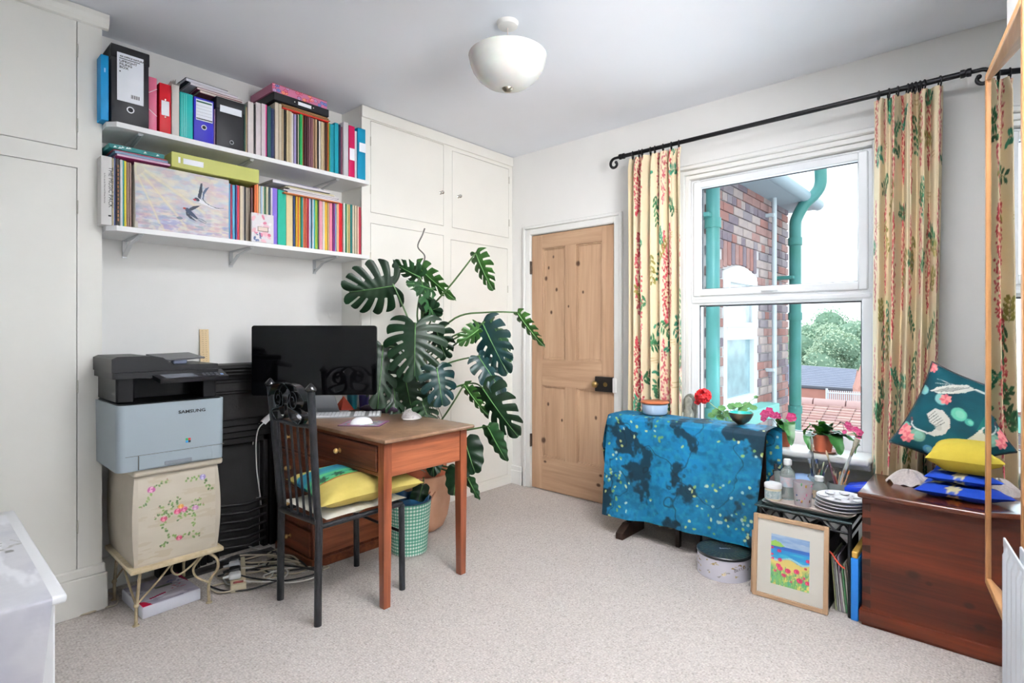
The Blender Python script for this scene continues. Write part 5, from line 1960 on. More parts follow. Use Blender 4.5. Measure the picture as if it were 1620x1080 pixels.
for i in range(8):
    cv.ell(62 + rs.uniform(0, 18), 28 + rs.uniform(0, 14), 2.2, 1.4, '#4a5aa0', .4)
for i in range(10):
    cv.ell(rs.uniform(50, 80), rs.uniform(54, 76), 2, 1.2, '#c06a80')
cv.poly([(0, 110), (0, 84), (9, 90), (15, 110)], '#b01c3c'); cv.poly([(86, 0), (90, 0), (90, 60), (84, 30)], '#8c2a4a')
picture('wrapper_print', cv, PM @ Matrix.Translation((.004, .004, .0508)), w_ - .008, d_ - .008, mat('shiny_wrapper', '#ffffff', .18, attr=True, bump=.5, bscale=18), t)
# power strip
s0, s1 = at(377, 925, 'z', .035), at(376, 880, 'z', .035)
s0.z = s1.z = 0
ax_ = (s1 - s0).normalized()
SM = basis(s0 + Vector((0, 0, .0005)), ax_, Vector((0, 0, 1)).cross(ax_))
t = thing('power_strip', 'cream extension socket strip with plugs on the floor beside the painted cabinet', 'socket strip', tuple(s0))
sl = .34
mb = MB(); mb.bb(0, sl, -.034, .034, 0, .038, .006, 2, M=SM); mb.build('strip_body', mat('cream_plastic', '#c6ba9e', .45), t, smooth=40)
mb = MB(); mb.bb(.012, .030, -.022, .022, .038, .0425, .002, M=SM); mb.build('rocker_switch', mat('red_switch', '#7a2418', .4), t)
for k, m in enumerate((WHITE, BC, mat('grey_plug', '#a9abb0', .5), BC)):
    mb = MB(); x = .075 + k * .068
    mb.bb(x - .026, x + .026, -.012, .040, .039, .066, .010, 3, M=SM)
    mb.tube([SM @ Vector((x, .035, .052)), SM @ Vector((x, .065, .05))], [.008, .005], n=8)
    mb.build('mains_plug', m, t, smooth=50)
# coiled cables
rs = random.Random(21)
CW = ['at the bottom by the socket strip', 'lowest white one near the socket strip', 'second from the bottom of the tangle', 'lowest black one under the pale loops', 'fourth cream loop above the carpet', 'second white one in the tangle', 'cream loop in the middle of the tangle', 'second black one in the tangle', 'cream loop just over the middle', 'third white one, high in the tangle', 'cream loop nearer the chair leg', 'third black one in the tangle', 'cream loop high in the tangle', 'topmost white one of the tangle', 'topmost cream loop of the tangle', 'topmost black one of the tangle']
for k in range(16):
    px, py = rs.uniform(380, 470), rs.uniform(872, 915)
    c = at(px, py, 'z', .02); c.z = 0
    rx, ry = rs.uniform(.10, .20), rs.uniform(.05, .11)
    a0_ = rs.uniform(0, 6.28)
    z = .008 + k * .0018
    pts = []
    nn = rs.choice((9, 11, 13))
    for i in range(nn):
        a = a0_ + i / 10 * 2 * PI
        pts.append(Vector((c.x + .30, c.y - .12, 0)) * 0 + c + RT * (rx * math.cos(a)) * 1 + FW * (ry * math.sin(a)) + Vector((0, 0, z + .006 * math.sin(3 * a + k))))
    pts = [Vector((min(p.x, 1.372) if p.y > 2.6 else p.x, min(p.y, 3.03), p.z)) for p in pts]
    m, nm = [(GC, 'cream'), (WC, 'white'), (GC, 'cream'), (BC, 'black')][k % 4]
    cable('coiled_cable', 'tangled %s cable on the carpet, %s' % (nm, CW[k]), pts, .0042 if m is not WC else .0035, m, 5, group='%s coiled cables by the socket strip' % nm)
cable('looping_cable', 'grey cable looping down from the desk to the floor in front of the fireplace', [at(418, 787, 'x', 1.37), at(385, 792, 'x', 1.30), at(366, 820, 'x', 1.25), at(372, 850, 'z', .05), at(400, 866, 'z', .01), at(440, 873, 'z', .008), at(470, 868, 'z', .008)], .0042, mat('grey_cable', '#a8a6a2', .5))
cable('trailing_cable', 'cream cable trailing around the foot of the left cupboard', [at(60, 985, 'z', .005), at(130, 972, 'z', .005), at(160, 962, 'z', .005), Vector((.635, 2.93, .005)), Vector((.66, 3.02, .005)), Vector((.635, 3.1, .005))], .0045, GC)
cable('short_cable', 'loop of cream cable at the front end of the socket strip', [s0 + Vector((0, 0, .015)), s0 - FW * .02 - RT * .08 + Vector((0, 0, .008)), s0 - RT * .15 + FW * .04 + Vector((0, 0, .008)), s0 - RT * .07 + FW * .10 + Vector((0, 0, .008)), s0 + FW * .14 - RT * .04 + Vector((0, 0, .01))], .0045, GC)
# ------------------------------------------------------------------ things on the shelves
YF = 2.882
def sx(px):
    return at(px, 300, 'y', YF).x
PAGE = mat('page_edges', '#d6cfc2', 0.8, var=.08, vscale=200, stretch=(1, 1, .02))
def bmat(c, rough=.5):
    return mat('cover_' + c[1:] + ('' if rough == .5 else 'g'), tuple(x ** 1.12 for x in hx(c)), rough, var=.06, vscale=30, spec=.25)
BK = []
def book(kind, label, pxl, pxr, ztop, zs, c, depth=.21, cat='book', group=None, pages=True, yf=None, tilt=0.0, specks=None, rough=.5):
    x0, x1 = sx(pxl), sx(pxr)
    yf = (YF + R_.uniform(0, .012)) if yf is None else yf
    x0 += .0004; x1 -= .0004
    w = x1 - x0
    mb = MB()
    if w < .008:
        mb.box(x0, x1, yf, yf + depth, zs + .0008, ztop)
        mats = [bmat(c, rough)]
    else:
        mb.bb(x0, x1, yf, yf + depth, zs + .0008, ztop, .0015)
        mats = [bmat(c, rough)]
        if pages:
            mb.m = 1
            mb.box(x0 + .002, x1 - .002, yf + .004, yf + depth - .002, ztop - .002, ztop + .0004)
            mats.append(PAGE)
    o = mb.build(kind, mats)
    tag(o, label, cat, group)
    return o

def spine_label(o, x0, x1, z0, z1, m=None, nm='spine_label', yf=YF):
    mb = MB(); mb.box(x0, x1, yf - .0012, yf + .001, z0, z1)
    return mb.build(nm, m or LABELW, o)
def ring_hole(o, x, z, r=.011, yf=YF):
    mb = MB()
    mb.lathe([(r * .72, 0), (r * .75, -.003), (r, -.003), (r, 0)], c=(x, yf, z), axis='y', n=20)
    p = mb.build('finger_ring', mat('nickel_ring', '#b5b5b8', .3, .9), o, smooth=50)
    mb = MB(); mb.lathe([(0, -.0006), (r * .74, -.0006)], c=(x, yf, z), axis='y', n=16, close=False)
    mb.build('ring_hole', mat('dark_hole', '#0c0c10', .9), p)
def filebox(name, label, pxl, pxr, ztop, zs, c, cat='file', depth=.24, b=.003, rough=.45, yf=YF):
    x0, x1 = sx(pxl) + .0006, sx(pxr) - .0006
    t = thing(name, label, cat, ((x0 + x1) / 2, yf + depth / 2, zs))
    mb = MB(); mb.bb(x0, x1, yf, yf + depth, zs + .0008, ztop, b, 2)
    mb.build('file_body', mat('file_' + c[1:], c, rough, bump=.08, bscale=300, spec=.2), t, smooth=40)
    return t, x0, x1

Z1, Z2 = ZS1, ZS2
# upper shelf, files
t, a, b = filebox('box_file', 'slim bright blue file at the left end of the upper shelf', 159, 172.5, 2.41, Z1, '#1482b8')
spine_label(t, a + .012, b - .012, 2.335, 2.353, mat('pale_blue_label', '#8fb4d8', .5))
t, a, b = filebox('upright_filing_box', 'tall black upright filing box with a big white label on the upper shelf', 174.5, 234.5, 2.462, Z1, '#202024', depth=.26, yf=2.87)
mb = MB(); mb.bb(a - .002, b + .002, 2.866, 3.13, 2.41, 2.466, .002); mb.build('box_lid', mat('file_lid_black', '#1c1c20', .45, spec=.2), t)
lw = b - a
spine_label(t, a + .02 * 1, b - .022, 2.225, 2.434, nm='front_label', yf=2.865)
LM = lambda x, z: basis((x, 2.8632, z), (1, 0, 0), (0, 0, 1))
text('label_lettering', 'A4 OFFICE NATURALS', .010, LM(a + .030, 2.419), INK, t, bold=.0003, depth=.0003)
mb = MB(); mb.box(a + .028, b - .036, 2.8634, 2.8640, 2.4085, 2.4115); mb.build('label_rule', INK, t)
for k, s_ in enumerate(('UPRIGHT', 'FILING', 'BOX')):
    text('label_lettering', s_, .0145, LM(a + .028, 2.398 - k * .0135), INK, t, bold=.0002, depth=.0003, xs=1.1)
mb = MB(); mb.box(a + .028, a + .033, 2.8634, 2.8640, 2.350, 2.355); mb.build('label_square', INK, t)
for k in range(12):
    mb = MB(); xx = b - .070 + k * .0028
    mb.box(xx, xx + (.0018 if k % 3 else .0008), 2.8634, 2.8640, 2.245, 2.261); mb.build('barcode_bar', INK, t)
ring_hole(t, (a + b) / 2, 2.195, .014, yf=2.87)
t, a, b = filebox('document_wallet', 'pink plastic document wallet with white elastic on the upper shelf', 235, 248.5, 2.375, Z1, '#c4647f', rough=.3)
mb = MB()
for z0, z1 in ((2.30, 2.325), (2.225, 2.20)):
    mb.tube([(a, YF - .002, z0), (b, YF - .002, z1)], .0012, n=6)
mb.build('elastic_band', WHITE, t)
t, a, b = filebox('ring_binder', 'red ring binder with white spine label on the upper shelf', 252, 271, 2.362, Z1, '#a8121f')
spine_label(t, a + .008, b - .008, 2.215, 2.282)
for z in (2.288, 2.208):
    mb = MB(); mb.lathe([(0, -.002), (.0035, -.0015), (.004, 0)], c=((a + b) / 2, YF, z), axis='y', n=10); mb.build('rivet', CHROME, t)
t, a, b = filebox('plastic_wallets', 'bundle of clear plastic wallets standing between the red binder and the turquoise file', 271.5, 284, 2.372, Z1, '#cfc9c3', rough=.3)
for k in range(5):
    mb = MB(); xx = a + (b - a) * (k + .5) / 5
    mb.add([(xx, YF + .002, 2.33), (xx + .004, YF + .2, 2.33), (xx + .003 * (k - 2), YF - .004, 2.385 + .006 * (k % 3)), (xx + .003, YF + .2, 2.38)], [(0, 1, 3, 2)])
    mb.build('wallet_edge', mat('clear_wallet', '#dcd8d2', .25), t)
t, a, b = filebox('box_file', 'turquoise translucent plastic file on the upper shelf', 284.5, 305.5, 2.348, Z1, '#2ba39f', rough=.25)
for k in range(3):
    mb = MB(); mb.bb(a + .006 + k * .009, a + .010 + k * .009, YF - .002, YF + .001, Z1 + .01, 2.34, .001); mb.build('moulded_rib', mat('turquoise_rib', '#5cc4bd', .25), t)
t, a, b = filebox('lever_arch_file', 'royal blue lever arch file with a lined white label and finger hole', 306.5, 338.5, 2.345, Z1, '#29269a')
spine_label(t, a + .009, b - .006, 2.235, 2.335)
mb = MB(); mb.box(a + .011, b - .009, YF - .0018, YF - .001, 2.321, 2.328); mb.build('label_strip', mat('dark_green_strip', '#1e5c40', .5), t)
mb = MB(); mb.box(a + .010, b - .007, YF - .0018, YF - .001, 2.240, 2.245); mb.build('label_strip', INK, t)
for k in range(4):
    mb = MB(); z = 2.305 - k * .015
    mb.box(a + .011, b - .009, YF - .0018, YF - .001, z, z + .0008); mb.build('label_rule', mat('pale_rule', '#9a9aa8', .6), t)
ring_hole(t, (a + b) / 2, 2.205, .012)
book('cardboard_folder', 'thin mauve folder squeezed between the royal blue file and the black magazine box', 339, 341, 2.31, Z1, '#8d6f88', cat='folder')
t, a, b = filebox('magazine_box', 'black cardboard filing box with a small white label below the stacked notebooks', 342, 386, 2.372, Z1, '#232327', depth=.25)
mb = MB(); mb.bb(a - .002, b + .002, YF - .004, YF + .25, 2.318, 2.376, .002); mb.build('box_lid', mat('file_lid_dark', '#1e1e22', .45, spec=.2), t)
spine_label(t, a + .016, b - .012, 2.305, 2.338, yf=YF - .003)
ring_hole(t, (a + b) / 2 + .006, 2.165, .010)

def row(items, zs, shelf, far='', kindgroup=None):
    """items: (pxl,pxr,ytop_px,colour,colour words[,kind])"""
    out = []
    for it in items:
        pxl, pxr, yt, c, lab = it[:5]
        kind = it[5] if len(it) > 5 else 'book'
        z = at((pxl + pxr) / 2, yt, 'y', YF).z
        if zs > 2 and 445.5 < pxl < 524:
            z = min(z, 2.4165)
        cat = {'book': 'book', 'score_book': 'book', 'paper_bundle': 'papers', 'folder': 'folder', 'spiral_book': 'book', 'magazine': 'magazine'}[kind]
        o = book(kind, lab, pxl, pxr, z, zs, c, cat=cat, group=kindgroup)
        if kind == 'spiral_book':
            mb = MB()
            x0, x1 = sx(pxl), sx(pxr)
            zz = zs + .01
            while zz < z - .008:
                mb.lathe([(.0028, -.0012), (.0028, .0012)], c=((x0 + x1) / 2, YF - .001, zz), n=8)
                zz += .0085
            mb.build('spiral_wire', CHROME if 'navy' in lab else BC, o)
        out.append(o)
    return out
S = 'on the upper shelf'
row([
 (386.5, 389, 165, '#1d4a40', 'thin dark green book right beside the black filing box', 'book'),
 (389, 392, 168, '#b39a7c', 'thin tan folder second to the right of the black filing box', 'folder'),
 (392.3, 401.5, 161, '#d3cbc8', 'bundle of white papers nearest the black filing box', 'paper_bundle'),
 (401.7, 405, 164, '#1b191b', 'thin black folder between two white paper bundles', 'folder'),
 (405.2, 413.5, 162, '#cfc6c8', 'second white paper bundle with curled edges on the upper shelf', 'paper_bundle'),
 (413.7, 420.5, 164, '#d2c8cb', 'white paper bundle left of the pink-edged pages', 'paper_bundle'),
 (420.7, 423, 165, '#c0417e', 'thin pink-edged pages left of the dark teal book', 'book'),
 (423.2, 429, 168, '#1d5654', 'dark teal book left of the navy spiral pad', 'book'),
 (429.2, 435, 171, '#22305e', 'navy spiral-bound pad under the black ring binder', 'spiral_book'),
 (435.2, 441, 162, '#c9beae', 'cream card folder standing tallest beside the navy spiral pad', 'folder'),
 (441.2, 446, 164, '#bfb3a0', 'second cream folder right of the tallest cream folder', 'folder'),
 (446.2, 449.8, 167, '#a8977c', 'tan book left of the black comb-bound book', 'book'),
 (450, 453.5, 171, '#1c1a1b', 'black comb-bound book among the cream folders', 'spiral_book'),
 (453.7, 457, 173, '#c3b28f', 'cream score right of the black comb-bound book', 'score_book'),
 (457.2, 460, 175, '#b8a988', 'pale tan score two right of the black comb-bound book', 'score_book'),
 (460.2, 463, 176, '#cfc4ad', 'ivory score left of the white one beneath the red folder', 'score_book'),
 (463.2, 466, 178, '#d9d7d8', 'thin white score left of the lavender one', 'score_book'),
 (466.2, 470, 180, '#9d93bb', 'lavender score beneath the red folder', 'score_book'),
 (470.2, 472, 181, '#1c1c22', 'very thin black score left of the bright green one', 'score_book'),
 (472.2, 474.5, 180, '#c9c0ab', 'cream score directly left of the bright green one', 'score_book'),
 (474.7, 479, 180, '#1f9a58', 'bright green score in the middle of the upper shelf', 'score_book'),
 (479.2, 481.5, 181, '#a55f3a', 'orange-brown score right of the bright green one', 'score_book'),
 (481.7, 485, 182, '#3c1c20', 'dark maroon bound score, left one of two', 'score_book'),
 (485.2, 488, 183, '#4a2126', 'dark maroon bound score, right one of two', 'score_book'),
 (488.2, 492, 184, '#6e4a52', 'mauve-brown score right of the maroon pair', 'score_book'),
 (492.2, 496, 186, '#7a545c', 'dusty plum score left of the tan ones', 'score_book'),
 (496.2, 499, 187, '#a08468', 'tan score left of the beige one under the brown folders', 'score_book'),
 (499.2, 502, 188, '#b59c7c', 'beige score under the right end of the brown folders', 'score_book'),
 (502.2, 505.5, 189, '#231d1e', 'black score under the right end of the red folder', 'score_book'),
 (505.7, 508.5, 191, '#dcd6d0', 'white score right of the black one on the upper shelf', 'score_book'),
 (508.7, 511.5, 192, '#cdbf9f', 'pale yellow score right of the white one', 'score_book'),
 (511.7, 514.5, 193, '#bda789', 'light brown score left of the dark brown one', 'score_book'),
 (514.7, 518, 194, '#4a2e22', 'dark brown score left of the orange one', 'score_book'),
 (518.2, 520.5, 194, '#b0602a', 'narrow orange score left of the teal folder', 'score_book'),
 (520.7, 523, 194, '#4d8a3e', 'narrow green score touching the teal folder', 'score_book'),
 (523.2, 530, 193, '#16899a', 'left half of a pair of teal folders on the upper shelf', 'folder'),
 (530.2, 536.5, 194, '#1b96a8', 'right one of the pair of teal folders on the upper shelf', 'folder'),
 (536.7, 540, 197, '#1b2a44', 'navy book right of the teal folders', 'book'),
 (540.2, 543, 200, '#7c4c5c', 'thin mauve book left of the grey-white binder', 'book'),
], Z1, S)
t, a, b = filebox('ring_binder', 'grey-white ring binder left of the magenta file', 543.5, 551.5, at(547, 193, 'y', YF).z, Z1, '#c5c2c6')
t, a, b = filebox('lever_arch_file', 'magenta file with a white label near the right end of the upper shelf', 552, 561.5, at(557, 199, 'y', YF).z, Z1, '#b3134f')
spine_label(t, a + .004, b - .002, 2.235, 2.305)
book('folder', 'thin white folder between the magenta file and the last teal binder', 562, 565.5, at(564, 207, 'y', YF).z, Z1, '#d5d5da', cat='folder')
t, a, b = filebox('ring_binder', 'teal blue ring binder with white label at the right end of the upper shelf', 566, 578.5, at(572, 203, 'y', YF).z, Z1, '#0f86ac')
spine_label(t, a + .010, b + .0005, 2.30, 2.355)

def flat(name, label, cat, p0, x1, w_y, h, c, rotz=0.0, rough=.5, yb=None, group=None, pages=None, z=None):
    """something lying flat: front-left bottom corner p0=(x,y,z)"""
    M = Matrix.Translation(Vector(p0)) @ Matrix.Rotation(rotz, 4, 'Z')
    L = x1 - p0[0]
    mb = MB()
    m = [bmat(c, rough)]
    if pages:
        mb.bb(0, L, 0, w_y, 0, h * .12, .0008, M=M)
        mb.bb(0, L, 0, w_y, h * .88, h, .0008, M=M)
        mb.m = 1
        mb.box(.003, L - .002, .002, w_y - .002, h * .12, h * .88, M=M)
        m.append(mat('pg_' + pages[1:], pages, .8, var=.1, vscale=300, stretch=(.02, .02, 1)))
    else:
        mb.bb(0, L, 0, w_y, 0, h, .0012, M=M)
    o = mb.build(name, m)
    return tag(o, label, cat, group)
# stack on the blue and black files
zt = 2.377
xl = sx(309)
flat('notebook', 'cream-edged notebook at the bottom of the stack on the black filing box', 'notebook', (sx(318), 2.90, zt), sx(386), .21, .014, '#8a5a62', .02, pages='#d8d0c6')
flat('notebook', 'thin pink notebook in the middle of the stack on the black filing box', 'notebook', (sx(314), 2.905, zt + .0145), sx(386), .20, .010, '#9a3c62', -.015, pages='#d9d2cc')
flat('magazine', 'white magazine in the upper part of the stack on the black filing box', 'magazine', (sx(303), 2.90, zt + .025), sx(380), .21, .014, '#d8d6dc', .03, pages='#cfcad2')
flat('book', 'dark book with pale pages on top of the stack over the royal blue file', 'book', (sx(297), 2.91, zt + .0395), sx(366), .20, .018, '#2c2c38', .05, pages='#d6d4dc')
# stack over the scores
zt = 2.388
t_y = 2.885
flat('folder', 'bright red folder lying on the scores of the upper shelf', 'folder', (sx(447), t_y, zt + .030), sx(521), .22, .007, '#c62a22', 0.0, .4)
for k, (c, n) in enumerate((('#9a7450', 'lowest tan card folder lying on the red folder'), ('#8a6548', 'second brown card folder up from the red folder'), ('#a5825c', 'third tan card folder up from the red folder'), ('#7f5d42', 'top brown card folder right under the black ring binder'))):
    flat('card_folder', n, 'folder', (sx(448 - k * .6), t_y + .004 * (k % 2), zt + .0376 + k * .0052), sx(523 - k), .215, .0048, c, .004 * (k - 1), .7)
# black ring binder and pink patterned box, turned a little
zb = zt + .0376 + 4 * .0052 + .0004
x0 = sx(432)
M = Matrix.Translation(Vector((x0, 2.872, zb))) @ Matrix.Rotation(.02, 4, 'Z')
t = thing('ring_binder', 'black ring binder lying flat beneath the pink circle-patterned box', 'file', (x0, 2.872, zb))
Lb = sx(520) - x0
mb = MB(); mb.bb(0, Lb, 0, .25, 0, .042, .002, M=M); mb.build('file_body', mat('file_202024', '#202024', .45), t)
mb = MB(); mb.box(Lb * .42, Lb * .66, -.001, .001, .012, .030, M=M); mb.build('spine_label', LABELW, t)
for q in (.36, .70):
    mb = MB(); mb.lathe([(0, -.002), (.0035, -.001), (.004, 0)], c=M @ Vector((Lb * q, 0, .022)), axis='y', n=10); mb.build('rivet', CHROME, t)
zb2 = zb + .0424
t = thing('keepsake_box', 'pink box patterned with coloured circles on top of everything on the upper shelf', 'box', (x0, 2.872, zb2))
M2 = Matrix.Translation(Vector((sx(430), 2.875, zb2))) @ Matrix.Rotation(.02, 4, 'Z')
L2 = sx(517) - sx(430)
hB = .045
mb = MB(); mb.bb(0, L2, .0, .26, 0, hB, .002, M=M2); mb.build('box_body', mat('dusty_pink_card', '#a8637e', .6), t)
cv = Canvas(150, 26, '#c26f92')
rs = random.Random(3)
for i in range(26):
    x, y = rs.uniform(0, 150), rs.choice((5, 13, 21)) + rs.uniform(-2, 2)
    c1, c2 = rs.choice([('#b02448', '#e58aa8'), ('#3a4f9c', '#8aa0d0'), ('#c9405f', '#f0c0c8'), ('#7a5a8a', '#d0b0d0'), ('#d05a40', '#f0b090')])
    cv.ell(x, y, 5.5, 5.5, c1); cv.ell(x, y, 3.6, 3.6, c2); cv.ell(x, y, 1.8, 1.8, c1)
cv.rect(0, 150, 0, 2, '#8a4a50')
picture('circle_print', cv, M2 @ Matrix(((1, 0, 0, 0), (0, 0, -1, -.0008), (0, 1, 0, 0), (0, 0, 0, 1))), L2, hB, PRINT, t)

# ---- lower shelf
t, a, b = filebox('box_set_book', 'thick white boxed book lettered THE MUSIC PACK at the left end', 159.5, 177.5, 1.975, Z2, '#d3d1cf', cat='book', depth=.25)
M = basis((a + .034, YF - .0008, 1.93), (0, 0, -1), (1, 0, 0))
text('spine_lettering', 'THE MUSIC PACK', .0225, M, INK, t, depth=.0003, xs=1.0)
text('spine_lettering', 'by Ron van der Meer and Michael Berkeley', .0062, basis((a + .013, YF - .0008, 1.90), (0, 0, -1), (1, 0, 0)), INK, t, depth=.0003, xs=1.2)
mb = MB(); mb.bb(a + .026, a + .036, YF - .0008, YF + .001, 1.715, 1.722, .001); mb.build('publisher_mark', INK, t)
row([
 (178, 180.5, 250, '#cbbd9c', 'narrow cream book right beside the thick white boxed book'),
 (180.7, 183.8, 248, '#2c3a66', 'navy book second from the thick white boxed book'),
 (184, 189.8, 250, '#2a1c1a', 'black book with orange lettering near the left end of the lower shelf'),
 (190, 194.6, 252, '#d6d6d4', 'thin white book left of the yellow one on the lower shelf'),
 (194.8, 197, 253, '#1f8f8a', 'thin teal book left of the yellow one on the lower shelf'),
 (197.2, 200.2, 254, '#d3c52c', 'bright yellow thin book on the lower shelf'),
 (200.4, 202.6, 255, '#8c6a50', 'brown score immediately right of the bright yellow book', 'score_book'),
 (202.8, 205, 256, '#a8917c', 'pale brown score second right of the bright yellow book', 'score_book'),
 (205.2, 207.4, 257, '#80685a', 'grey-brown score third right of the bright yellow book', 'score_book'),
 (207.6, 209.8, 258, '#5c4438', 'dark brown score touching the swallow-painted bag', 'score_book'),
], Z2, 'lower')
o_ = [o for o in COL.objects if o.get('label', '').startswith('black book with orange')][0]
mb = MB()
for k in range(14):
    z = 1.70 + k * .018
    mb.box(sx(186), sx(188), YF - .0006, YF + .0002, z, z + .012)
mb.build('spine_lettering', mat('orange_print', '#8f5a34', .6), o_)
for px0_, px1_, y0_, c, n in ((166, 245, 0, '#1f7f7c', None),):
    pass
# flat pile above the left books
zt = 1.982
flat('magazine', 'pink magazine at the bottom of the flat pile left of the lime green file', 'magazine', (sx(183), 2.868, zt), sx(277), .20, .010, '#c6508f', .0, .35, pages='#c9b9c4')
flat('magazine', 'blue magazine in the middle of the flat pile left of the lime green file', 'magazine', (sx(180), 2.872, zt + .0104), sx(266), .20, .012, '#4a7fa8', .01, .35, pages='#7f9cb0')
flat('magazine', 'red magazine near the top of the flat pile left of the lime green file', 'magazine', (sx(178), 2.876, zt + .0228), sx(264), .20, .005, '#a83848', .0, .35)
o = flat('notebook', 'notebook with teal patterned edge on top of the flat pile, lower shelf', 'notebook', (sx(171), 2.866, zt + .0282), sx(259), .24, .020, '#1d6f70', .03, .5)
mb = MB()
rs = random.Random(8)
for k in range(9):
    xx = sx(171) + rs.uniform(.01, .27)
    z = zt + .030 + rs.uniform(0, .008)
    mb.add([(xx, 2.8655 + .03 * (xx - sx(171)), z), (xx + .014, 2.8655 + .03 * (xx - sx(171)), z + .003), (xx + .006, 2.8655 + .03 * (xx - sx(171)), z + .010)], [(0, 1, 2)])
mb.build('petal_pattern', mat('pale_petals', '#cfd8d4', .6), o, recalc=False)
# lime green file
x0 = sx(268); x1_ = sx(407)
t = thing('box_file', 'lime green box file with white label lying flat above the swallow-painted bag', 'file', (x0, 2.85, zt + .002))
M = Matrix.Translation(Vector((x0, 2.850, 1.978)))
LIME = mat('lime_card', '#a9ab55', .5, var=.05, vscale=6)
mb = MB(); mb.bb(0, x1_ - x0 - .004, 0, .27, 0, .070, .002, M=M); mb.build('file_body', LIME, t)
mb = MB(); mb.box(.048, .135, -.001, .001, .022, .048, M=M); mb.build('spine_label', LABELW, t)
mb = MB(); mb.box(.027, .036, -.001, .001, .022, .050, M=M); mb.build('size_label', LABELW, t)
# bag with painted swallows
bx0, bx1 = sx(210.5), sx(361.5)
t = thing('painted_bag', 'cloth bag printed with two swallows over pastel clouds standing on the lower shelf', 'bag', ((bx0 + bx1) / 2, YF, Z2))
cw, ch = 300, 240
cv = Canvas(cw, ch, '#c9cdd2')
for k, (c, sc, sd, al) in enumerate((('#a9bcd0', 40, 1, .8), ('#d9c8b8', 34, 2, .8), ('#c3b3cc', 30, 3, .7), ('#9fb0b8', 22, 4, .5), ('#dccfc0', 26, 5, .7), ('#c9a9b4', 18, 6, .5), ('#e3dcc8', 20, 7, .6))):
    n_ = cv.noise(sc, sd, 1.8, .8)
    cv.mix(np.clip((n_ - .5) * 5, 0, 1), c, al)
low = np.clip((cv.Y - 110) / 90, 0, 1)
for k, (c, sd) in enumerate((('#8a8fae', 11), ('#a79ac0', 12), ('#7f96a6', 13), ('#d9d5de', 14), ('#c8a0ac', 15), ('#8f92c0', 16))):
    n_ = cv.noise(13, sd, 2.2, .8, 4)
    cv.mix(np.clip((n_ - .56) * 6, 0, 1) * low, c, .6)
for (a_, w_) in ((.62, 14), (.95, 10), (1.25, 8)):
    cv.line([(-10, -5), (260 * math.cos(a_), 260 * math.sin(a_))], w_, '#ddd0ae', .4)
    cv.line([(-10, -5), (260 * math.cos(a_), 260 * math.sin(a_))], w_ * .4, '#e6dcc0', .4)
cv.mix(np.clip(1 - np.hypot(cv.X + 5, cv.Y - 10) / 90, 0, 1), '#d8d6b8', .7)
def sc_(p): return (p[0] * cw / 1020, p[1] * ch / 800)
NB = '#27303f'
# upper swallow
cv.poly([sc_(p) for p in ((690, 90 + 30), (712, 100), (705, 220), (680, 330), (655, 345), (650, 290))], NB)
cv.poly([sc_(p) for p in ((790, 140), (775, 170), (730, 250), (715, 330), (700, 320), (712, 230), (745, 170))], '#4d5c78')
cv.poly([sc_(p) for p in ((630, 330), (655, 318), (700, 345), (760, 365), (840, 400), (920, 430), (850, 425), (720, 395), (660, 375))], '#e2e2e6')
cv.line([sc_(p) for p in ((705, 320), (740, 365), (800, 395), (870, 412), (960, 395))], 2.6, NB, 1, .8)
cv.ell(*sc_((640, 340)), 9, 6, NB, .4); cv.ell(*sc_((612, 348)), 6, 3.6, '#a82838', .2)
# lower swallow
cv.poly([sc_(p) for p in ((500, 475), (530, 470), (560, 490), (610, 540), (650, 585), (640, 600), (560, 560), (515, 520))], '#2f3d55')
cv.poly([sc_(p) for p in ((545, 480), (590, 440), (680, 410), (640, 450), (590, 490), (570, 500))], NB)
cv.poly([sc_(p) for p in ((512, 520), (560, 560), (590, 590), (640, 630), (560, 600), (520, 560))], NB)
cv.line([sc_(p) for p in ((640, 585), (690, 590), (745, 625))], 1.4, NB); cv.line([sc_(p) for p in ((640, 590), (680, 620), (740, 640))], 1.4, NB)
cv.ell(*sc_((500, 480)), 5, 4, '#a83a30')
cv.leaf(*sc_((410, 612)), 22, 5, 0, '#76808e'); 
zb0, zb1 = Z2 + .002, 1.972
mb = MB()
def bag(u, v):
    z = zb0 + (zb1 - zb0) * v
    xl_ = bx0 + .006 * (1 - v) + (.004 if v > .1 else .012)
    bulge = .012 * math.sin(PI * u) * math.sin(PI * min(1, v * 1.1)) + .002 * math.sin(9 * u + 5 * v)
    return Vector((xl_ + (bx1 - xl_) * u, YF - .004 - bulge, z))
mb.grid(bag, cw, ch)
U, V = grid_uv(cw, ch)
mb.build('bag_front', mat('bag_print', '#ffffff', .7, attr=True, bump=.1, bscale=200), t, smooth=180, cols=cv.sample(U, V), recalc=False)
mb = MB(); mb.bb(bx0 + .004, bx1 - .001, YF - .0025, YF + .20, zb0, zb1 - .002, .010, 2); mb.build('bag_body', mat('bag_cloth', '#cfc9bc', .8), t, smooth=40)

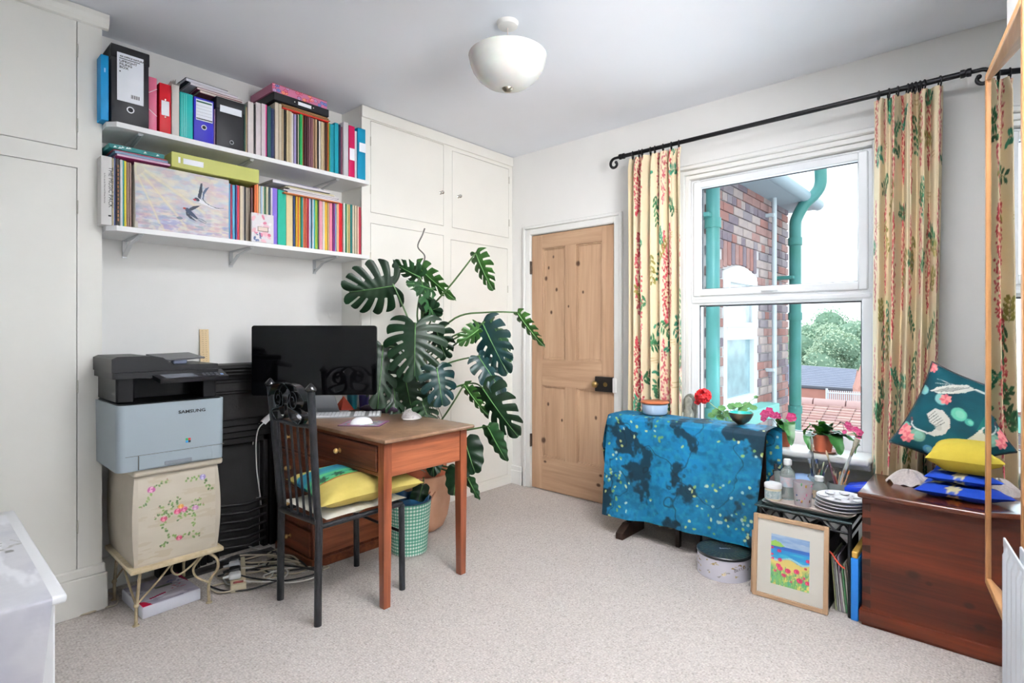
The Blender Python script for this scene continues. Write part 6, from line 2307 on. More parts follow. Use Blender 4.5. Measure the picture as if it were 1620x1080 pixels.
row([
 (362, 365, 290, '#5f9cc0', 'light blue book touching the right side of the swallow-painted bag'),
 (365.2, 368.5, 291, '#8c1c3c', 'crimson book second right of the swallow-painted bag'),
 (368.7, 373, 292, '#5fa8c6', 'sky blue book third right of the swallow-painted bag'),
 (373.2, 375.3, 292, '#2a3f74', 'navy book fourth right of the swallow-painted bag'),
 (375.5, 379.5, 293, '#b83848', 'rose red book left of the cream ones under the lime file'),
 (379.7, 384, 294, '#d3c9b2', 'cream book under the right end of the lime green file'),
 (384.2, 387.5, 294, '#bdb6a8', 'greyish cream book left of the thin black one'),
 (387.7, 389.6, 295, '#1c2433', 'thin black book between the cream and grey-brown ones'),
 (389.8, 393.5, 296, '#948a7c', 'grey-brown book right of the thin black one'),
 (393.7, 397, 296, '#857a6c', 'darker grey-brown book left of the marbled one'),
 (397.2, 401, 297, '#5c3c3c', 'dark marbled book left of the small floral box'),
 (403.5, 406, 290, '#c66a3e', 'left one of two orange books behind the floral box'),
 (406.2, 410, 291, '#cc7a4a', 'right one of two orange books behind the floral box'),
 (410.2, 413, 293, '#d8cdb4', 'cream book behind the small floral box'),
 (413.2, 416.5, 294, '#aac0d6', 'powder blue book behind the small floral box'),
 (416.7, 419, 294, '#d5ccb6', 'ivory book left of the green-striped one behind the floral box'),
 (419.2, 421.5, 295, '#2d6a4c', 'thin green book behind the small floral box'),
 (421.7, 425.5, 295, '#c6c0a4', 'beige book right of the thin green one behind the floral box'),
 (425.7, 428, 296, '#2c4a5c', 'thin slate blue book behind the floral box'),
 (428.2, 431.5, 297, '#c9c4c8', 'pale grey book left of the purple folder'),
 (431.7, 440, 297, '#7f6cc0', 'broad purple folder left of the turquoise one', 'folder'),
 (440.5, 454, 300, '#1fa08a', 'shiny turquoise green folder on the lower shelf', 'folder'),
 (454.5, 465, 303, '#d6c49a', 'cream and gold speckled thick book right of the turquoise folder'),
 (465.3, 468.5, 307, '#27406a', 'navy book first right of the gold speckled one'),
 (468.7, 471.5, 308, '#c9a53a', 'mustard book second right of the gold speckled one'),
 (471.7, 474, 309, '#c0662e', 'orange book third right of the gold speckled one'),
 (474.2, 476.5, 310, '#b0b03a', 'olive yellow book fourth right of the gold speckled one'),
 (476.7, 480, 311, '#2c7f78', 'teal book under the left end of the loose paper pile'),
 (480.2, 483, 311, '#c86a48', 'coral book right of the teal one under the loose papers'),
 (483.2, 486, 312, '#b4664e', 'brick orange book under the loose papers'),
 (486.2, 489, 312, '#9c2440', 'deep crimson book under the loose papers'),
 (489.2, 491.5, 313, '#c9cde0', 'pale lilac book right of the deep crimson one'),
 (491.7, 494.3, 313, '#1f6f86', 'petrol blue book under the loose papers'),
 (494.5, 496.5, 314, '#d8dde0', 'thin white book right of the petrol blue one'),
 (496.7, 499, 315, '#2fa0a8', 'bright cyan book under the loose papers'),
 (499.2, 502.5, 316, '#93a636', 'lime and yellow book under the loose papers'),
 (502.7, 505, 316, '#3f7a45', 'leaf green book left of the pink pair'),
 (505.2, 508.5, 317, '#d295a4', 'pale pink book, left of a pair under the loose papers'),
 (508.7, 511.5, 318, '#d6a3b0', 'pale pink book, right of a pair under the loose papers'),
 (511.7, 515, 318, '#dadad2', 'white book left of the golden yellow one'),
 (515.2, 519.5, 319, '#d0a938', 'golden yellow book under the right end of the loose papers'),
 (519.7, 522.5, 320, '#b39a78', 'tan book right of the golden yellow one'),
 (522.7, 527.5, 320, '#d88a9a', 'salmon pink book right of the loose paper pile'),
 (527.7, 531, 321, '#7a3478', 'purple book right of the salmon pink one'),
 (531.2, 533, 321, '#8fb2cc', 'thin light blue book right of the purple one'),
 (533.2, 537, 320, '#cfae8c', 'peach book left of the bright red one'),
 (537.2, 540.5, 320, '#c21f2a', 'bright red book, left of a pair near the right end of the lower shelf'),
 (540.7, 543.5, 321, '#b81c2c', 'bright red book, right of a pair near the right end of the lower shelf'),
 (543.7, 546.5, 321, '#d6d3cf', 'white book right of the bright red pair'),
 (546.7, 549, 322, '#2a7a5c', 'thin green book second right of the bright red pair'),
 (549.2, 552, 323, '#b7b488', 'khaki book left of the teal one near the shelf end'),
 (552.2, 554.5, 323, '#c0a76a', 'straw coloured book left of the teal one near the shelf end'),
 (554.7, 558.5, 323, '#176a68', 'dark teal book near the right end of the lower shelf'),
 (558.7, 561.5, 324, '#d2c9b4', 'cream book first right of the dark teal one'),
 (561.7, 565, 325, '#c4b89e', 'oatmeal book second right of the dark teal one'),
 (565.2, 568, 326, '#cfb8a8', 'blush beige book next to the last crimson one'),
 (568.2, 572, 327, '#9c2038', 'crimson book at the right end of the lower shelf'),
], Z2, 'lower')
# small floral box in front
fx0, fx1 = at(398, 360, 'y', 2.862).x, at(433, 360, 'y', 2.862).x
fz = at(415, 338, 'y', 2.862).z
t = thing('floral_box', 'small white magazine box with pink flowers in front of the orange books', 'box', ((fx0 + fx1) / 2, 2.865, Z2))
cv = Canvas(60, 76, '#d6d2d4')
rs = random.Random(6)
for i in range(26):
    cv.ell(rs.uniform(0, 60), rs.uniform(0, 76), rs.uniform(3, 9), rs.uniform(2, 6), rs.choice(['#e0a8b8', '#cf6a88', '#e9e6e6', '#d9a6b0', '#e4d8dc', '#bf4a6c']), rs.uniform(0, 3), .9)
for i in range(14):
    cv.ell(rs.uniform(6, 26), rs.uniform(50, 74), 2, 3, '#39507c', rs.uniform(0, 3))
cv.rect(16, 46, 34, 48, '#5c4c44'); cv.rect(18, 44, 36, 46, '#d8c4b8')
mb = MB(); mb.bb(fx0, fx1, 2.862, 2.879, Z2 + .001, fz, .002); mb.build('box_body', mat('white_card', '#dedbd8', .6), t)
picture('flower_print', cv, basis((fx0 + .001, 2.8612, Z2 + .002), (1, 0, 0), (0, 0, 1)), fx1 - fx0 - .002, fz - Z2 - .003, PRINT, t)
# loose papers on top, right half
rs = random.Random(15)
zt = 1.962
x0, x1_ = sx(447), sx(535)
names = ['orange-edged booklet at the bottom of the loose paper pile', 'white booklet second from the bottom of the loose paper pile', 'lilac-grey magazine in the middle of the loose paper pile', 'white newsletter above the lilac-grey magazine', 'cream sheet bundle below the olive booklet', 'olive booklet near the top of the loose paper pile', 'folded white programme at the left of the loose paper pile', 'white papers with a violet edge on top of the loose paper pile']
zz = at(500, 316, 'y', YF).z + .001
for k, (c, h, dx0, dx1, ro) in enumerate((('#c07a4c', .006, 0, 0, 0), ('#d0cbd0', .009, .02, 0, .02), ('#b9b0c4', .008, .0, -.01, -.02), ('#d6d2d6', .008, .03, .0, .03), ('#cfc7ae', .006, .01, -.03, .0), ('#a9a470', .004, .03, -.03, .03), ('#d9d6de', .005, -.03, -.12, -.06), ('#d4d0dc', .012, -.03, -.05, .05))):
    flat('booklet' if k < 6 else 'paper_bundle', names[k], 'papers', (x0 + dx0 - .03 * (k > 5), 2.865 + .004 * (k % 3), zz), x1_ + dx1, .20, h, c, ro * .5, .6, pages='#d8d4d6' if h > .006 else None)
    zz += h + .0006
o = flat('booklet', 'dark violet folder sheet showing under the top papers of the pile', 'papers', (x0 - .01, 2.875, zz), x1_ - .12, .19, .003, '#3a2f72', .02, .4)
# ------------------------------------------------------------------ curtains and rod
RX = 3.13
rod_z = at(1230, 190, 'x', RX).z
y_l, y_r = at(984, 246, 'x', RX).y, at(1528, 117, 'x', RX).y
rod_z = (at(984, 246, 'x', RX).z + at(1528, 118, 'x', RX).z) / 2
t = thing('curtain_rod', 'long black wrought-iron curtain rod with scroll ends above the window', 'curtain rod', (RX, .965, rod_z))
mb = MB(); mb.tube([(RX, y_l + .02, rod_z), (RX, y_r - .02, rod_z)], .0125, n=14); mb.build('rod_bar', BLACKI, t, smooth=60)
for ye, sg in ((y_l, 1), (y_r, -1)):
    mb = MB()
    mb.lathe([(.013, -.02), (.018, -.018), (.018, -.006), (.015, 0), (.018, .006), (.018, .018), (.013, .02)], c=(RX, ye, rod_z), axis='y', n=14)
    mb.build('collar', BLACKI, t, smooth=40)
    pts = [Vector((RX, ye, rod_z)), Vector((RX, ye + sg * .04, rod_z - .001))]
    cc = Vector((RX, ye + sg * .055, rod_z - .038))
    for i in range(22):
        a = PI / 2 - i / 21 * 2 * PI * .86
        r = .037 * (1 - .62 * i / 21)
        pts.append(cc + Vector((0, sg * math.cos(a) * r, math.sin(a) * r)))
    mb = MB(); mb.tube(pts, [.009] * 14 + [.0085] * (len(pts) - 14), n=10)
    mb.sphere(pts[-1], .0105, 10, 6)
    mb.build('scroll_end', BLACKI, t, smooth=180)
for ye in (1.715, .285):
    mb = MB()
    mb.tube([(RX, ye, rod_z), (RX + .06, ye, rod_z - .01), (XW - .002, ye, rod_z - .01)], .006, n=8)
    mb.cyl((XW - .005, ye, rod_z - .01), (XW - .0005, ye, rod_z - .01), .016, 14)
    mb.build('wall_bracket', BLACKI, t, smooth=60)

def curtain_canvas(seed, w=420, h=620):
    cv = Canvas(w, h, '#e2d2b2')
    n = cv.noise(60, seed)
    cv.mix((n - .45) * 2, '#dcc8a0', .5)
    rs = random.Random(seed)
    cols_ = [w * q for q in (.04, .19, .31, .43, .56, .70, .83, .95)]
    for ci, cx in enumerate(cols_):
        y = rs.uniform(-60, 0)
        x = cx
        while y < h:
            L = rs.uniform(110, 170)
            red = rs.choice([('#9c2430', '#b5404a'), ('#a02a38', '#c0606a'), ('#b04a55', '#c98a8a')])
            k = 0
            while k < L:
                wv = 9 * math.sin(PI * k / L) ** .6 + 1
                for _ in range(3):
                    cv.ell(x + rs.uniform(-wv, wv), y + k + rs.uniform(-2, 2), rs.uniform(1.6, 2.8), rs.uniform(1.6, 2.4), rs.choice(red), 0, .95)
                k += 3.4
            y += L + rs.uniform(20, 50)
            x = cx + rs.uniform(-5, 5)
    for _ in range(60):
        x, y = rs.uniform(0, w), rs.uniform(0, h)
        a = rs.uniform(0, 6.3)
        g = rs.choice([('#1f5c38', '#2c7048'), ('#2a6a44', '#1d5034'), ('#7a7434', '#8f8846'), ('#1f6a50', '#2b8062')])
        st = [(x, y)]
        for k in range(5):
            x2, y2 = st[-1][0] + 7 * math.cos(a), st[-1][1] + 7 * math.sin(a) + 2
            a += rs.uniform(-.3, .3)
            st.append((x2, y2))
        cv.line(st, 1.1, '#5a5a34')
        for (xx, yy) in st:
            for s_ in (-1, 1):
                cv.leaf(xx, yy, rs.uniform(10, 16), 2.3, a + s_ * rs.uniform(.7, 1.3), rs.choice(g))
    for _ in range(14):
        x, y = rs.uniform(0, w), rs.uniform(0, h)
        for k in range(3):
            cv.line([(x, y + k * 4), (x + 22, y + k * 4 + 1)], .8, '#a88d55', .8)
    return cv

def curtain(label, ya_t, yb_t, ya_b, yb_b, z0, z1, folds, seed, bend=True):
    t = thing('curtain', label, 'curtain', (RX, (ya_b + yb_b) / 2, z0), group='patterned curtains of the window')
    cv = curtain_canvas(seed)
    nu, nv = 420, 400
    rs = random.Random(seed)
    ph = [rs.uniform(0, 6) for _ in range(4)]
    def f(u, v):
        z = z0 + (z1 - z0) * v
        vv = v
        y0 = ya_b + (ya_t - ya_b) * vv
        y1 = yb_b + (yb_t - yb_b) * vv
        uu = u + .018 * math.sin(2 * PI * folds * u + ph[0]) * (1 - .3 * v) + .02 * math.sin(5 * (1 - v) + ph[1]) * math.sin(PI * u)
        amp = .034 + .020 * (1 - v) + .008 * math.sin(3 * u * 6 + ph[2])
        x = RX - .004 + amp * math.sin(2 * PI * folds * u + 1.2 * math.sin(2.2 * (1 - v) + 4 * u) * .6 + ph[3])
        x += .012 * math.sin(2 * PI * folds * 2.1 * u + ph[1]) * v
        x += .003
        if bend:
            k = min(1, max(0, (.98 - z) / .3))
            x -= .085 * k * k * (3 - 2 * k)
        if v > .97:
            x = RX + (x - RX) * (1 - (v - .97) / .03 * .6)
        return Vector((x, y0 + (y1 - y0) * uu, z))
    mb = MB()
    mb.grid(f, nu, nv)
    U, V = grid_uv(nu, nv)
    mb.build('curtain_cloth', mat('printed_linen', '#ffffff', .85, attr=True, bump=.12, bscale=300, var=.05, vscale=40), t, smooth=180, cols=cv.sample(U, V), recalc=False)
    return t
zt_c = rod_z - .030
yy = [at(997, 250, 'x', RX).y, at(1079, 235, 'x', RX).y, at(995, 640, 'x', RX - .02).y, at(1079, 640, 'x', RX - .02).y]
curtain('cream curtain with red blossom and green leaves, between pine door and window', yy[1], yy[0], yy[3], yy[2] - .0, .03, zt_c, 6, 31, False)
yy = [at(1383, 160, 'x', RX).y, at(1493, 145, 'x', RX).y, at(1376, 735, 'x', RX).y, at(1478, 745, 'x', RX).y]
curtain('cream curtain with red blossom and green leaves, right of the window behind the chest', yy[1], yy[0], yy[3], yy[2], .03, zt_c + .004, 5, 47, False)
def ring_at(px, py, label):
    p = at(px, py, 'x', RX)
    mb = MB()
    pts = [Vector((RX + .022 * math.cos(a), p.y + .007 * math.cos(a), rod_z - .009 + .023 * math.sin(a))) for a in [2 * PI * k / 16 for k in range(17)]]
    mb.tube(pts, .0035, n=7, caps=False)
    mb.tube([(RX, p.y, rod_z - .025), (RX - .002, p.y, rod_z - .040)], .0022, n=6)
    tag(mb.build('curtain_ring', BLACKI, smooth=180), label, 'curtain ring', 'black rings along the curtain rod')
names = ['outermost ring at the scroll end', 'second ring from the scroll end', 'third ring from the scroll end', 'fourth ring from the scroll end', 'ring above the middle of the curtain', 'third ring from the window side', 'second ring from the window side', 'last ring beside the bare rod']
for k, px in enumerate((1001, 1011, 1016, 1029, 1036, 1049, 1062, 1074)):
    ring_at(px, 240, 'black ring over the curtain next to the door, ' + names[k])
names = ['nearest the bare rod', 'second from the bare rod', 'third from the bare rod', 'first of the bunched ones', 'second of the bunched ones', 'third of the bunched ones', 'fourth of the bunched ones', 'fifth of the bunched ones', 'lone one nearest the mirror']
for k, px in enumerate((1390, 1406, 1420, 1436, 1442, 1448, 1455, 1462, 1487)):
    ring_at(px, 140, 'black ring over the curtain by the chest, ' + names[k])

# ------------------------------------------------------------------ gateleg table with blue cloth
OAK = wood('very_dark_oak', '#26150d', '#170c07', 9, 'y', .45)
OAKZ = wood('very_dark_oak_upright', '#2a180f', '#190e08', 9, 'z', .45)
tx0, tx1, ty0, ty1, tz = 2.872, 3.02, .895, 1.765, .712
t = thing('gateleg_table', 'dark oak drop-leaf table under the blue cloth in front of the window', 'table', ((tx0 + tx1) / 2, (ty0 + ty1) / 2, 0))
mb = MB(); mb.bb(tx0, tx1, ty0, ty1, tz - .02, tz, .004); mb.build('table_top', OAK, t)
for x in (tx0 - .004, tx1 + .022):
    mb = MB(); mb.bb(x - .009, x + .009, ty0 + .03, ty1 - .01, .16, tz - .004, .003); mb.build('drop_leaf', OAK, t)
for y in (ty0 + .11, ty1 - .10):
    mb = MB(); mb.bb(2.905, 3.005, y - .015, y + .015, .06, tz - .02, .004); mb.build('trestle_panel', OAKZ, t)
    mb = MB()
    pl = [(2.80, 0), (2.80, .035), (2.83, .05), (2.88, .075), (3.02, .075), (3.06, .05), (3.06, 0)]
    mb.prism([(a, b_) for a, b_ in pl], .045, Matrix(((1, 0, 0, 0), (0, 0, 1, y - .022), (0, 1, 0, 0), (0, 0, 0, 1))))
    mb.build('sledge_foot', OAKZ, t)
mb = MB(); mb.bb(2.935, 2.975, ty0 + .11, ty1 - .10, .13, .17, .004); mb.build('stretcher', OAK, t)
for y in (1.36, 1.24):
    mb = MB(); mb.bb(2.915, 2.945, y - .013, y + .013, 0, .60, .003); mb.build('gate_leg', OAKZ, t)
mb = MB(); mb.bb(2.915, 2.945, 1.24, 1.36, .10, .13, .003); mb.build('gate_rail', OAK, t)

cw, ch = 240, 320
cv = Canvas(cw, ch, '#0f5c80')
n1 = cv.noise(50, 61, 1, 1, 4)
cv.mix((n1 - .45) * 4, '#0f6c9c', .7)
cv.mix((cv.noise(46, 62, 1, 1, 4) - .5) * 4, '#0b4560', .7)
cv.mix((cv.noise(7, 69) - .5) * 4, '#0a3f5a', .5)
cv.mix((cv.noise(5, 63) - .45) * 3, '#2a8290', .35)
n2 = cv.noise(24, 64, 1, 1, 4)
cv.mix(np.clip((n2 - .55) * 14, 0, 1), '#0d1820', .75)
nn3 = np.abs(cv.noise(60, 65, 1, 1, 4) - .5)
cv.mix(np.clip((.012 - nn3) * 90, 0, 1), '#10181e', .6)
n4 = cv.noise(44, 68, 1, 1, 3)
rs = random.Random(66)
for _ in range(420):
    x, y = rs.uniform(0, cw), rs.uniform(0, ch)
    if n4[int(y) % ch, int(x) % cw] < .5:
        continue
    cv.ell(x, y, rs.uniform(1.4, 3.2), rs.uniform(1.2, 2.4), rs.choice(['#b9b468', '#8f9e50', '#cfc98e', '#a8b0a0', '#6f8848']), rs.uniform(0, 3), .8)
t = thing('table_cloth', 'silky blue cloth with dark blotches and pale yellow flecks draped over the drop-leaf table', 'cloth', (2.95, 1.33, .10))
prof = [(2.835, .0), (2.842, .30), (2.846, .575), (2.858, .592), (2.875, .600), (2.95, .602), (3.03, .601), (3.048, .592), (3.058, .575), (3.062, .32), (3.066, .18)]
arc = [0]
for i in range(1, len(prof)):
    arc.append(arc[-1] + math.hypot(prof[i][0] - prof[i - 1][0], prof[i][1] - prof[i - 1][1]))
def pf(s):
    d = s * arc[-1]
    for i in range(1, len(prof)):
        if d <= arc[i] + 1e-9:
            k = (d - arc[i - 1]) / (arc[i] - arc[i - 1])
            return prof[i - 1][0] + (prof[i][0] - prof[i - 1][0]) * k, prof[i - 1][1] + (prof[i][1] - prof[i - 1][1]) * k
    return prof[-1]
def clothf(u, v):
    # u: 0 right(near window end) .. 1 left ; v: 0 front hem .. 1 back hem
    x, z = pf(v)
    front = v * arc[-1] < arc[2]
    d = v * arc[-1]
    kz = max(0, 1 - z / .575) if x < 2.9 else 0
    yr = .868 + .055 * kz if x < 2.9 else (.868 if x < 3.04 else .85)
    yl = 1.775 + .012 * kz
    y = yr + (yl - yr) * u
    zz = .122 + z
    if x < 2.86:
        w = kz
        x += -.010 * math.sin(14 * u + 1.5 * w) * w - .006 * math.sin(31 * u + 2) * w - .02 * w * u
        zz += .018 * (1 - u) * w - .006 * math.sin(9 * u) * w
    elif x > 3.045:
        x += .006 * math.sin(16 * u)
    else:
        zz += .0015 * math.sin(22 * u) * math.sin(40 * x)
    if u > .96 and x < 3.05:
        zz -= (u - .96) * .15 * (1 if z > .57 else 0)
    return Vector((x, y, zz))
mb = MB(); mb.grid(clothf, cw, ch)
U, V = grid_uv(cw, ch)
cols = cv.sample(U, V)
# end flap hanging over the door side of the table
def flap(u, v):
    x = 2.862 + (3.02 - 2.862) * u * .75
    z = .712 - v * (.45 - .10 * u)
    y = 1.778 + .028 * math.sin(PI * min(1, v * 1.3)) * (1 - .3 * u) + .010 * math.sin(9 * u + 3 * v) * v + .012 * v
    return Vector((x, y, z))
mb.grid(flap, 30, 60)
U2, V2 = grid_uv(30, 60)
mb.build('cloth_sheet', mat('silk_print', '#ffffff', .6, attr=True, bump=.15, bscale=60, spec=.2), t, smooth=180, cols=np.vstack([cols, cv.sample(U2 * .2, V2 * .8)]), recalc=False)

TZ = .7265
def px3(px, x, z):
    p = at(px, 600, 'x', x)
    return Vector((x, p.y, z))
q = px3(1036, 2.97, TZ)
t = thing('candle_bowl', 'pale blue glass bowl with an orange-brown wooden lid on the blue cloth', 'bowl', tuple(q))
mb = MB(); mb.lathe([(.0, .0), (.062, .002), (.070, .01), (.074, .04), (.076, .062), (.070, .062), (.066, .012), (0, .010)], c=q, n=36)
mb.build('glass_bowl', mat('pale_blue_glass', '#a9bfd6', .15, spec=.6), t, smooth=50)
mb = MB(); mb.lathe([(.0, .063), (.073, .063), (.073, .069), (0, .069)], c=q, n=36); mb.build('lid_gasket', mat('dark_seal', '#3a3f4c', .5), t, smooth=40)
mb = MB(); mb.lathe([(.0, .069), (.082, .069), (.083, .076), (.079, .079), (0, .079)], c=q, n=36); mb.build('wooden_lid', mat('orange_lid_wood', '#a8603c', .4, var=.1, vscale=20), t, smooth=40)
q = px3(1172, 2.96, TZ)
t = thing('metal_bowl', 'small bronze bowl with turquoise enamel inside on the blue cloth', 'bowl', tuple(q))
mb = MB(); mb.lathe([(.018, .0), (.022, .004), (.042, .018), (.056, .040), (.062, .062), (.060, .062)], c=q, n=36, close=False)
mb.lathe([(0, .001), (.018, .0)], c=q, n=36, close=False)
mb.build('bowl_outside', mat('hammered_bronze', '#6f5a44', .35, .8, bump=.3, bscale=90), t, smooth=60)
mb = MB(); mb.lathe([(.0605, .062), (.054, .040), (.040, .020), (0, .008)], c=q, n=36, close=False); mb.build('enamel_lining', mat('turquoise_enamel', '#2fb4ac', .2), t, smooth=60)

# ------------------------------------------------------------------ window sill things
SZ = .6005
q = px3(1089, 3.19, SZ)
t = thing('stone_figure', 'small grey carved figure with an arched back on the window sill', 'statue', tuple(q))
mb = MB()
ST_ = mat('grey_carved_stone', '#8f8f88', .8, col2='#6f7068', vscale=40, bump=.5, bscale=120)
mb.lathe([(.0, 0), (.045, 0), (.042, .03), (.030, .06), (.034, .10), (.030, .13), (.018, .15), (.022, .17), (.026, .19), (.020, .21), (.0, .222)], c=q, n=20, sy=1.0, sx=.7)
mb.build('figure', ST_, t, smooth=60)
mb = MB()
pl = [(-.045, 0), (.045, 0)] + [(.045 * math.cos(a), .16 + .075 * math.sin(a)) for a in [PI * k / 12 for k in range(13)]]
mb.prism(pl, .018, Matrix(((0, 0, 1, q.x + .02), (1, 0, 0, q.y), (0, 1, 0, q.z), (0, 0, 0, 1))))
mb.build('arched_back', ST_, t, smooth=30)
for sg in (-1, 1):
    mb = MB(); mb.tube([q + Vector((-.01, sg * .03, .12)), q + Vector((-.035, sg * .03, .08)), q + Vector((-.045, sg * .004, .075))], [.011, .010, .008], n=8); mb.build('arm', ST_, t, smooth=60)
def round_leaf(mb, c, r, nrm, seed=0, lobes=7, cup=.15, ax=None, L=1.0):
    n = Vector(nrm).normalized()
    a = (Vector(ax) - n * Vector(ax).dot(n)).normalized() if ax is not None else n.orthogonal().normalized()
    b = n.cross(a)
    N_ = 20
    vs = [Vector(c)]
    for k in (0.5, 1.0):
        for i in range(N_):
            t_ = 2 * PI * i / N_
            rr = r * k * (1 + .10 * math.cos(lobes * t_ + seed) * k)
            vs.append(Vector(c) + a * rr * L * math.cos(t_) + b * rr * math.sin(t_) + n * (cup * r * k * k + .04 * r * math.sin(3 * t_ + seed) * k))
    fs = [(0, 1 + i, 1 + (i + 1) % N_) for i in range(N_)] + [(1 + i, 1 + N_ + i, 1 + N_ + (i + 1) % N_, 1 + (i + 1) % N_) for i in range(N_)]
    mb.add(vs, fs)
GRL = mat('geranium_leaf', '#4a7a38', .55, col2='#35602c', vscale=50)
def flowerpot(t, c, r, h, m):
    mb = MB(); mb.lathe([(0, .001), (r * .72, .001), (r * .96, h * .80), (r * 1.04, h * .80), (r * 1.06, h), (r * .95, h), (r * .9, h * .82)], c=c, n=30, close=False)
    mb.build('flower_pot', m, t, smooth=50)
    mb = MB(); mb.lathe([(0, h * .86), (r * .93, h * .86)], c=c, n=24, close=False); mb.build('soil', MATS['dark_potting_soil'], t)
TERC = mat('orange_terracotta_small', '#b05a3c', .65, var=.06, vscale=20)
q = px3(1150, 3.17, SZ)
t = thing('geranium', 'potted geranium with one bright red flower head on the window sill', 'plant', tuple(q))
flowerpot(t, q, .05, .085, TERC)
fl = at(1112, 627, 'x', 3.12)
mb = MB(); mb.tube(smoothpath([q + Vector((0, 0, .07)), at(1146, 655, 'x', 3.15), at(1130, 643, 'x', 3.13), fl], 6), .0022, n=6); mb.build('flower_stem', mat('pale_green_stem', '#9fb07a', .5), t, smooth=180)
rs = random.Random(5)
RED = mat('scarlet_petal', '#c4121c', .5, var=.15, vscale=90)
for k in range(64):
    d = Vector((rs.gauss(0, 1), rs.gauss(0, 1), rs.gauss(0, 1))).normalized()
    c = fl + Vector((d.x * .032, d.y * .044, d.z * .040)) * rs.uniform(.75, 1) + Vector((0, .0, .0))
    mb = MB(); round_leaf(mb, c, .015, d + Vector((-.3, 0, 0)), k, 5, .3)
    mb.build('petal', RED, t, smooth=180, recalc=False)
for k in range(3):
    mb = MB(); c = at(1101 + 2 * k, 636 + k, 'x', 3.12); round_leaf(mb, c, .010, (-1, .2, .2), k, 5, .3); mb.build('petal', RED, t, smooth=180, recalc=False)
for k, (px, py, r) in enumerate(((1134, 652, .028), (1126, 657, .022), (1142, 646, .022), (1150, 655, .026), (1158, 643, .026), (1168, 641, .022), (1182, 641, .024), (1192, 645, .020), (1175, 648, .026), (1140, 660, .024), (1196, 628, .012), (1186, 655, .02), (1160, 660, .026))):
    c = at(px, py, 'x', 3.15 - .02 * (k % 3))
    mb = MB(); mb.tube([q + Vector((0, 0, .07)), c.lerp(q + Vector((0, 0, .07)), .4) + Vector((0, 0, .02)), c], .0016, n=5); mb.build('leaf_stalk', mat('pale_green_stem'), t, smooth=180)
    mb = MB(); round_leaf(mb, c, r, (-.6, -.2, .8), k, 7, .12); mb.build('leaf', GRL, t, smooth=180, recalc=False)
STL = mat('streptocarpus_leaf', '#2f6a2c', .45, col2='#234f26', vscale=30, bump=.3, bscale=90)
STL2 = mat('bright_streptocarpus_leaf', '#4f8f2c', .45, col2='#3f7a26', vscale=30, bump=.3, bscale=90)
MAG = mat('magenta_petal', '#a8155c', .5, var=.1, vscale=60)
def strap_leaf(t, p0, p1, p2, w, m, up=(0, 0, 1)):
    P_ = smoothpath([p0, p1, p2], 8)
    vs, fs = [], []
    n = len(P_)
    for i, p in enumerate(P_):
        tn = (P_[min(i + 1, n - 1)] - P_[max(i - 1, 0)]).normalized()
        s = tn.cross(Vector(up))
        if s.length < .05:
            s = tn.cross(Vector((-1, 0, 0)))
        s.normalize()
        nn = s.cross(tn)
        k = i / (n - 1)
        ww = w * (math.sin(PI * min(1, .12 + .88 * k) ** .8)) ** .6 if k < .999 else .0005
        for j in range(5):
            f = j / 2 - 1
            vs.append(p + s * (ww * f) + nn * (abs(f) * ww * .25 + .004 * math.sin(8 * k * PI) * abs(f)))
    for i in range(n - 1):
        for j in range(4):
            a = i * 5 + j
            fs.append((a, a + 1, a + 6, a + 5))
    mb = MB(); mb.add(vs, fs)
    mb.build('leaf', m, t, smooth=180, recalc=False)
def bloom(t, c, r, k=0, n=5):
    for i in range(n):
        a = 2 * PI * i / n + k
        d = Vector((-.15, math.cos(a), math.sin(a)))
        mb = MB(); round_leaf(mb, Vector(c) + d * r * .6, r * .62, Vector((-1, .15 * math.cos(a), .3)), i, 4, .2, ax=d)
        mb.build('petal', MAG, t, smooth=180, recalc=False)
q = px3(1238, 3.17, SZ)
t = thing('flowering_plant', 'magenta-flowered plant on the sill, half hidden behind the blue cloth', 'plant', tuple(q))
flowerpot(t, q, .048, .08, TERC)
o = q + Vector((0, 0, .075))
strap_leaf(t, o, at(1247, 668, 'x', 3.10), at(1252, 705, 'x', 3.05), .032, STL)
strap_leaf(t, o, at(1235, 672, 'x', 3.10), at(1250, 690, 'x', 3.04), .022, STL)
strap_leaf(t, o, at(1232, 664, 'x', 3.12), at(1250, 668, 'x', 3.10), .016, STL2)
for k, (px, py, r) in enumerate(((1210, 655, .020), (1217, 650, .018), (1208, 662, .014), (1222, 656, .016), (1229, 657, .016), (1232, 661, .012), (1252, 660, .022))):
    c = at(px, py, 'x', 3.12)
    mb = MB(); mb.tube([o, o.lerp(c, .5) + Vector((0, 0, .03)), c], .0015, n=5); mb.build('flower_stalk', mat('dark_stalk', '#4c3a3a', .5), t, smooth=180)
    bloom(t, c, r, k)
q = px3(1302, 3.14, SZ)
t = thing('flowering_plant', 'broad-leaved plant with magenta flowers in a terracotta pot in the middle of the sill', 'plant', tuple(q))
mb = MB(); mb.lathe([(0, 0), (.055, .0), (.066, .012), (.062, .013), (.05, .005)], c=q, n=30); mb.build('saucer', mat('brown_saucer', '#9a5a44', .6), t, smooth=50)
flowerpot(t, q + Vector((0, 0, .006)), .052, .088, TERC)
o = q + Vector((0, 0, .085))
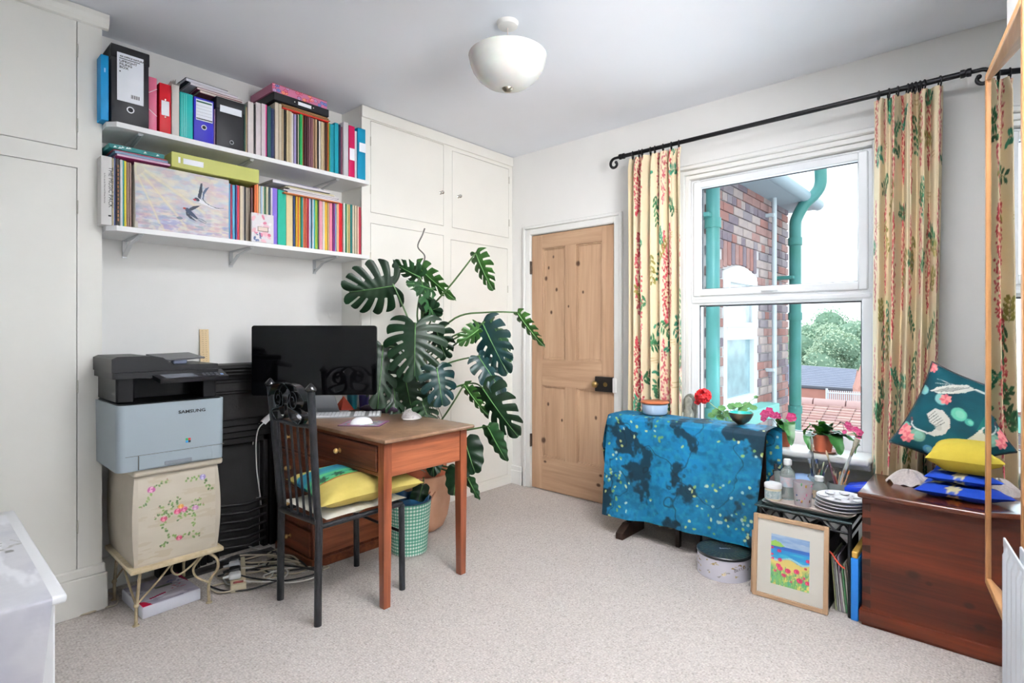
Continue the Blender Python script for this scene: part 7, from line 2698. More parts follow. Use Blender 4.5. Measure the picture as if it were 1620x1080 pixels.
for (a, b, w, m) in (((1285, 672), (1271, 688), .030, STL2), ((1280, 690), (1282, 712), .026, STL), ((1292, 675), (1302, 672), .024, STL2), ((1310, 672), (1316, 680), .028, STL), ((1300, 668), (1291, 667), .018, STL2), ((1318, 690), (1330, 720), .042, STL), ((1322, 684), (1344, 692), .026, STL), ((1312, 682), (1334, 684), .022, STL), ((1290, 684), (1275, 680), .028, STL2), ((1335, 690), (1362, 705), .018, STL), ((1352, 692), (1352, 718), .012, STL), ((1346, 686), (1364, 694), .012, STL2)):
    strap_leaf(t, o, at(*a, 'x', 3.08), at(*b, 'x', 3.04 if b[1] > 700 else 3.08), w, m)
for k, (px, py, r) in enumerate(((1341, 672, .014), (1345, 677, .013), (1354, 679, .012), (1360, 684, .014), (1358, 690, .012), (1336, 683, .009))):
    c = at(px, py, 'x', 3.08)
    mb = MB(); mb.tube(smoothpath([o, at(1325, 672, 'x', 3.1), at(1332, 668, 'x', 3.08), c], 5), .0014, n=5); mb.build('flower_stalk', mat('dark_stalk'), t, smooth=180)
    bloom(t, c, r, k)

# ------------------------------------------------------------------ low glass-topped table with painting things
GX0, GX1, GY0, GY1, GZ = 2.672, 3.045, .468, .845, .400
t = thing('glass_side_table', 'low black iron side table with a dark glass top beside the wooden chest', 'table', ((GX0 + GX1) / 2, (GY0 + GY1) / 2, 0))
mb = MB(); mb.bb(GX0, GX1, GY0, GY1 + .02, GZ, GZ + .008, .002); mb.build('glass_top', mat('dark_green_glass', '#2c3a3c', .08, spec=.7), t)
mb = MB()
for (a, b) in (((GX0 + .02, GY0 + .01), (GX0 + .02, GY1)), ((GX1 - .02, GY0 + .01), (GX1 - .02, GY1)), ((GX0 + .02, GY0 + .01), (GX1 - .02, GY0 + .01)), ((GX0 + .02, GY1), (GX1 - .02, GY1))):
    mb.tube([(*a, GZ - .006), (*b, GZ - .006)], .005, n=8)
    mb.tube([(*a, GZ - .045), (*b, GZ - .045)], .005, n=8)
mb.build('top_frame', BLACKI, t, smooth=60)
for k in range(4):
    yc = GY0 + .055 + k * .09
    mb = MB(); mb.tube(smoothpath([(GX0 + .02, yc - .045, GZ - .042), (GX0 + .02, yc - .02, GZ - .010), (GX0 + .02, yc + .01, GZ - .040), (GX0 + .02, yc + .045, GZ - .010)], 6), .004, n=7)
    mb.build('iron_scroll', BLACKI, t, smooth=180)
for x in (GX0 + .02, GX1 - .02):
    for y in (GY0 + .012, GY1):
        mb = MB(); mb.tube([(x, y, 0), (x, y, GZ)], .008, n=10); mb.build('leg', BLACKI, t, smooth=60)
def tray(nm, label, x0, x1, y0, y1, z, c):
    t = thing(nm, label, 'tray', ((x0 + x1) / 2, (y0 + y1) / 2, z))
    mb = MB()
    def f(o_, z_):
        return [Vector((x0 + (x1 - x0) / 2 + (q_[0] - (x1 - x0) / 2) * o_, y0 + (y1 - y0) / 2 + (q_[1] - (y1 - y0) / 2) * o_, z_)) for q_ in rrect(x1 - x0, y1 - y0, .03, 5)]
    rings = [f(.93, z + .0005), f(1.0, z + .012), f(.985, z + .0125), f(.92, z + .003)]
    n = len(rings[0])
    vs = [v for r in rings for v in r]
    mb.add(vs, [tuple(range(n))[::-1], tuple(range(3 * n, 4 * n))] + [(k * n + i, k * n + (i + 1) % n, (k + 1) * n + (i + 1) % n, (k + 1) * n + i) for k in range(3) for i in range(n)])
    mb.build('tray_body', mat('tray_' + c[1:], c, .35), t, smooth=40)
tray('serving_tray', 'grey-green tray lying directly on the dark glass side table', 2.69, 3.04, .475, .845, GZ + .009, '#8e9a98')
tray('serving_tray', 'pinkish white tray on top of the grey-green tray under the paint jars', 2.675, 3.035, .462, .815, GZ + .0225, '#cdbdb4')
Z0 = GZ + .0265
CG = glassmat('jar_glass', (.86, .93, .92), .16)
CLB = mat('clear_bottle', '#e6f2f0', .08, spec=.6, trans=.75)
def jarpos(px, x):
    return px3(px, x, Z0)
q = jarpos(1223, 2.745)
t = thing('medium_jar', 'squat white jar with white lid and printed label on the tray', 'jar', tuple(q))
mb = MB(); mb.lathe([(0, 0), (.033, 0), (.036, .004), (.036, .052), (.034, .055), (0, .055)], c=q, n=28); mb.build('jar_body', mat('cream_jar', '#d8cfb4', .4), t, smooth=40)
mb = MB(); mb.lathe([(0, .055), (.0385, .055), (.0385, .072), (.036, .075), (0, .075)], c=q, n=28); mb.build('lid', WHITE, t, smooth=40)
mb = MB(); mb.lathe([(.0365, .008), (.0365, .045)], c=q, n=28, close=False); mb.build('label', mat('jar_label', '#cfd6d4', .5, col2='#7f9aa0', vscale=60), t, smooth=60)
q = jarpos(1227, 2.93)
t = thing('dropper_bottle', 'small brown dropper bottle with black bulb behind the white jar', 'bottle', tuple(q))
mb = MB(); mb.lathe([(0, 0), (.026, 0), (.028, .01), (.028, .055), (.012, .07), (.012, .078), (0, .078)], c=q, n=22); mb.build('bottle_body', mat('brown_glass', '#4a3a38', .2), t, smooth=50)
mb = MB(); mb.lathe([(.0, .078), (.014, .078), (.014, .095), (.007, .097), (.009, .112), (.006, .124), (0, .126)], c=q, n=16); mb.build('dropper', BC, t, smooth=50)
mb = MB(); mb.lathe([(.0285, .012), (.0285, .045)], c=q, n=22, close=False); mb.build('label', LABELW, t, smooth=60)
q = jarpos(1246, 2.80)
t = thing('water_bottle', 'clear plastic bottle with white cap standing on the tray', 'bottle', tuple(q))
mb = MB(); mb.lathe([(0, 0), (.030, 0), (.032, .006), (.032, .115), (.028, .132), (.014, .148), (.013, .158), (0, .158)], c=q, n=28); mb.build('bottle_body', CLB, t, smooth=50)
mb = MB(); mb.lathe([(0, .158), (.0165, .158), (.018, .162), (.018, .182), (.015, .186), (0, .187)], c=q, n=22); mb.build('bottle_cap', WHITE, t, smooth=40)
mb = MB(); mb.lathe([(.0325, .06), (.0325, .105)], c=q, n=28, close=False); mb.build('label', mat('aqua_label', '#8fb9c4', .4, col2='#c9a9ac', vscale=40), t, smooth=60)
q = jarpos(1236, 2.875)
t = thing('drinking_glass', 'plain glass tumbler partly behind the clear bottle', 'glass', tuple(q))
mb = MB(); mb.lathe([(0, 0), (.026, 0), (.033, .10), (.031, .10), (.025, .006), (0, .006)], c=q, n=26); mb.build('glass_wall', CLB, t, smooth=50)
q = jarpos(1270, 2.735)
t = thing('paint_water_glass', 'paint-stained glass tumbler with coloured rim at the front of the tray', 'glass', tuple(q))
mb = MB(); mb.lathe([(0, 0), (.033, 0), (.034, .004), (.041, .108), (.039, .108), (.033, .008), (0, .008)], c=q, n=30); mb.build('glass_wall', mat('milky_glass', '#b9bfc2', .25, col2='#c9b0b8', vscale=30, trans=.3), t, smooth=50)
mb = MB(); mb.lathe([(0, .045), (.0355, .045)], c=q, n=26, close=False); mb.build('murky_water', mat('murky_water', '#8f968c', .1), t)
rs = random.Random(2)
for k in range(14):
    a = rs.uniform(2.2, 5.2); z = rs.uniform(.01, .105); r = .0338 + .0072 * z / .108
    mb = MB(); mb.sphere(q + Vector((r * math.cos(a), r * math.sin(a), z)), .0035, 8, 5, (1, 1, rs.uniform(.6, 2.2)))
    c = rs.choice(['#8a3a50', '#3f7a4a', '#a8862c', '#5a3a30', '#b56a8a', '#3f5a8a'])
    mb.build('paint_drip', mat('paint_' + c[1:], c, .4), t, smooth=180)
q = jarpos(1296, 2.90)
t = thing('solvent_bottle', 'clear bottle with white screw cap and brown label behind the palettes', 'bottle', tuple(q))
mb = MB(); mb.lathe([(0, 0), (.036, 0), (.037, .005), (.037, .050), (.030, .066), (.014, .076), (.014, .084), (0, .084)], c=q, n=26); mb.build('bottle_body', CLB, t, smooth=50)
mb = MB(); mb.lathe([(0, .084), (.020, .084), (.020, .103), (.017, .106), (0, .106)], c=q, n=20); mb.build('bottle_cap', WHITE, t, smooth=40)
mb = MB(); mb.lathe([(.0375, .008), (.0375, .044)], c=q, n=26, close=False); mb.build('label', mat('brown_label', '#b0a58c', .5, col2='#6a4434', vscale=35), t, smooth=60)
# palettes
q = jarpos(1328, 2.79)
for k in range(4):
    z = Z0 + k * .0145
    r = .098
    nm = ['lowest white china palette of the stack on the tray', 'second white china palette from the bottom of the stack', 'third white china palette, just under the top one', 'topmost white flower-shaped china palette with round wells'][k]
    t = thing('china_palette', nm, 'palette', (q.x, q.y, z), 0, 'stack of white china palettes on the tray')
    c = Vector((q.x + .003 * (k % 2), q.y - .002 * k, z))
    mb = MB(); mb.lathe([(0, .0004), (r * .6, .0006), (r * .93, .008), (r, .0125), (r * .985, .014), (r * .90, .010), (r * .6, .0045), (0, .004)], c=c, n=44); mb.build('plate_body', mat('white_china', '#e6e6ea', .15, spec=.6), t, smooth=60)
    if k == 3:
        for i in range(7):
            a = 2 * PI * i / 7
            mb = MB(); mb.lathe([(0, .0052), (.012, .0056), (.017, .0095), (.019, .0125), (.021, .0105)], c=c + Vector((r * .68 * math.cos(a), r * .68 * math.sin(a), .0)), n=18, close=False); mb.build('paint_well', MATS['white_china'], t, smooth=60)
        mb = MB(); mb.lathe([(0, .0052), (.022, .0058), (.029, .010), (.032, .008)], c=c, n=24, close=False); mb.build('paint_well', MATS['white_china'], t, smooth=60)
mb = MB(); mb.bb(2.70, 2.78, .462 + .01, .50, Z0 + .0, Z0 + .0, .001) if False else None
# jars of brushes
def brush(t, p0, p1, r, c, tipc, ferr='#b0a890', big=False):
    p0, p1 = Vector(p0), Vector(p1)
    d = p1 - p0
    mb = MB(); mb.tube([p0, p0 + d * .55, p0 + d * .72], [r * .5, r, r * .7], n=8); mb.build('handle', mat('brush_' + c[1:], c, .4), t, smooth=60)
    mb = MB(); mb.tube([p0 + d * .72, p0 + d * .86], [r * .8, r * .95], n=8); mb.build('ferrule', mat('ferrule_' + ferr[1:], ferr, .3, .6), t, smooth=60)
    mb = MB(); mb.tube([p0 + d * .86, p0 + d * .94, p1], [r * 1.0, r * (1.5 if big else 1.1), r * (1.3 if big else .2)], n=8); mb.build('bristles', mat('bristle_' + tipc[1:], tipc, .8, var=.2, vscale=200), t, smooth=60)
jars = []
for (px, x, r, h, label, gm) in ((1325, 2.955, .045, .075, 'frosted grey glass jar holding paint brushes near the blue plastic box', mat('frosted_grey_glass', '#6f7474', .3, trans=.2)),
                             (1291, 2.995, .040, .085, 'clear glass jar of paint brushes behind the solvent bottle', CLB)):
    q = jarpos(px, x)
    t = thing('brush_jar', label, 'jar', tuple(q))
    mb = MB(); mb.lathe([(0, 0), (r * .9, 0), (r, .006), (r, h * .8), (r * .88, h), (r * .82, h), (r * .9, h * .78), (r * .9, .008), (0, .008)], c=q, n=28); mb.build('jar_body', gm, t, smooth=50)
    jars.append((q, r, h))
BR_ = [(0, 1357, 694, .0085, '#aeb4b4', '#8f8a7a', True, 'very thick pale brush with grey bristles standing tallest in the grey jar'),
       (0, 1307, 712, .0045, '#5a3a4a', '#c8b090', False, 'brush leaning left out of the grey jar with a tan tip'),
       (0, 1316, 738, .004, '#7a2c22', '#3a2a20', False, 'short dark red brush in the grey jar'),
       (0, 1322, 742, .004, '#23232a', '#1c1c1c', False, 'short black brush in the middle of the grey jar'),
       (0, 1330, 745, .004, '#9a8a70', '#b08a5c', False, 'short tan-handled brush in the middle of the grey jar'),
       (0, 1336, 742, .004, '#c09a70', '#6a4a34', False, 'beige brush in the grey jar, left of the orange-tipped one'),
       (0, 1344, 744, .004, '#b08050', '#a8602c', False, 'orange-tipped brush near the thick pale brush'),
       (1, 1284, 690, .006, '#4a4e52', '#8f9490', False, 'tall grey brush rising highest from the clear jar'),
       (1, 1280, 726, .005, '#2a3a5c', '#9aa2b0', True, 'wide flat navy brush at the left of the clear jar'),
       (1, 1292, 726, .005, '#23232c', '#2c3c60', True, 'wide flat black brush in the middle of the clear jar'),
       (1, 1304, 730, .004, '#3f7a5a', '#c9d0b0', False, 'green-tipped brush at the right of the clear jar'),
       (1, 1297, 742, .004, '#b08a7c', '#8a5a48', False, 'short brown brush in the clear jar'),
       (1, 1310, 735, .004, '#26346a', '#3a3a4a', False, 'blue brush leaning right out of the clear jar'),
       (1, 1286, 745, .004, '#a5a9b0', '#c9c9c9', False, 'short silver-handled brush in the clear jar')]
for k, (ji, px, py, r, c, tc, big, lab) in enumerate(BR_):
    q, jr, h = jars[ji]
    top = at(px, py, 'x', q.x + .02 * math.sin(k * 2.1))
    base = q + Vector((.012 * math.sin(k), .5 * jr * math.cos(k * 1.7) * .6, .010))
    t = thing('paint_brush', lab, 'brush', tuple(base), 0, 'paint brushes in the jars')
    brush(t, base, top, r, c, tc, big=big)
q = jarpos(1270, 3.0)
t = thing('lidded_bowl', 'bowl with a pale blue lid behind the clear bottle', 'bowl', tuple(q))
mb = MB(); mb.lathe([(0, 0), (.035, 0), (.055, .03), (.058, .055), (0, .056)], c=q, n=30); mb.build('bowl_body', mat('grey_brown_bowl', '#5a5054', .4), t, smooth=50)
mb = MB(); mb.lathe([(0, .075), (.045, .073), (.060, .064), (.062, .056), (0, .056)], c=q, n=30); mb.build('lid', mat('pale_blue_lid', '#7f9cc4', .3), t, smooth=50)
q0 = px3(1340, 2.99, Z0)
t = thing('plastic_box', 'bright blue plastic box between the brushes and the wooden chest', 'box', (2.99, q0.y - .05, GZ + .012))
mb = MB()
BLP = mat('bright_blue_plastic', '#1338b8', .3)
c = Vector((2.975, q0.y - .055, Z0 + .052))
Mb = Matrix.Translation(c) @ Matrix.Rotation(math.radians(-12), 4, 'X')
mb.bb(-.05, .06, -.055, .055, 0, .025, .006, 2, M=Mb); mb.build('box_lid', BLP, t, smooth=40)
mb = MB(); mb.bb(-.040, .05, -.045, .045, .0252, .029, .004, 2, M=Mb); mb.build('lid_rim', BLP, t, smooth=40)
mb = MB(); mb.bb(-.045, .055, -.05, .05, -.054, 0, .006, 2, M=Mb); mb.build('box_base', mat('navy_box_base', '#1a2348', .4), t, smooth=40)

# ------------------------------------------------------------------ framed picture and things under the side table
PB0, PB1 = Vector((2.636, .862, .001)), Vector((2.648, .553, .001))
PT0 = Vector((2.664, .855, .372))
xd = (PB1 - PB0).normalized()
PMx = basis(PB0, xd, PT0 - PB0)
if (PMx.to_3x3() @ Vector((0, 0, 1))).x > 0:
    raise Exception('picture flip')
pw_, ph_ = (PB1 - PB0).length, .370
t = thing('framed_picture', 'pale wood frame holding a painting of red flowers by a blue sea', 'picture', tuple(PB0))
FRW = wood('pale_frame_wood', '#ad9073', '#987b5f', 10, 'z', .5)
FRX = wood('pale_frame_wood_x', '#ad9073', '#987b5f', 10, 'y', .5)
fw = .019
mb = MB(); mb.bb(0, fw, 0, ph_, -.012, .006, .002, M=PMx); mb.build('frame_side', FRW, t)
mb = MB(); mb.bb(pw_ - fw, pw_, 0, ph_, -.012, .006, .002, M=PMx); mb.build('frame_side', FRW, t)
mb = MB(); mb.bb(fw, pw_ - fw, 0, fw, -.012, .006, .002, M=PMx); mb.build('frame_rail', FRX, t)
mb = MB(); mb.bb(fw, pw_ - fw, ph_ - fw, ph_, -.012, .006, .002, M=PMx); mb.build('frame_rail', FRX, t)
mb = MB(); mb.box(fw - .002, pw_ - fw + .002, fw - .002, ph_ - fw + .002, -.008, -.001, M=PMx); mb.build('mount_board', mat('ivory_mount', '#dedad0', .8), t)
cw, ch = 110, 150
cv = Canvas(cw, ch, '#9fb6cf')
cv.mix((cv.noise(24, 71, 2, .5) - .45) * 4, '#6f8fbc', .7); cv.mix(np.clip((cv.noise(18, 72, 2, .5) - .55) * 6, 0, 1), '#d9dbe0', .8)
cv.rect(0, cw, 36, 75, '#1b7ab0'); cv.rect(0, cw, 34, 44, '#1d4f96')
cv.mix(np.clip((cv.noise(14, 73, 3, .4) - .5) * 6, 0, 1) * (cv.Y > 48) * (cv.Y < 78), '#35a2b8', .9)
cv.mix(((cv.Y > 68 + 5 * np.sin(cv.X / 12)) & (cv.Y < 74 + 5 * np.sin(cv.X / 12))) * 1.0, '#bcdce0', .8)
cv.mix((cv.Y > 74 + 5 * np.sin(cv.X / 12 + .3)) * 1.0, '#dcc873')
cv.mix(np.clip((cv.Y - 82 - 14 * np.sin(cv.X / 35)) / 20, 0, 1) * (cv.noise(10, 74) > .42), '#5f9a55', .9)
cv.poly([(0, 24), (12, 18), (26, 22), (42, 34), (0, 36)], '#86b04a')
rs = random.Random(8)
for i in range(170):
    x, y = rs.uniform(0, cw), rs.uniform(102, ch)
    cv.line([(x, y + 6), (x + rs.uniform(-3, 3), y - rs.uniform(4, 12))], 1.3, rs.choice(['#2f7f56', '#1f6a4a', '#5aa060', '#8fae48', '#2f8f80', '#c9c05a']))
for (x, y, r) in ((3, 42, 5), (24, 48, 6), (4, 62, 4), (6, 74, 4), (27, 74, 6), (22, 92, 7), (28, 100, 8), (50, 102, 8), (75, 98, 8), (106, 60, 6), (100, 84, 4), (84, 122, 9), (40, 118, 6), (36, 117, 4), (106, 124, 7), (96, 112, 4), (14, 110, 4), (60, 132, 3)):
    cv.ell(x, y, r, r * .85, '#b01c50'); cv.ell(x - r * .3, y + r * .1, r * .5, r * .45, '#d03a6a'); cv.ell(x + .5, y, r * .25, r * .2, '#6a1030')
picture('painted_sea', cv, PMx @ Matrix.Translation((pw_ * .25, ph_ * .19, -.0006)), pw_ * .51, ph_ * .60, PAPERP, t)
t = thing('picture_frame', 'second pale frame edge showing behind the flower picture', 'picture', (2.66, .87, 0))
M_ = PMx @ Matrix.Translation((-.012, 0, -.028))
mb = MB(); mb.bb(0, .25, 0, .285, 0, .014, .002, M=M_); mb.build('frame_edge', FRW, t)
# bag of magazines and blue folder
t = thing('magazine_bag', 'open dark bag of magazines with a red-lined edge under the side table', 'bag', (2.76, .525, 0))
DBAG = mat('dark_bag_cloth', '#1f1d1e', .7)
for sgy, c in ((.56, DBAG), (.49, DBAG)):
    mb = MB(); mb.grid(lambda u, v: Vector((2.70 + .24 * u, sgy + (.012 if sgy > .53 else -.0) * math.sin(PI * v) + .0 * u, .004 + .30 * v)), 8, 8)
    mb.build('bag_side', c, t, smooth=180)
mb = MB(); mb.tube(smoothpath([(2.695, .568, .02), (2.69, .572, .18), (2.69, .560, .262), (2.695, .52, .215), (2.70, .50, .20)], 6), .004, n=6); mb.build('red_edge', mat('red_piping', '#a8301c', .5), t, smooth=180)
for k, (c, h, y) in enumerate((('#8a8f6a', .235, .553), ('#6f6f70', .225, .545), ('#b9b9b4', .21, .537), ('#7f6f7c', .24, .529), ('#d0d0c8', .17, .521), ('#3f7a4c', .20, .513), ('#a9a59c', .215, .505), ('#4a3a30', .225, .498))):
    mb = MB(); mb.add([(2.712, y - .018 - .0025, .006), (2.712, y - .018 + .0025, .006), (2.712, y + .0022, h), (2.712, y - .0022, h), (2.92, y - .018 - .0025, .006), (2.92, y - .018 + .0025, .006), (2.92, y + .0022, h), (2.92, y - .0022, h)],
                      [(0, 1, 2, 3), (7, 6, 5, 4), (0, 4, 5, 1), (1, 5, 6, 2), (2, 6, 7, 3), (3, 7, 4, 0)])
    tag(mb.build('magazine', mat('mag_' + c[1:], c, .4, var=.15, vscale=60)), ['olive', 'dark grey', 'pale grey', 'mauve', 'short white', 'green', 'stone grey', 'dark brown'][k] + ' magazine standing in the dark bag under the side table', 'magazine', 'magazines in the dark bag')
t = thing('cardboard_folder', 'bright blue folder standing between the magazine bag and the wooden chest', 'folder', (2.70, .458, 0))
mb = MB(); mb.bb(2.672, 2.92, .446, .474, .001, .262, .004, 2); mb.build('folder_cover', mat('cyan_blue_card', '#0f6ec0', .4), t, smooth=40)
mb = MB(); mb.bb(2.676, 2.92, .449, .471, .262, .29, .003); mb.build('yellow_inner', mat('ochre_sheets', '#b08a3a', .6), t)
t = thing('dark_bag', 'crumpled black bag stuffed under the side table above the blue folder', 'bag', (2.88, .57, 0))
mb = MB()
mb.grid(lambda u, v: Vector((2.955 + .05 * math.sin(PI * v) * math.cos(2 * PI * u) + .008 * math.sin(11 * u + 7 * v), .66 + .15 * math.sin(PI * v) * math.sin(2 * PI * u), .002 + .31 * v)), 24, 14)
mb.build('bag_body', mat('black_nylon', '#121214', .45, bump=.6, bscale=30), t, smooth=180)
# round tin
q = Vector((2.775, 1.045, 0))
RT_, HT_ = .128, .118
t = thing('round_tin', 'round white tin with gold leaf shapes and a dark patterned lid on the carpet', 'tin', tuple(q))
mb = MB()
mb.lathe([(0, .001), (RT_, .001), (RT_, .006), (RT_ - .001, .008), (RT_ - .001, HT_ - .012), (0, HT_ - .012)], c=q, n=60)
mb.build('tin_body', mat('white_tin_print', '#dcd9e4', .3), t, smooth=40)
nu_, nv_ = 330, 60
cv = Canvas(330, 60, '#dcd9e4')
rs = random.Random(14)
for i in range(60):
    x, y, a = rs.uniform(0, 330), rs.uniform(5, 55), rs.uniform(0, 6.3)
    L = rs.uniform(7, 12)
    p = [(x, y), (x + L * math.cos(a), y + L * math.sin(a)), (x + L * math.cos(a + .5), y + L * math.sin(a + .5))]
    cv.poly(p, rs.choice(['#a8905c', '#b8a473', '#8f7a4c', '#c0b08a', '#a09a9c']))
mb = MB()
mb.grid(lambda u, v: q + Vector(((RT_ - .0004) * math.cos(2 * PI * u), (RT_ - .0004) * math.sin(2 * PI * u), .009 + (HT_ - .028) * v)), nu_, nv_)
U, V = grid_uv(nu_, nv_)
mb.build('gold_leaf_print', PRINT, t, smooth=180, cols=cv.sample(U, V), recalc=False)
cv = Canvas(200, 200, '#101820')
rs = random.Random(17)
for i in range(24):
    a = 2 * PI * i / 24
    for r_ in (40, 60, 78):
        c = rs.choice(['#2b4a3c', '#3d4f38', '#50553a', '#1f3c40', '#6a6a48'])
        cv.poly([(100 + r_ * math.cos(a), 100 + r_ * math.sin(a)), (100 + (r_ + 18) * math.cos(a + .09), 100 + (r_ + 18) * math.sin(a + .09)), (100 + (r_ + 18) * math.cos(a + .02), 100 + (r_ + 18) * math.sin(a + .02))], c)
        cv.poly([(100 + r_ * math.cos(a + .13), 100 + r_ * math.sin(a + .13)), (100 + (r_ + 20) * math.cos(a + .05), 100 + (r_ + 20) * math.sin(a + .05)), (100 + (r_ + 12) * math.cos(a - .02), 100 + (r_ + 12) * math.sin(a - .02))], rs.choice(['#24463a', '#454a30']))
cv.ell(100, 100, 36, 30, '#0f1a24')
mb = MB(); mb.lathe([(RT_ + .002, HT_ - .014), (RT_ + .003, HT_ - .003), (RT_, HT_), (RT_ - .006, HT_ - .002), (0, HT_ - .002)], c=q, n=60)
lid = mb.build('tin_lid', mat('dark_tin_lid', '#14181c', .3), t, smooth=40)
mb = MB()
mb.grid(lambda u, v: q + Vector(((RT_ - .007) * v * math.cos(2 * PI * u), (RT_ - .007) * v * math.sin(2 * PI * u), HT_ - .0012)), 160, 60)
U, V = grid_uv(160, 60)
mb.build('lid_print', PRINT, lid, smooth=180, cols=cv.sample(.5 + .49 * V * np.cos(2 * PI * U), .5 + .49 * V * np.sin(2 * PI * U)), recalc=False)
dv = Vector((q.x, q.y, 0)).normalized()
an = math.atan2(-q.y, -q.x) + .62
def on_tin(a, z): return q + Vector(((RT_ + .0006) * math.cos(a), (RT_ + .0006) * math.sin(a), z))
ltr = 'Bettys'
for i, chh in enumerate(ltr):
    a = an + (i - 2.5) * .085
    n_ = Vector((math.cos(a), math.sin(a), 0))
    Mt = basis(on_tin(a, .062 + .003 * i), Vector((-math.sin(a), math.cos(a), .12)), (0, 0, 1))
    text('tin_lettering', chh, .024, Mt @ Matrix.Shear('XY', 4, (0, 0)) , mat('dark_script_ink', '#3a3038', .5), t, depth=.0003, align='CENTER', bold=-.0002)
text('lid_lettering', 'Bettys', .022, basis(q + Vector((.012, -.0, HT_ - .0006)), RT, FW), mat('silver_print', '#8f959c', .4), lid, depth=.0003, align='CENTER')

# ------------------------------------------------------------------ wooden chest
CHX0, CHX1, CHY0, CHY1, CHZ = 2.668, 3.035, -.72, .432, .528
CH_ = wood('red_brown_pine', '#5a2410', '#2c0f06', 4.5, 'y', .45, [((CHX0 - 2.8575, .26 + .144, .255), .016), ((CHX0 - 2.8575, .21 + .144, .235), .008), ((CHX0 - 2.8575, .09 + .144, .19), .012), ((CHX0 - 2.8575, .06 + .144, .12), .012)], '#1c0a05', contrast=(.3, .75))
CHE = wood('dark_chest_endgrain', '#2e140a', '#1a0a05', 9, 'z', .5)
CHL = wood('chest_lid_wood', '#582713', '#361609', 4.5, 'y', .22, coat=.25)
t = thing('blanket_chest', 'large red-brown wooden chest with dovetailed corners under the cushions', 'chest', ((CHX0 + CHX1) / 2 + .006, (CHY0 + CHY1) / 2, 0))
mb = MB(); mb.bb(CHX0, CHX1, CHY0, CHY1, .05, CHZ, .002); mb.build('chest_body', CH_, t)
mb = MB()
pl = [(CHX0 - .010, .0), (CHX0 - .010, .055), (CHX0 - .002, .066), (CHX0 + .01, .066), (CHX0 + .01, .0)]
mb.bb(CHX0 - .012, CHX1 + .01, CHY0, CHY1 + .010, .012, .062, .004, 2)
mb.bb(CHX0 - .004, CHX1, CHY0, CHY1 + .002, 0, .014, .002)
mb.build('plinth', CH_, t, smooth=40)
mb = MB(); mb.bb(CHX0 - .026, CHX1 + .01, CHY0, CHY1 + .014, CHZ + .001, CHZ + .025, .009, 4); mb.build('chest_lid', CHL, t, smooth=50)
n_d = 8
for k in range(n_d):
    z = .075 + k * .057
    mb = MB(); mb.add([(CHX0 - .0012, CHY1 - .030, z), (CHX0 - .0012, CHY1 - .0005, z + .006), (CHX0 - .0012, CHY1 - .0005, z + .026), (CHX0 - .0012, CHY1 - .030, z + .032), (CHX0 + .002, CHY1 - .030, z), (CHX0 + .002, CHY1 - .0005, z + .006), (CHX0 + .002, CHY1 - .0005, z + .026), (CHX0 + .002, CHY1 - .030, z + .032)],
                      [(0, 1, 2, 3), (7, 6, 5, 4), (0, 4, 5, 1), (1, 5, 6, 2), (2, 6, 7, 3), (3, 7, 4, 0)])
    mb.build('dovetail', CHE, t)
LZ = CHZ + .0262
# cushions on the chest
BLC = '#12348c'
def bluecv(seed):
    cv = Canvas(150, 150, BLC)
    cv.mix((cv.noise(30, seed) - .45) * 3, '#0d2a80', .5)
    cv.rect(92, 150, 20, 150, '#a8982c')
    cv.rect(92, 150, 30, 150, '#a8982c'); cv.rect(88, 92, 0, 150, '#7a2030')
    for k in range(12):
        cv.ell(84, 6 + k * 12, 2, 2.4, '#a8b8c8')
    for (x, y) in ((24, 134), (62, 132), (24, 70), (62, 66)):
        pts = [(x + 20 * math.cos(a), y + 22 * math.sin(a)) for a in [PI + PI * k / 12 for k in range(13)]]
        cv.line(pts, 3, '#a39f78')
    for (x, y) in ((44, 140), (20, 116), (112, 70), (112, 104), (110, 136)):
        for k in range(6):
            cv.leaf(x, y, 10, 2.4, k * 1.05, '#b8b08a' if x < 90 else '#6a6a3a')
    return cv
for k, (z, w, h, th, lab) in enumerate(((LZ + .030, .42, .36, .058, 'blue cushion with yellow and green blocks at the bottom of the pile on the chest'), (LZ + .084, .38, .34, .050, 'thin blue cushion in the middle of the pile on the chest'))):
    # local x along -y (right in the photo), local y away from the camera
    Mc = basis((2.895 + .01 * k, .045 - .01 * k, z), (-.06, -1, .0), (1, -.06, .02))
    cushion('blue_cushion', lab, Mc, w, h, th, bluecv(80 + k), CLOTHP, 50, 50, pinch=.08, seed=20 + k, wrinkle=.003, full=5)
cv = Canvas(60, 60, '#b8a540')
cv.mix((cv.noise(20, 5) - .4) * 3, '#a8942e', .5)
cv2 = Canvas(60, 60, '#b09c38')
cushion('yellow_cushion', 'plain mustard yellow cushion on top of the pile on the chest', basis((2.90, .028, LZ + .165), (-.03, -1, -.02), (1, -.03, .05)), .39, .36, .125, cv, CLOTHP, 40, 40, pinch=.07, seed=33, back=cv2, full=5)
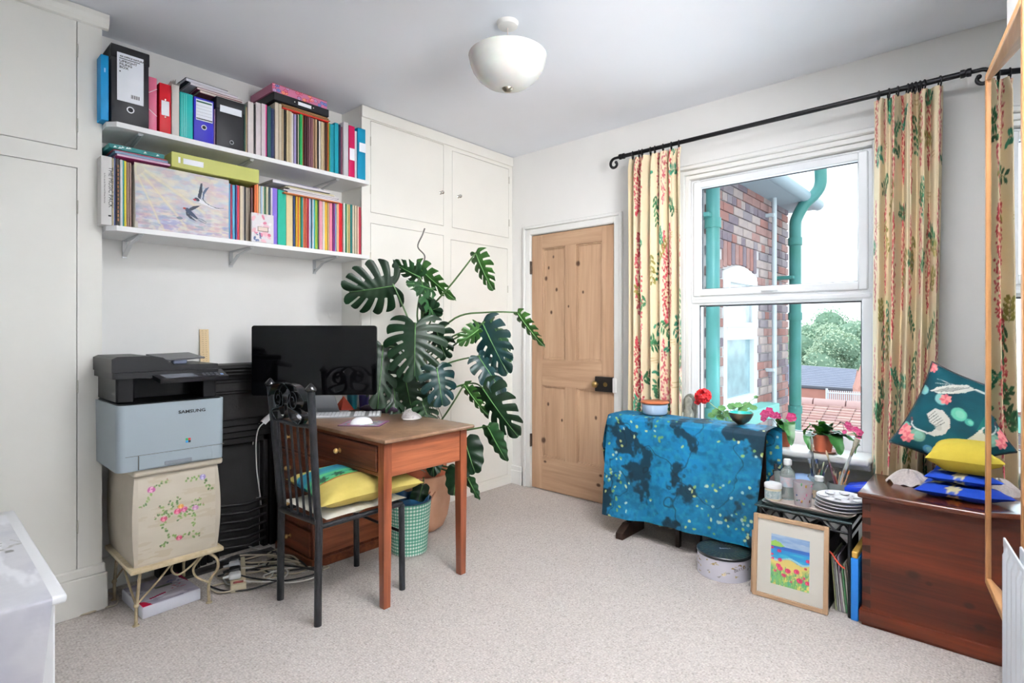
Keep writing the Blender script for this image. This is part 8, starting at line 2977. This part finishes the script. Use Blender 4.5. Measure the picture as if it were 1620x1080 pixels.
# crane cushion: corners A top, B left, C bottom, D right
A_, B_, C_ = Vector((3.0, at(1480, 578, 'x', 3.0).y, at(1480, 578, 'x', 3.0).z)), at(1406, 694, 'x', 2.955), Vector((2.90, .03, .60))
D_ = A_ + C_ - B_
cen = (A_ + C_) / 2
ux, uy = (D_ - A_), (A_ - B_)
Mc = basis(cen, ux, uy)
if (Mc.to_3x3() @ Vector((0, 0, 1))).dot(FW) > 0:
    raise Exception('crane flip')
cvx = 220
cv = Canvas(cvx, cvx, '#073c46')
cv.mix((cv.noise(60, 91) - .4) * 3, '#052530', .7)
cv.mix((cv.noise(40, 92, 3, 1) - .5) * 4, '#124a50', .5)
Ap, ADp, ABp = np.array([1480., 578.]), np.array([116., 60.]), np.array([-74., 116.])
Minv = np.linalg.inv(np.array([ADp, ABp]).T)
def T_(x, y):          # zoom-crop coordinate (831x1080 crop of 1400..1600 x 570..830) -> canvas
    p = np.array([1400 + x / 4.155, 570 + y / 4.154]) - Ap
    u, v = Minv @ p
    return (float(u) * cvx, float(v) * cvx)
sc2 = cvx / 136 / 4.155
cv.poly([T_(640, 240), T_(500, 440), T_(520, 500), T_(760, 600), T_(760, 240)], '#145650')
for (x, y, r, c) in ((250, 190, 34, '#6fa8ac'), (345, 255, 40, '#7fb4b0'), (425, 350, 48, '#5fae94'), (180, 480, 50, '#6f9a84'), (115, 410, 36, '#6aa890'), (220, 575, 34, '#4f8aa8'), (470, 400, 26, '#3f8f80')):
    cv.ell(*T_(x, y), r * sc2, r * sc2 * .8, c, .5); cv.ell(*T_(x + 6, y), r * sc2 * .6, r * sc2 * .45, '#8fc4b0', .5, .5)
def petals(x, y, r, n=7):
    for k in range(n):
        cv.leaf(*T_(x, y), r * sc2, r * sc2 * .28, k * 2 * PI / n, '#c9606a' if k % 2 else '#e08a88')
petals(110, 435, 44); petals(125, 490, 40); petals(370, 255, 36); petals(330, 62, 34)
def P_(*q): return [T_(*p) for p in q]
# top crane
cv.poly(P_((290, 200), (330, 180), (420, 165), (500, 165), (535, 195), (480, 215), (400, 222), (330, 218)), '#cfcfc6')
cv.line(P_((535, 195), (570, 215), (600, 245), (640, 258), (680, 255)), 3.6, '#d9d9d2')
for k in range(5):
    cv.line(P_((300 + 26 * k, 208), (400 + 26 * k, 182)), 1.2, '#3a3f40')
cv.line(P_((330, 155), (420, 165)), 1.6, '#a9a9a2'); cv.line(P_((345, 130), (430, 165)), 1.6, '#a9a9a2')
# middle crane
cv.poly(P_((250, 345), (300, 310), (345, 325), (372, 380), (365, 430), (330, 475), (270, 488), (225, 470), (270, 455), (290, 430), (262, 400)), '#d2d0c8')
cv.line(P_((230, 465), (190, 445), (165, 425), (155, 400), (160, 378)), 3.2, '#d9d9d2'); cv.line(P_((160, 380), (158, 360)), 2, '#8a3a3a')
for k in range(6):
    cv.line(P_((250 + 8 * k, 370 + 12 * k), (300 + 8 * k, 330 + 14 * k)), 1.2, '#2f3334')
cv.ell(*T_(300, 430), 26 * sc2, 18 * sc2, '#b0aca4', .6, .6)
# lower crane
cv.poly(P_((405, 560), (430, 510), (480, 475), (520, 440), (540, 480), (600, 490), (650, 520), (665, 560), (600, 585), (480, 580)), '#c9c5b8')
cv.line(P_((515, 460), (535, 430), (570, 432), (600, 440), (632, 425), (640, 390)), 3.2, '#dcdad2'); cv.line(P_((638, 400), (644, 375)), 2, '#9a4a3a')
for k in range(9):
    cv.line(P_((430 + 24 * k, 560), (445 + 24 * k, 515)), 1.6, '#8a8070', .8)
cv.line(P_((310, 525), (370, 550), (405, 545)), 1.6, '#b8b8b0'); cv.line(P_((325, 548), (400, 558)), 1.6, '#b8b8b0')
cushion('crane_cushion', 'large teal cushion printed with white cranes and lilies leaning against the curtain', Mc, ux.length + .01, uy.length + .02, .13, cv, CLOTHP, 120, 120, pinch=.11, seed=7, wrinkle=.003, piping=mat('black_piping', '#151518', .6))
# white crochet hat behind the pile
q = Vector((2.86, .235, LZ))
q = at(1440, 741, 'z', LZ)
q = Vector((2.93, .300, LZ))
t = thing('lace_cloth', 'crumpled white lace cloth on the chest beside the blue cushions', 'cloth', tuple(q))
mb = MB()
mb.grid(lambda u, v: q + Vector((.055 * v * math.cos(2 * PI * u), .085 * v * math.sin(2 * PI * u), .002 + .055 * (1 - v ** 2) + .007 * math.sin(9 * 2 * PI * u) * v + .006 * math.sin(5 * 2 * PI * u + 3 * v))), 72, 12)
mb.build('lace_folds', mat('pale_lace', '#b9b0ac', .9, bump=.8, bscale=160, var=.12, vscale=120), t, smooth=180, recalc=False)

# ------------------------------------------------------------------ mirror
mo = Vector((2.45, .0376, 0))
MMr = basis(mo, d3, (0, 0, 1))
# local x towards the camera, y up; z away from the room or into it
zs_ = 1 if (MMr.to_3x3() @ Vector((0, 0, 1))).dot(n3) > 0 else -1
mz0, mz1, mwid = .367, 2.083, .56
t = thing('wall_mirror', 'tall wood-framed mirror at the right edge of the photo reflecting curtain and window', 'mirror', (mo.x, mo.y, mz0))
MW = wood('honey_oak', '#a0744a', '#7f5836', 8, 'z', .4)
MWx = wood('honey_oak_x', '#b88d60', '#9c7048', 8, 'x', .4)
fwm = .024
def mbox(a0, a1, z0, z1, c0, c1, b=.002):
    mb = MB(); mb.bb(a0, a1, z0, z1, min(zs_ * c0, zs_ * c1), max(zs_ * c0, zs_ * c1), b, M=MMr); return mb
mbox(0, fwm, mz0, mz1, -.0475, .004).build('frame_stile', MW, t)
mbox(mwid - fwm, mwid, mz0, mz1, -.0475, .004).build('frame_stile', MW, t)
mbox(fwm, mwid - fwm, mz0, mz0 + fwm, -.0475, .004).build('frame_rail', MWx, t)
mbox(fwm, mwid - fwm, mz1 - fwm, mz1, -.0475, .004).build('frame_rail', MWx, t)
mbox(.004, mwid - .004, mz0 + .004, mz1 - .004, -.0505, -.0475, .001).build('backing_board', mat('brown_backing', '#6a543c', .8), t)
mb = MB()
ga, gb = fwm - .002, mwid - fwm + .002
mb.add([MMr @ Vector((a, z, zs_ * (c + d))) for a, c in ((ga, -.003), (gb, -.0445)) for z in (mz0 + fwm - .002, mz1 - fwm + .002) for d in (0, -.003)], [(0, 1, 3, 2), (4, 6, 7, 5), (0, 4, 5, 1), (2, 3, 7, 6), (0, 2, 6, 4), (1, 5, 7, 3)])
mb.build('mirror_glass', mat('silvered_glass', '#eef0f0', .0, 1.0), t)

# ------------------------------------------------------------------ radiator
ro = Vector((1.875, -.004, 0))
RM = basis(ro, d3, (0, 0, 1))
t = thing('radiator', 'white fluted panel radiator in the bottom right corner of the photo', 'radiator', (ro.x, ro.y, .0))
RAD = mat('radiator_enamel', '#dfe3ea', .3)
rl, rz0, rz1 = 1.05, .12, .690
mb = MB()
prof = []
nfl = 20
pts = [(0, 0), (.018, .0)]
for k in range(nfl):
    a = .018 + (rl - .036) * k / nfl
    w = (rl - .036) / nfl
    pts += [(a + w * .25, 0), (a + w * .4, .008), (a + w * .75, .008), (a + w * .9, 0)]
pts += [(rl, 0)]
vs, fs = [], []
for (a, d) in pts:
    for z in (rz0, rz0 + .02, rz1 - .03, rz1 - .005):
        dd = d if rz0 + .01 < z < rz1 - .01 else 0
        vs.append(RM @ Vector((a, z, zs_ * (dd - .0))))
for i in range(len(pts) - 1):
    for j in range(3):
        a = i * 4 + j
        fs.append((a, a + 1, a + 5, a + 4))
mb.add(vs, fs)
mb.build('front_panel', RAD, t, smooth=30)
def rbx(a0, a1, z0, z1, c0, c1, b=.003):
    mb = MB(); mb.bb(a0, a1, z0, z1, min(zs_ * c0, zs_ * c1), max(zs_ * c0, zs_ * c1), b, 2, M=RM); return mb
rbx(.0, rl, rz0 + .01, rz1 - .012, -.036, -.030).build('rear_panel', RAD, t, smooth=40)
rbx(rl - .002, rl + .008, rz0 - .003, rz1 + .008, -.072, .008).build('side_cover', RAD, t, smooth=40)
for k in range(36):
    a = .03 + k * (rl - .04) / 36
    mb = MB(); mb.box(a, a + .004, rz1 - .045, rz1 - .040, min(zs_ * -.030, zs_ * -.002), max(zs_ * -.030, zs_ * -.002), M=RM); mb.build('fin_bar', RAD, t)
rbx(.0, rl, rz1 - .02, rz1 + .004, -.004, .001, .002).build('top_lip', RAD, t, smooth=40)
mb = MB(); mb.tube([RM @ Vector((.03, 0, zs_ * -.03)), RM @ Vector((.03, rz0 + .02, zs_ * -.03))], .0075, n=10); mb.build('valve_pipe', CHROME, t, smooth=60)

# ------------------------------------------------------------------ white chest of drawers at bottom left with fabric runner
bx1_, by0_, bz_ = .262, 1.645, .600
t = thing('white_dresser', 'white painted dresser with moulded top in the bottom left corner of the photo', 'dresser', (-.12, 2.0, 0))
DW = mat('white_dresser_paint', '#e8e8ea', .35)
mb = MB(); mb.bb(-.62, bx1_, by0_, 2.55, bz_ - .022, bz_, .007, 3); mb.build('dresser_top', DW, t, smooth=40)
mb = MB()
mb.bb(-.60, bx1_ - .022, by0_ + .022, 2.53, .06, bz_ - .022, .003)
mb.build('dresser_body', DW, t)
for (a, b) in ((-.60, -.54), (bx1_ - .082, bx1_ - .020)):
    mb = MB(); mb.bb(a, b, by0_ + .014, by0_ + .06, 0, bz_ - .0225, .004); mb.build('corner_post', DW, t)
for k in range(2):
    mb = MB(); mb.bb(-.53, bx1_ - .09, by0_ + .016, by0_ + .024, .08 + k * .25, .31 + k * .25, .003); d = mb.build('drawer', DW, t)
    knob(d, -.17, by0_ + .016, .20 + k * .25, .014)
t = thing('fabric_runner', 'shiny silver-white fabric runner with twig pattern draped over the white dresser', 'cloth', (-.1, 1.8, bz_))
cw, ch = 260, 300
cv = Canvas(cw, ch, '#c2c1c8')
n_ = cv.noise(26, 51, 1.5, 1, 4)
cv.mix((n_ - .45) * 4, '#a7a7b4', .6); cv.mix(np.clip((cv.noise(16, 52, 1, 2.4, 4) - .58) * 10, 0, 1), '#e6e6ec', .8)
rs = random.Random(41)
for _ in range(34):
    x, y, a = rs.uniform(0, cw), rs.uniform(0, ch), rs.uniform(-.6, .6)
    L = rs.uniform(18, 34)
    cv.line([(x, y), (x + L * math.cos(a), y + L * math.sin(a))], 1.2, '#6f6a62', .8)
    cv.line([(x + L * .4, y), (x + L * .1, y - L * .5)], 1.0, '#7f7a74', .8)
    cv.ell(x + L * .45, y + 2, 3.2, 2.4, '#2f2b2a')
rx1 = bx1_ - .028
def runner(u, v):
    # v 0 = hanging end over the front, 1 = back of the top
    w = .80
    x = rx1 - w + w * u
    d = v * 1.35
    if d < .5:
        z = bz_ - .5 + d
        y = by0_ - .008 - .012 * (1 + math.sin(11 * u + 4 * d)) * (1 - d / .5) ** .5 - .006 * math.sin(27 * u) * (1 - d / .5)
        x = x - .0 - .05 * (1 - d / .5) * (u ** 3)
    else:
        k = min(1, (d - .5) / .012)
        z = bz_ + .003 * k + .0015 * math.sin(13 * u + 9 * d) * k
        y = by0_ - .008 + (d - .5)
    return Vector((x, y, z))
mb = MB(); mb.grid(runner, cw, ch)
U, V = grid_uv(cw, ch)
mb.build('runner_cloth', mat('satin_print', '#ffffff', .28, attr=True, bump=.9, bscale=14, spec=.6, sheen=.3), t, smooth=180, cols=cv.sample(U, V), recalc=False)
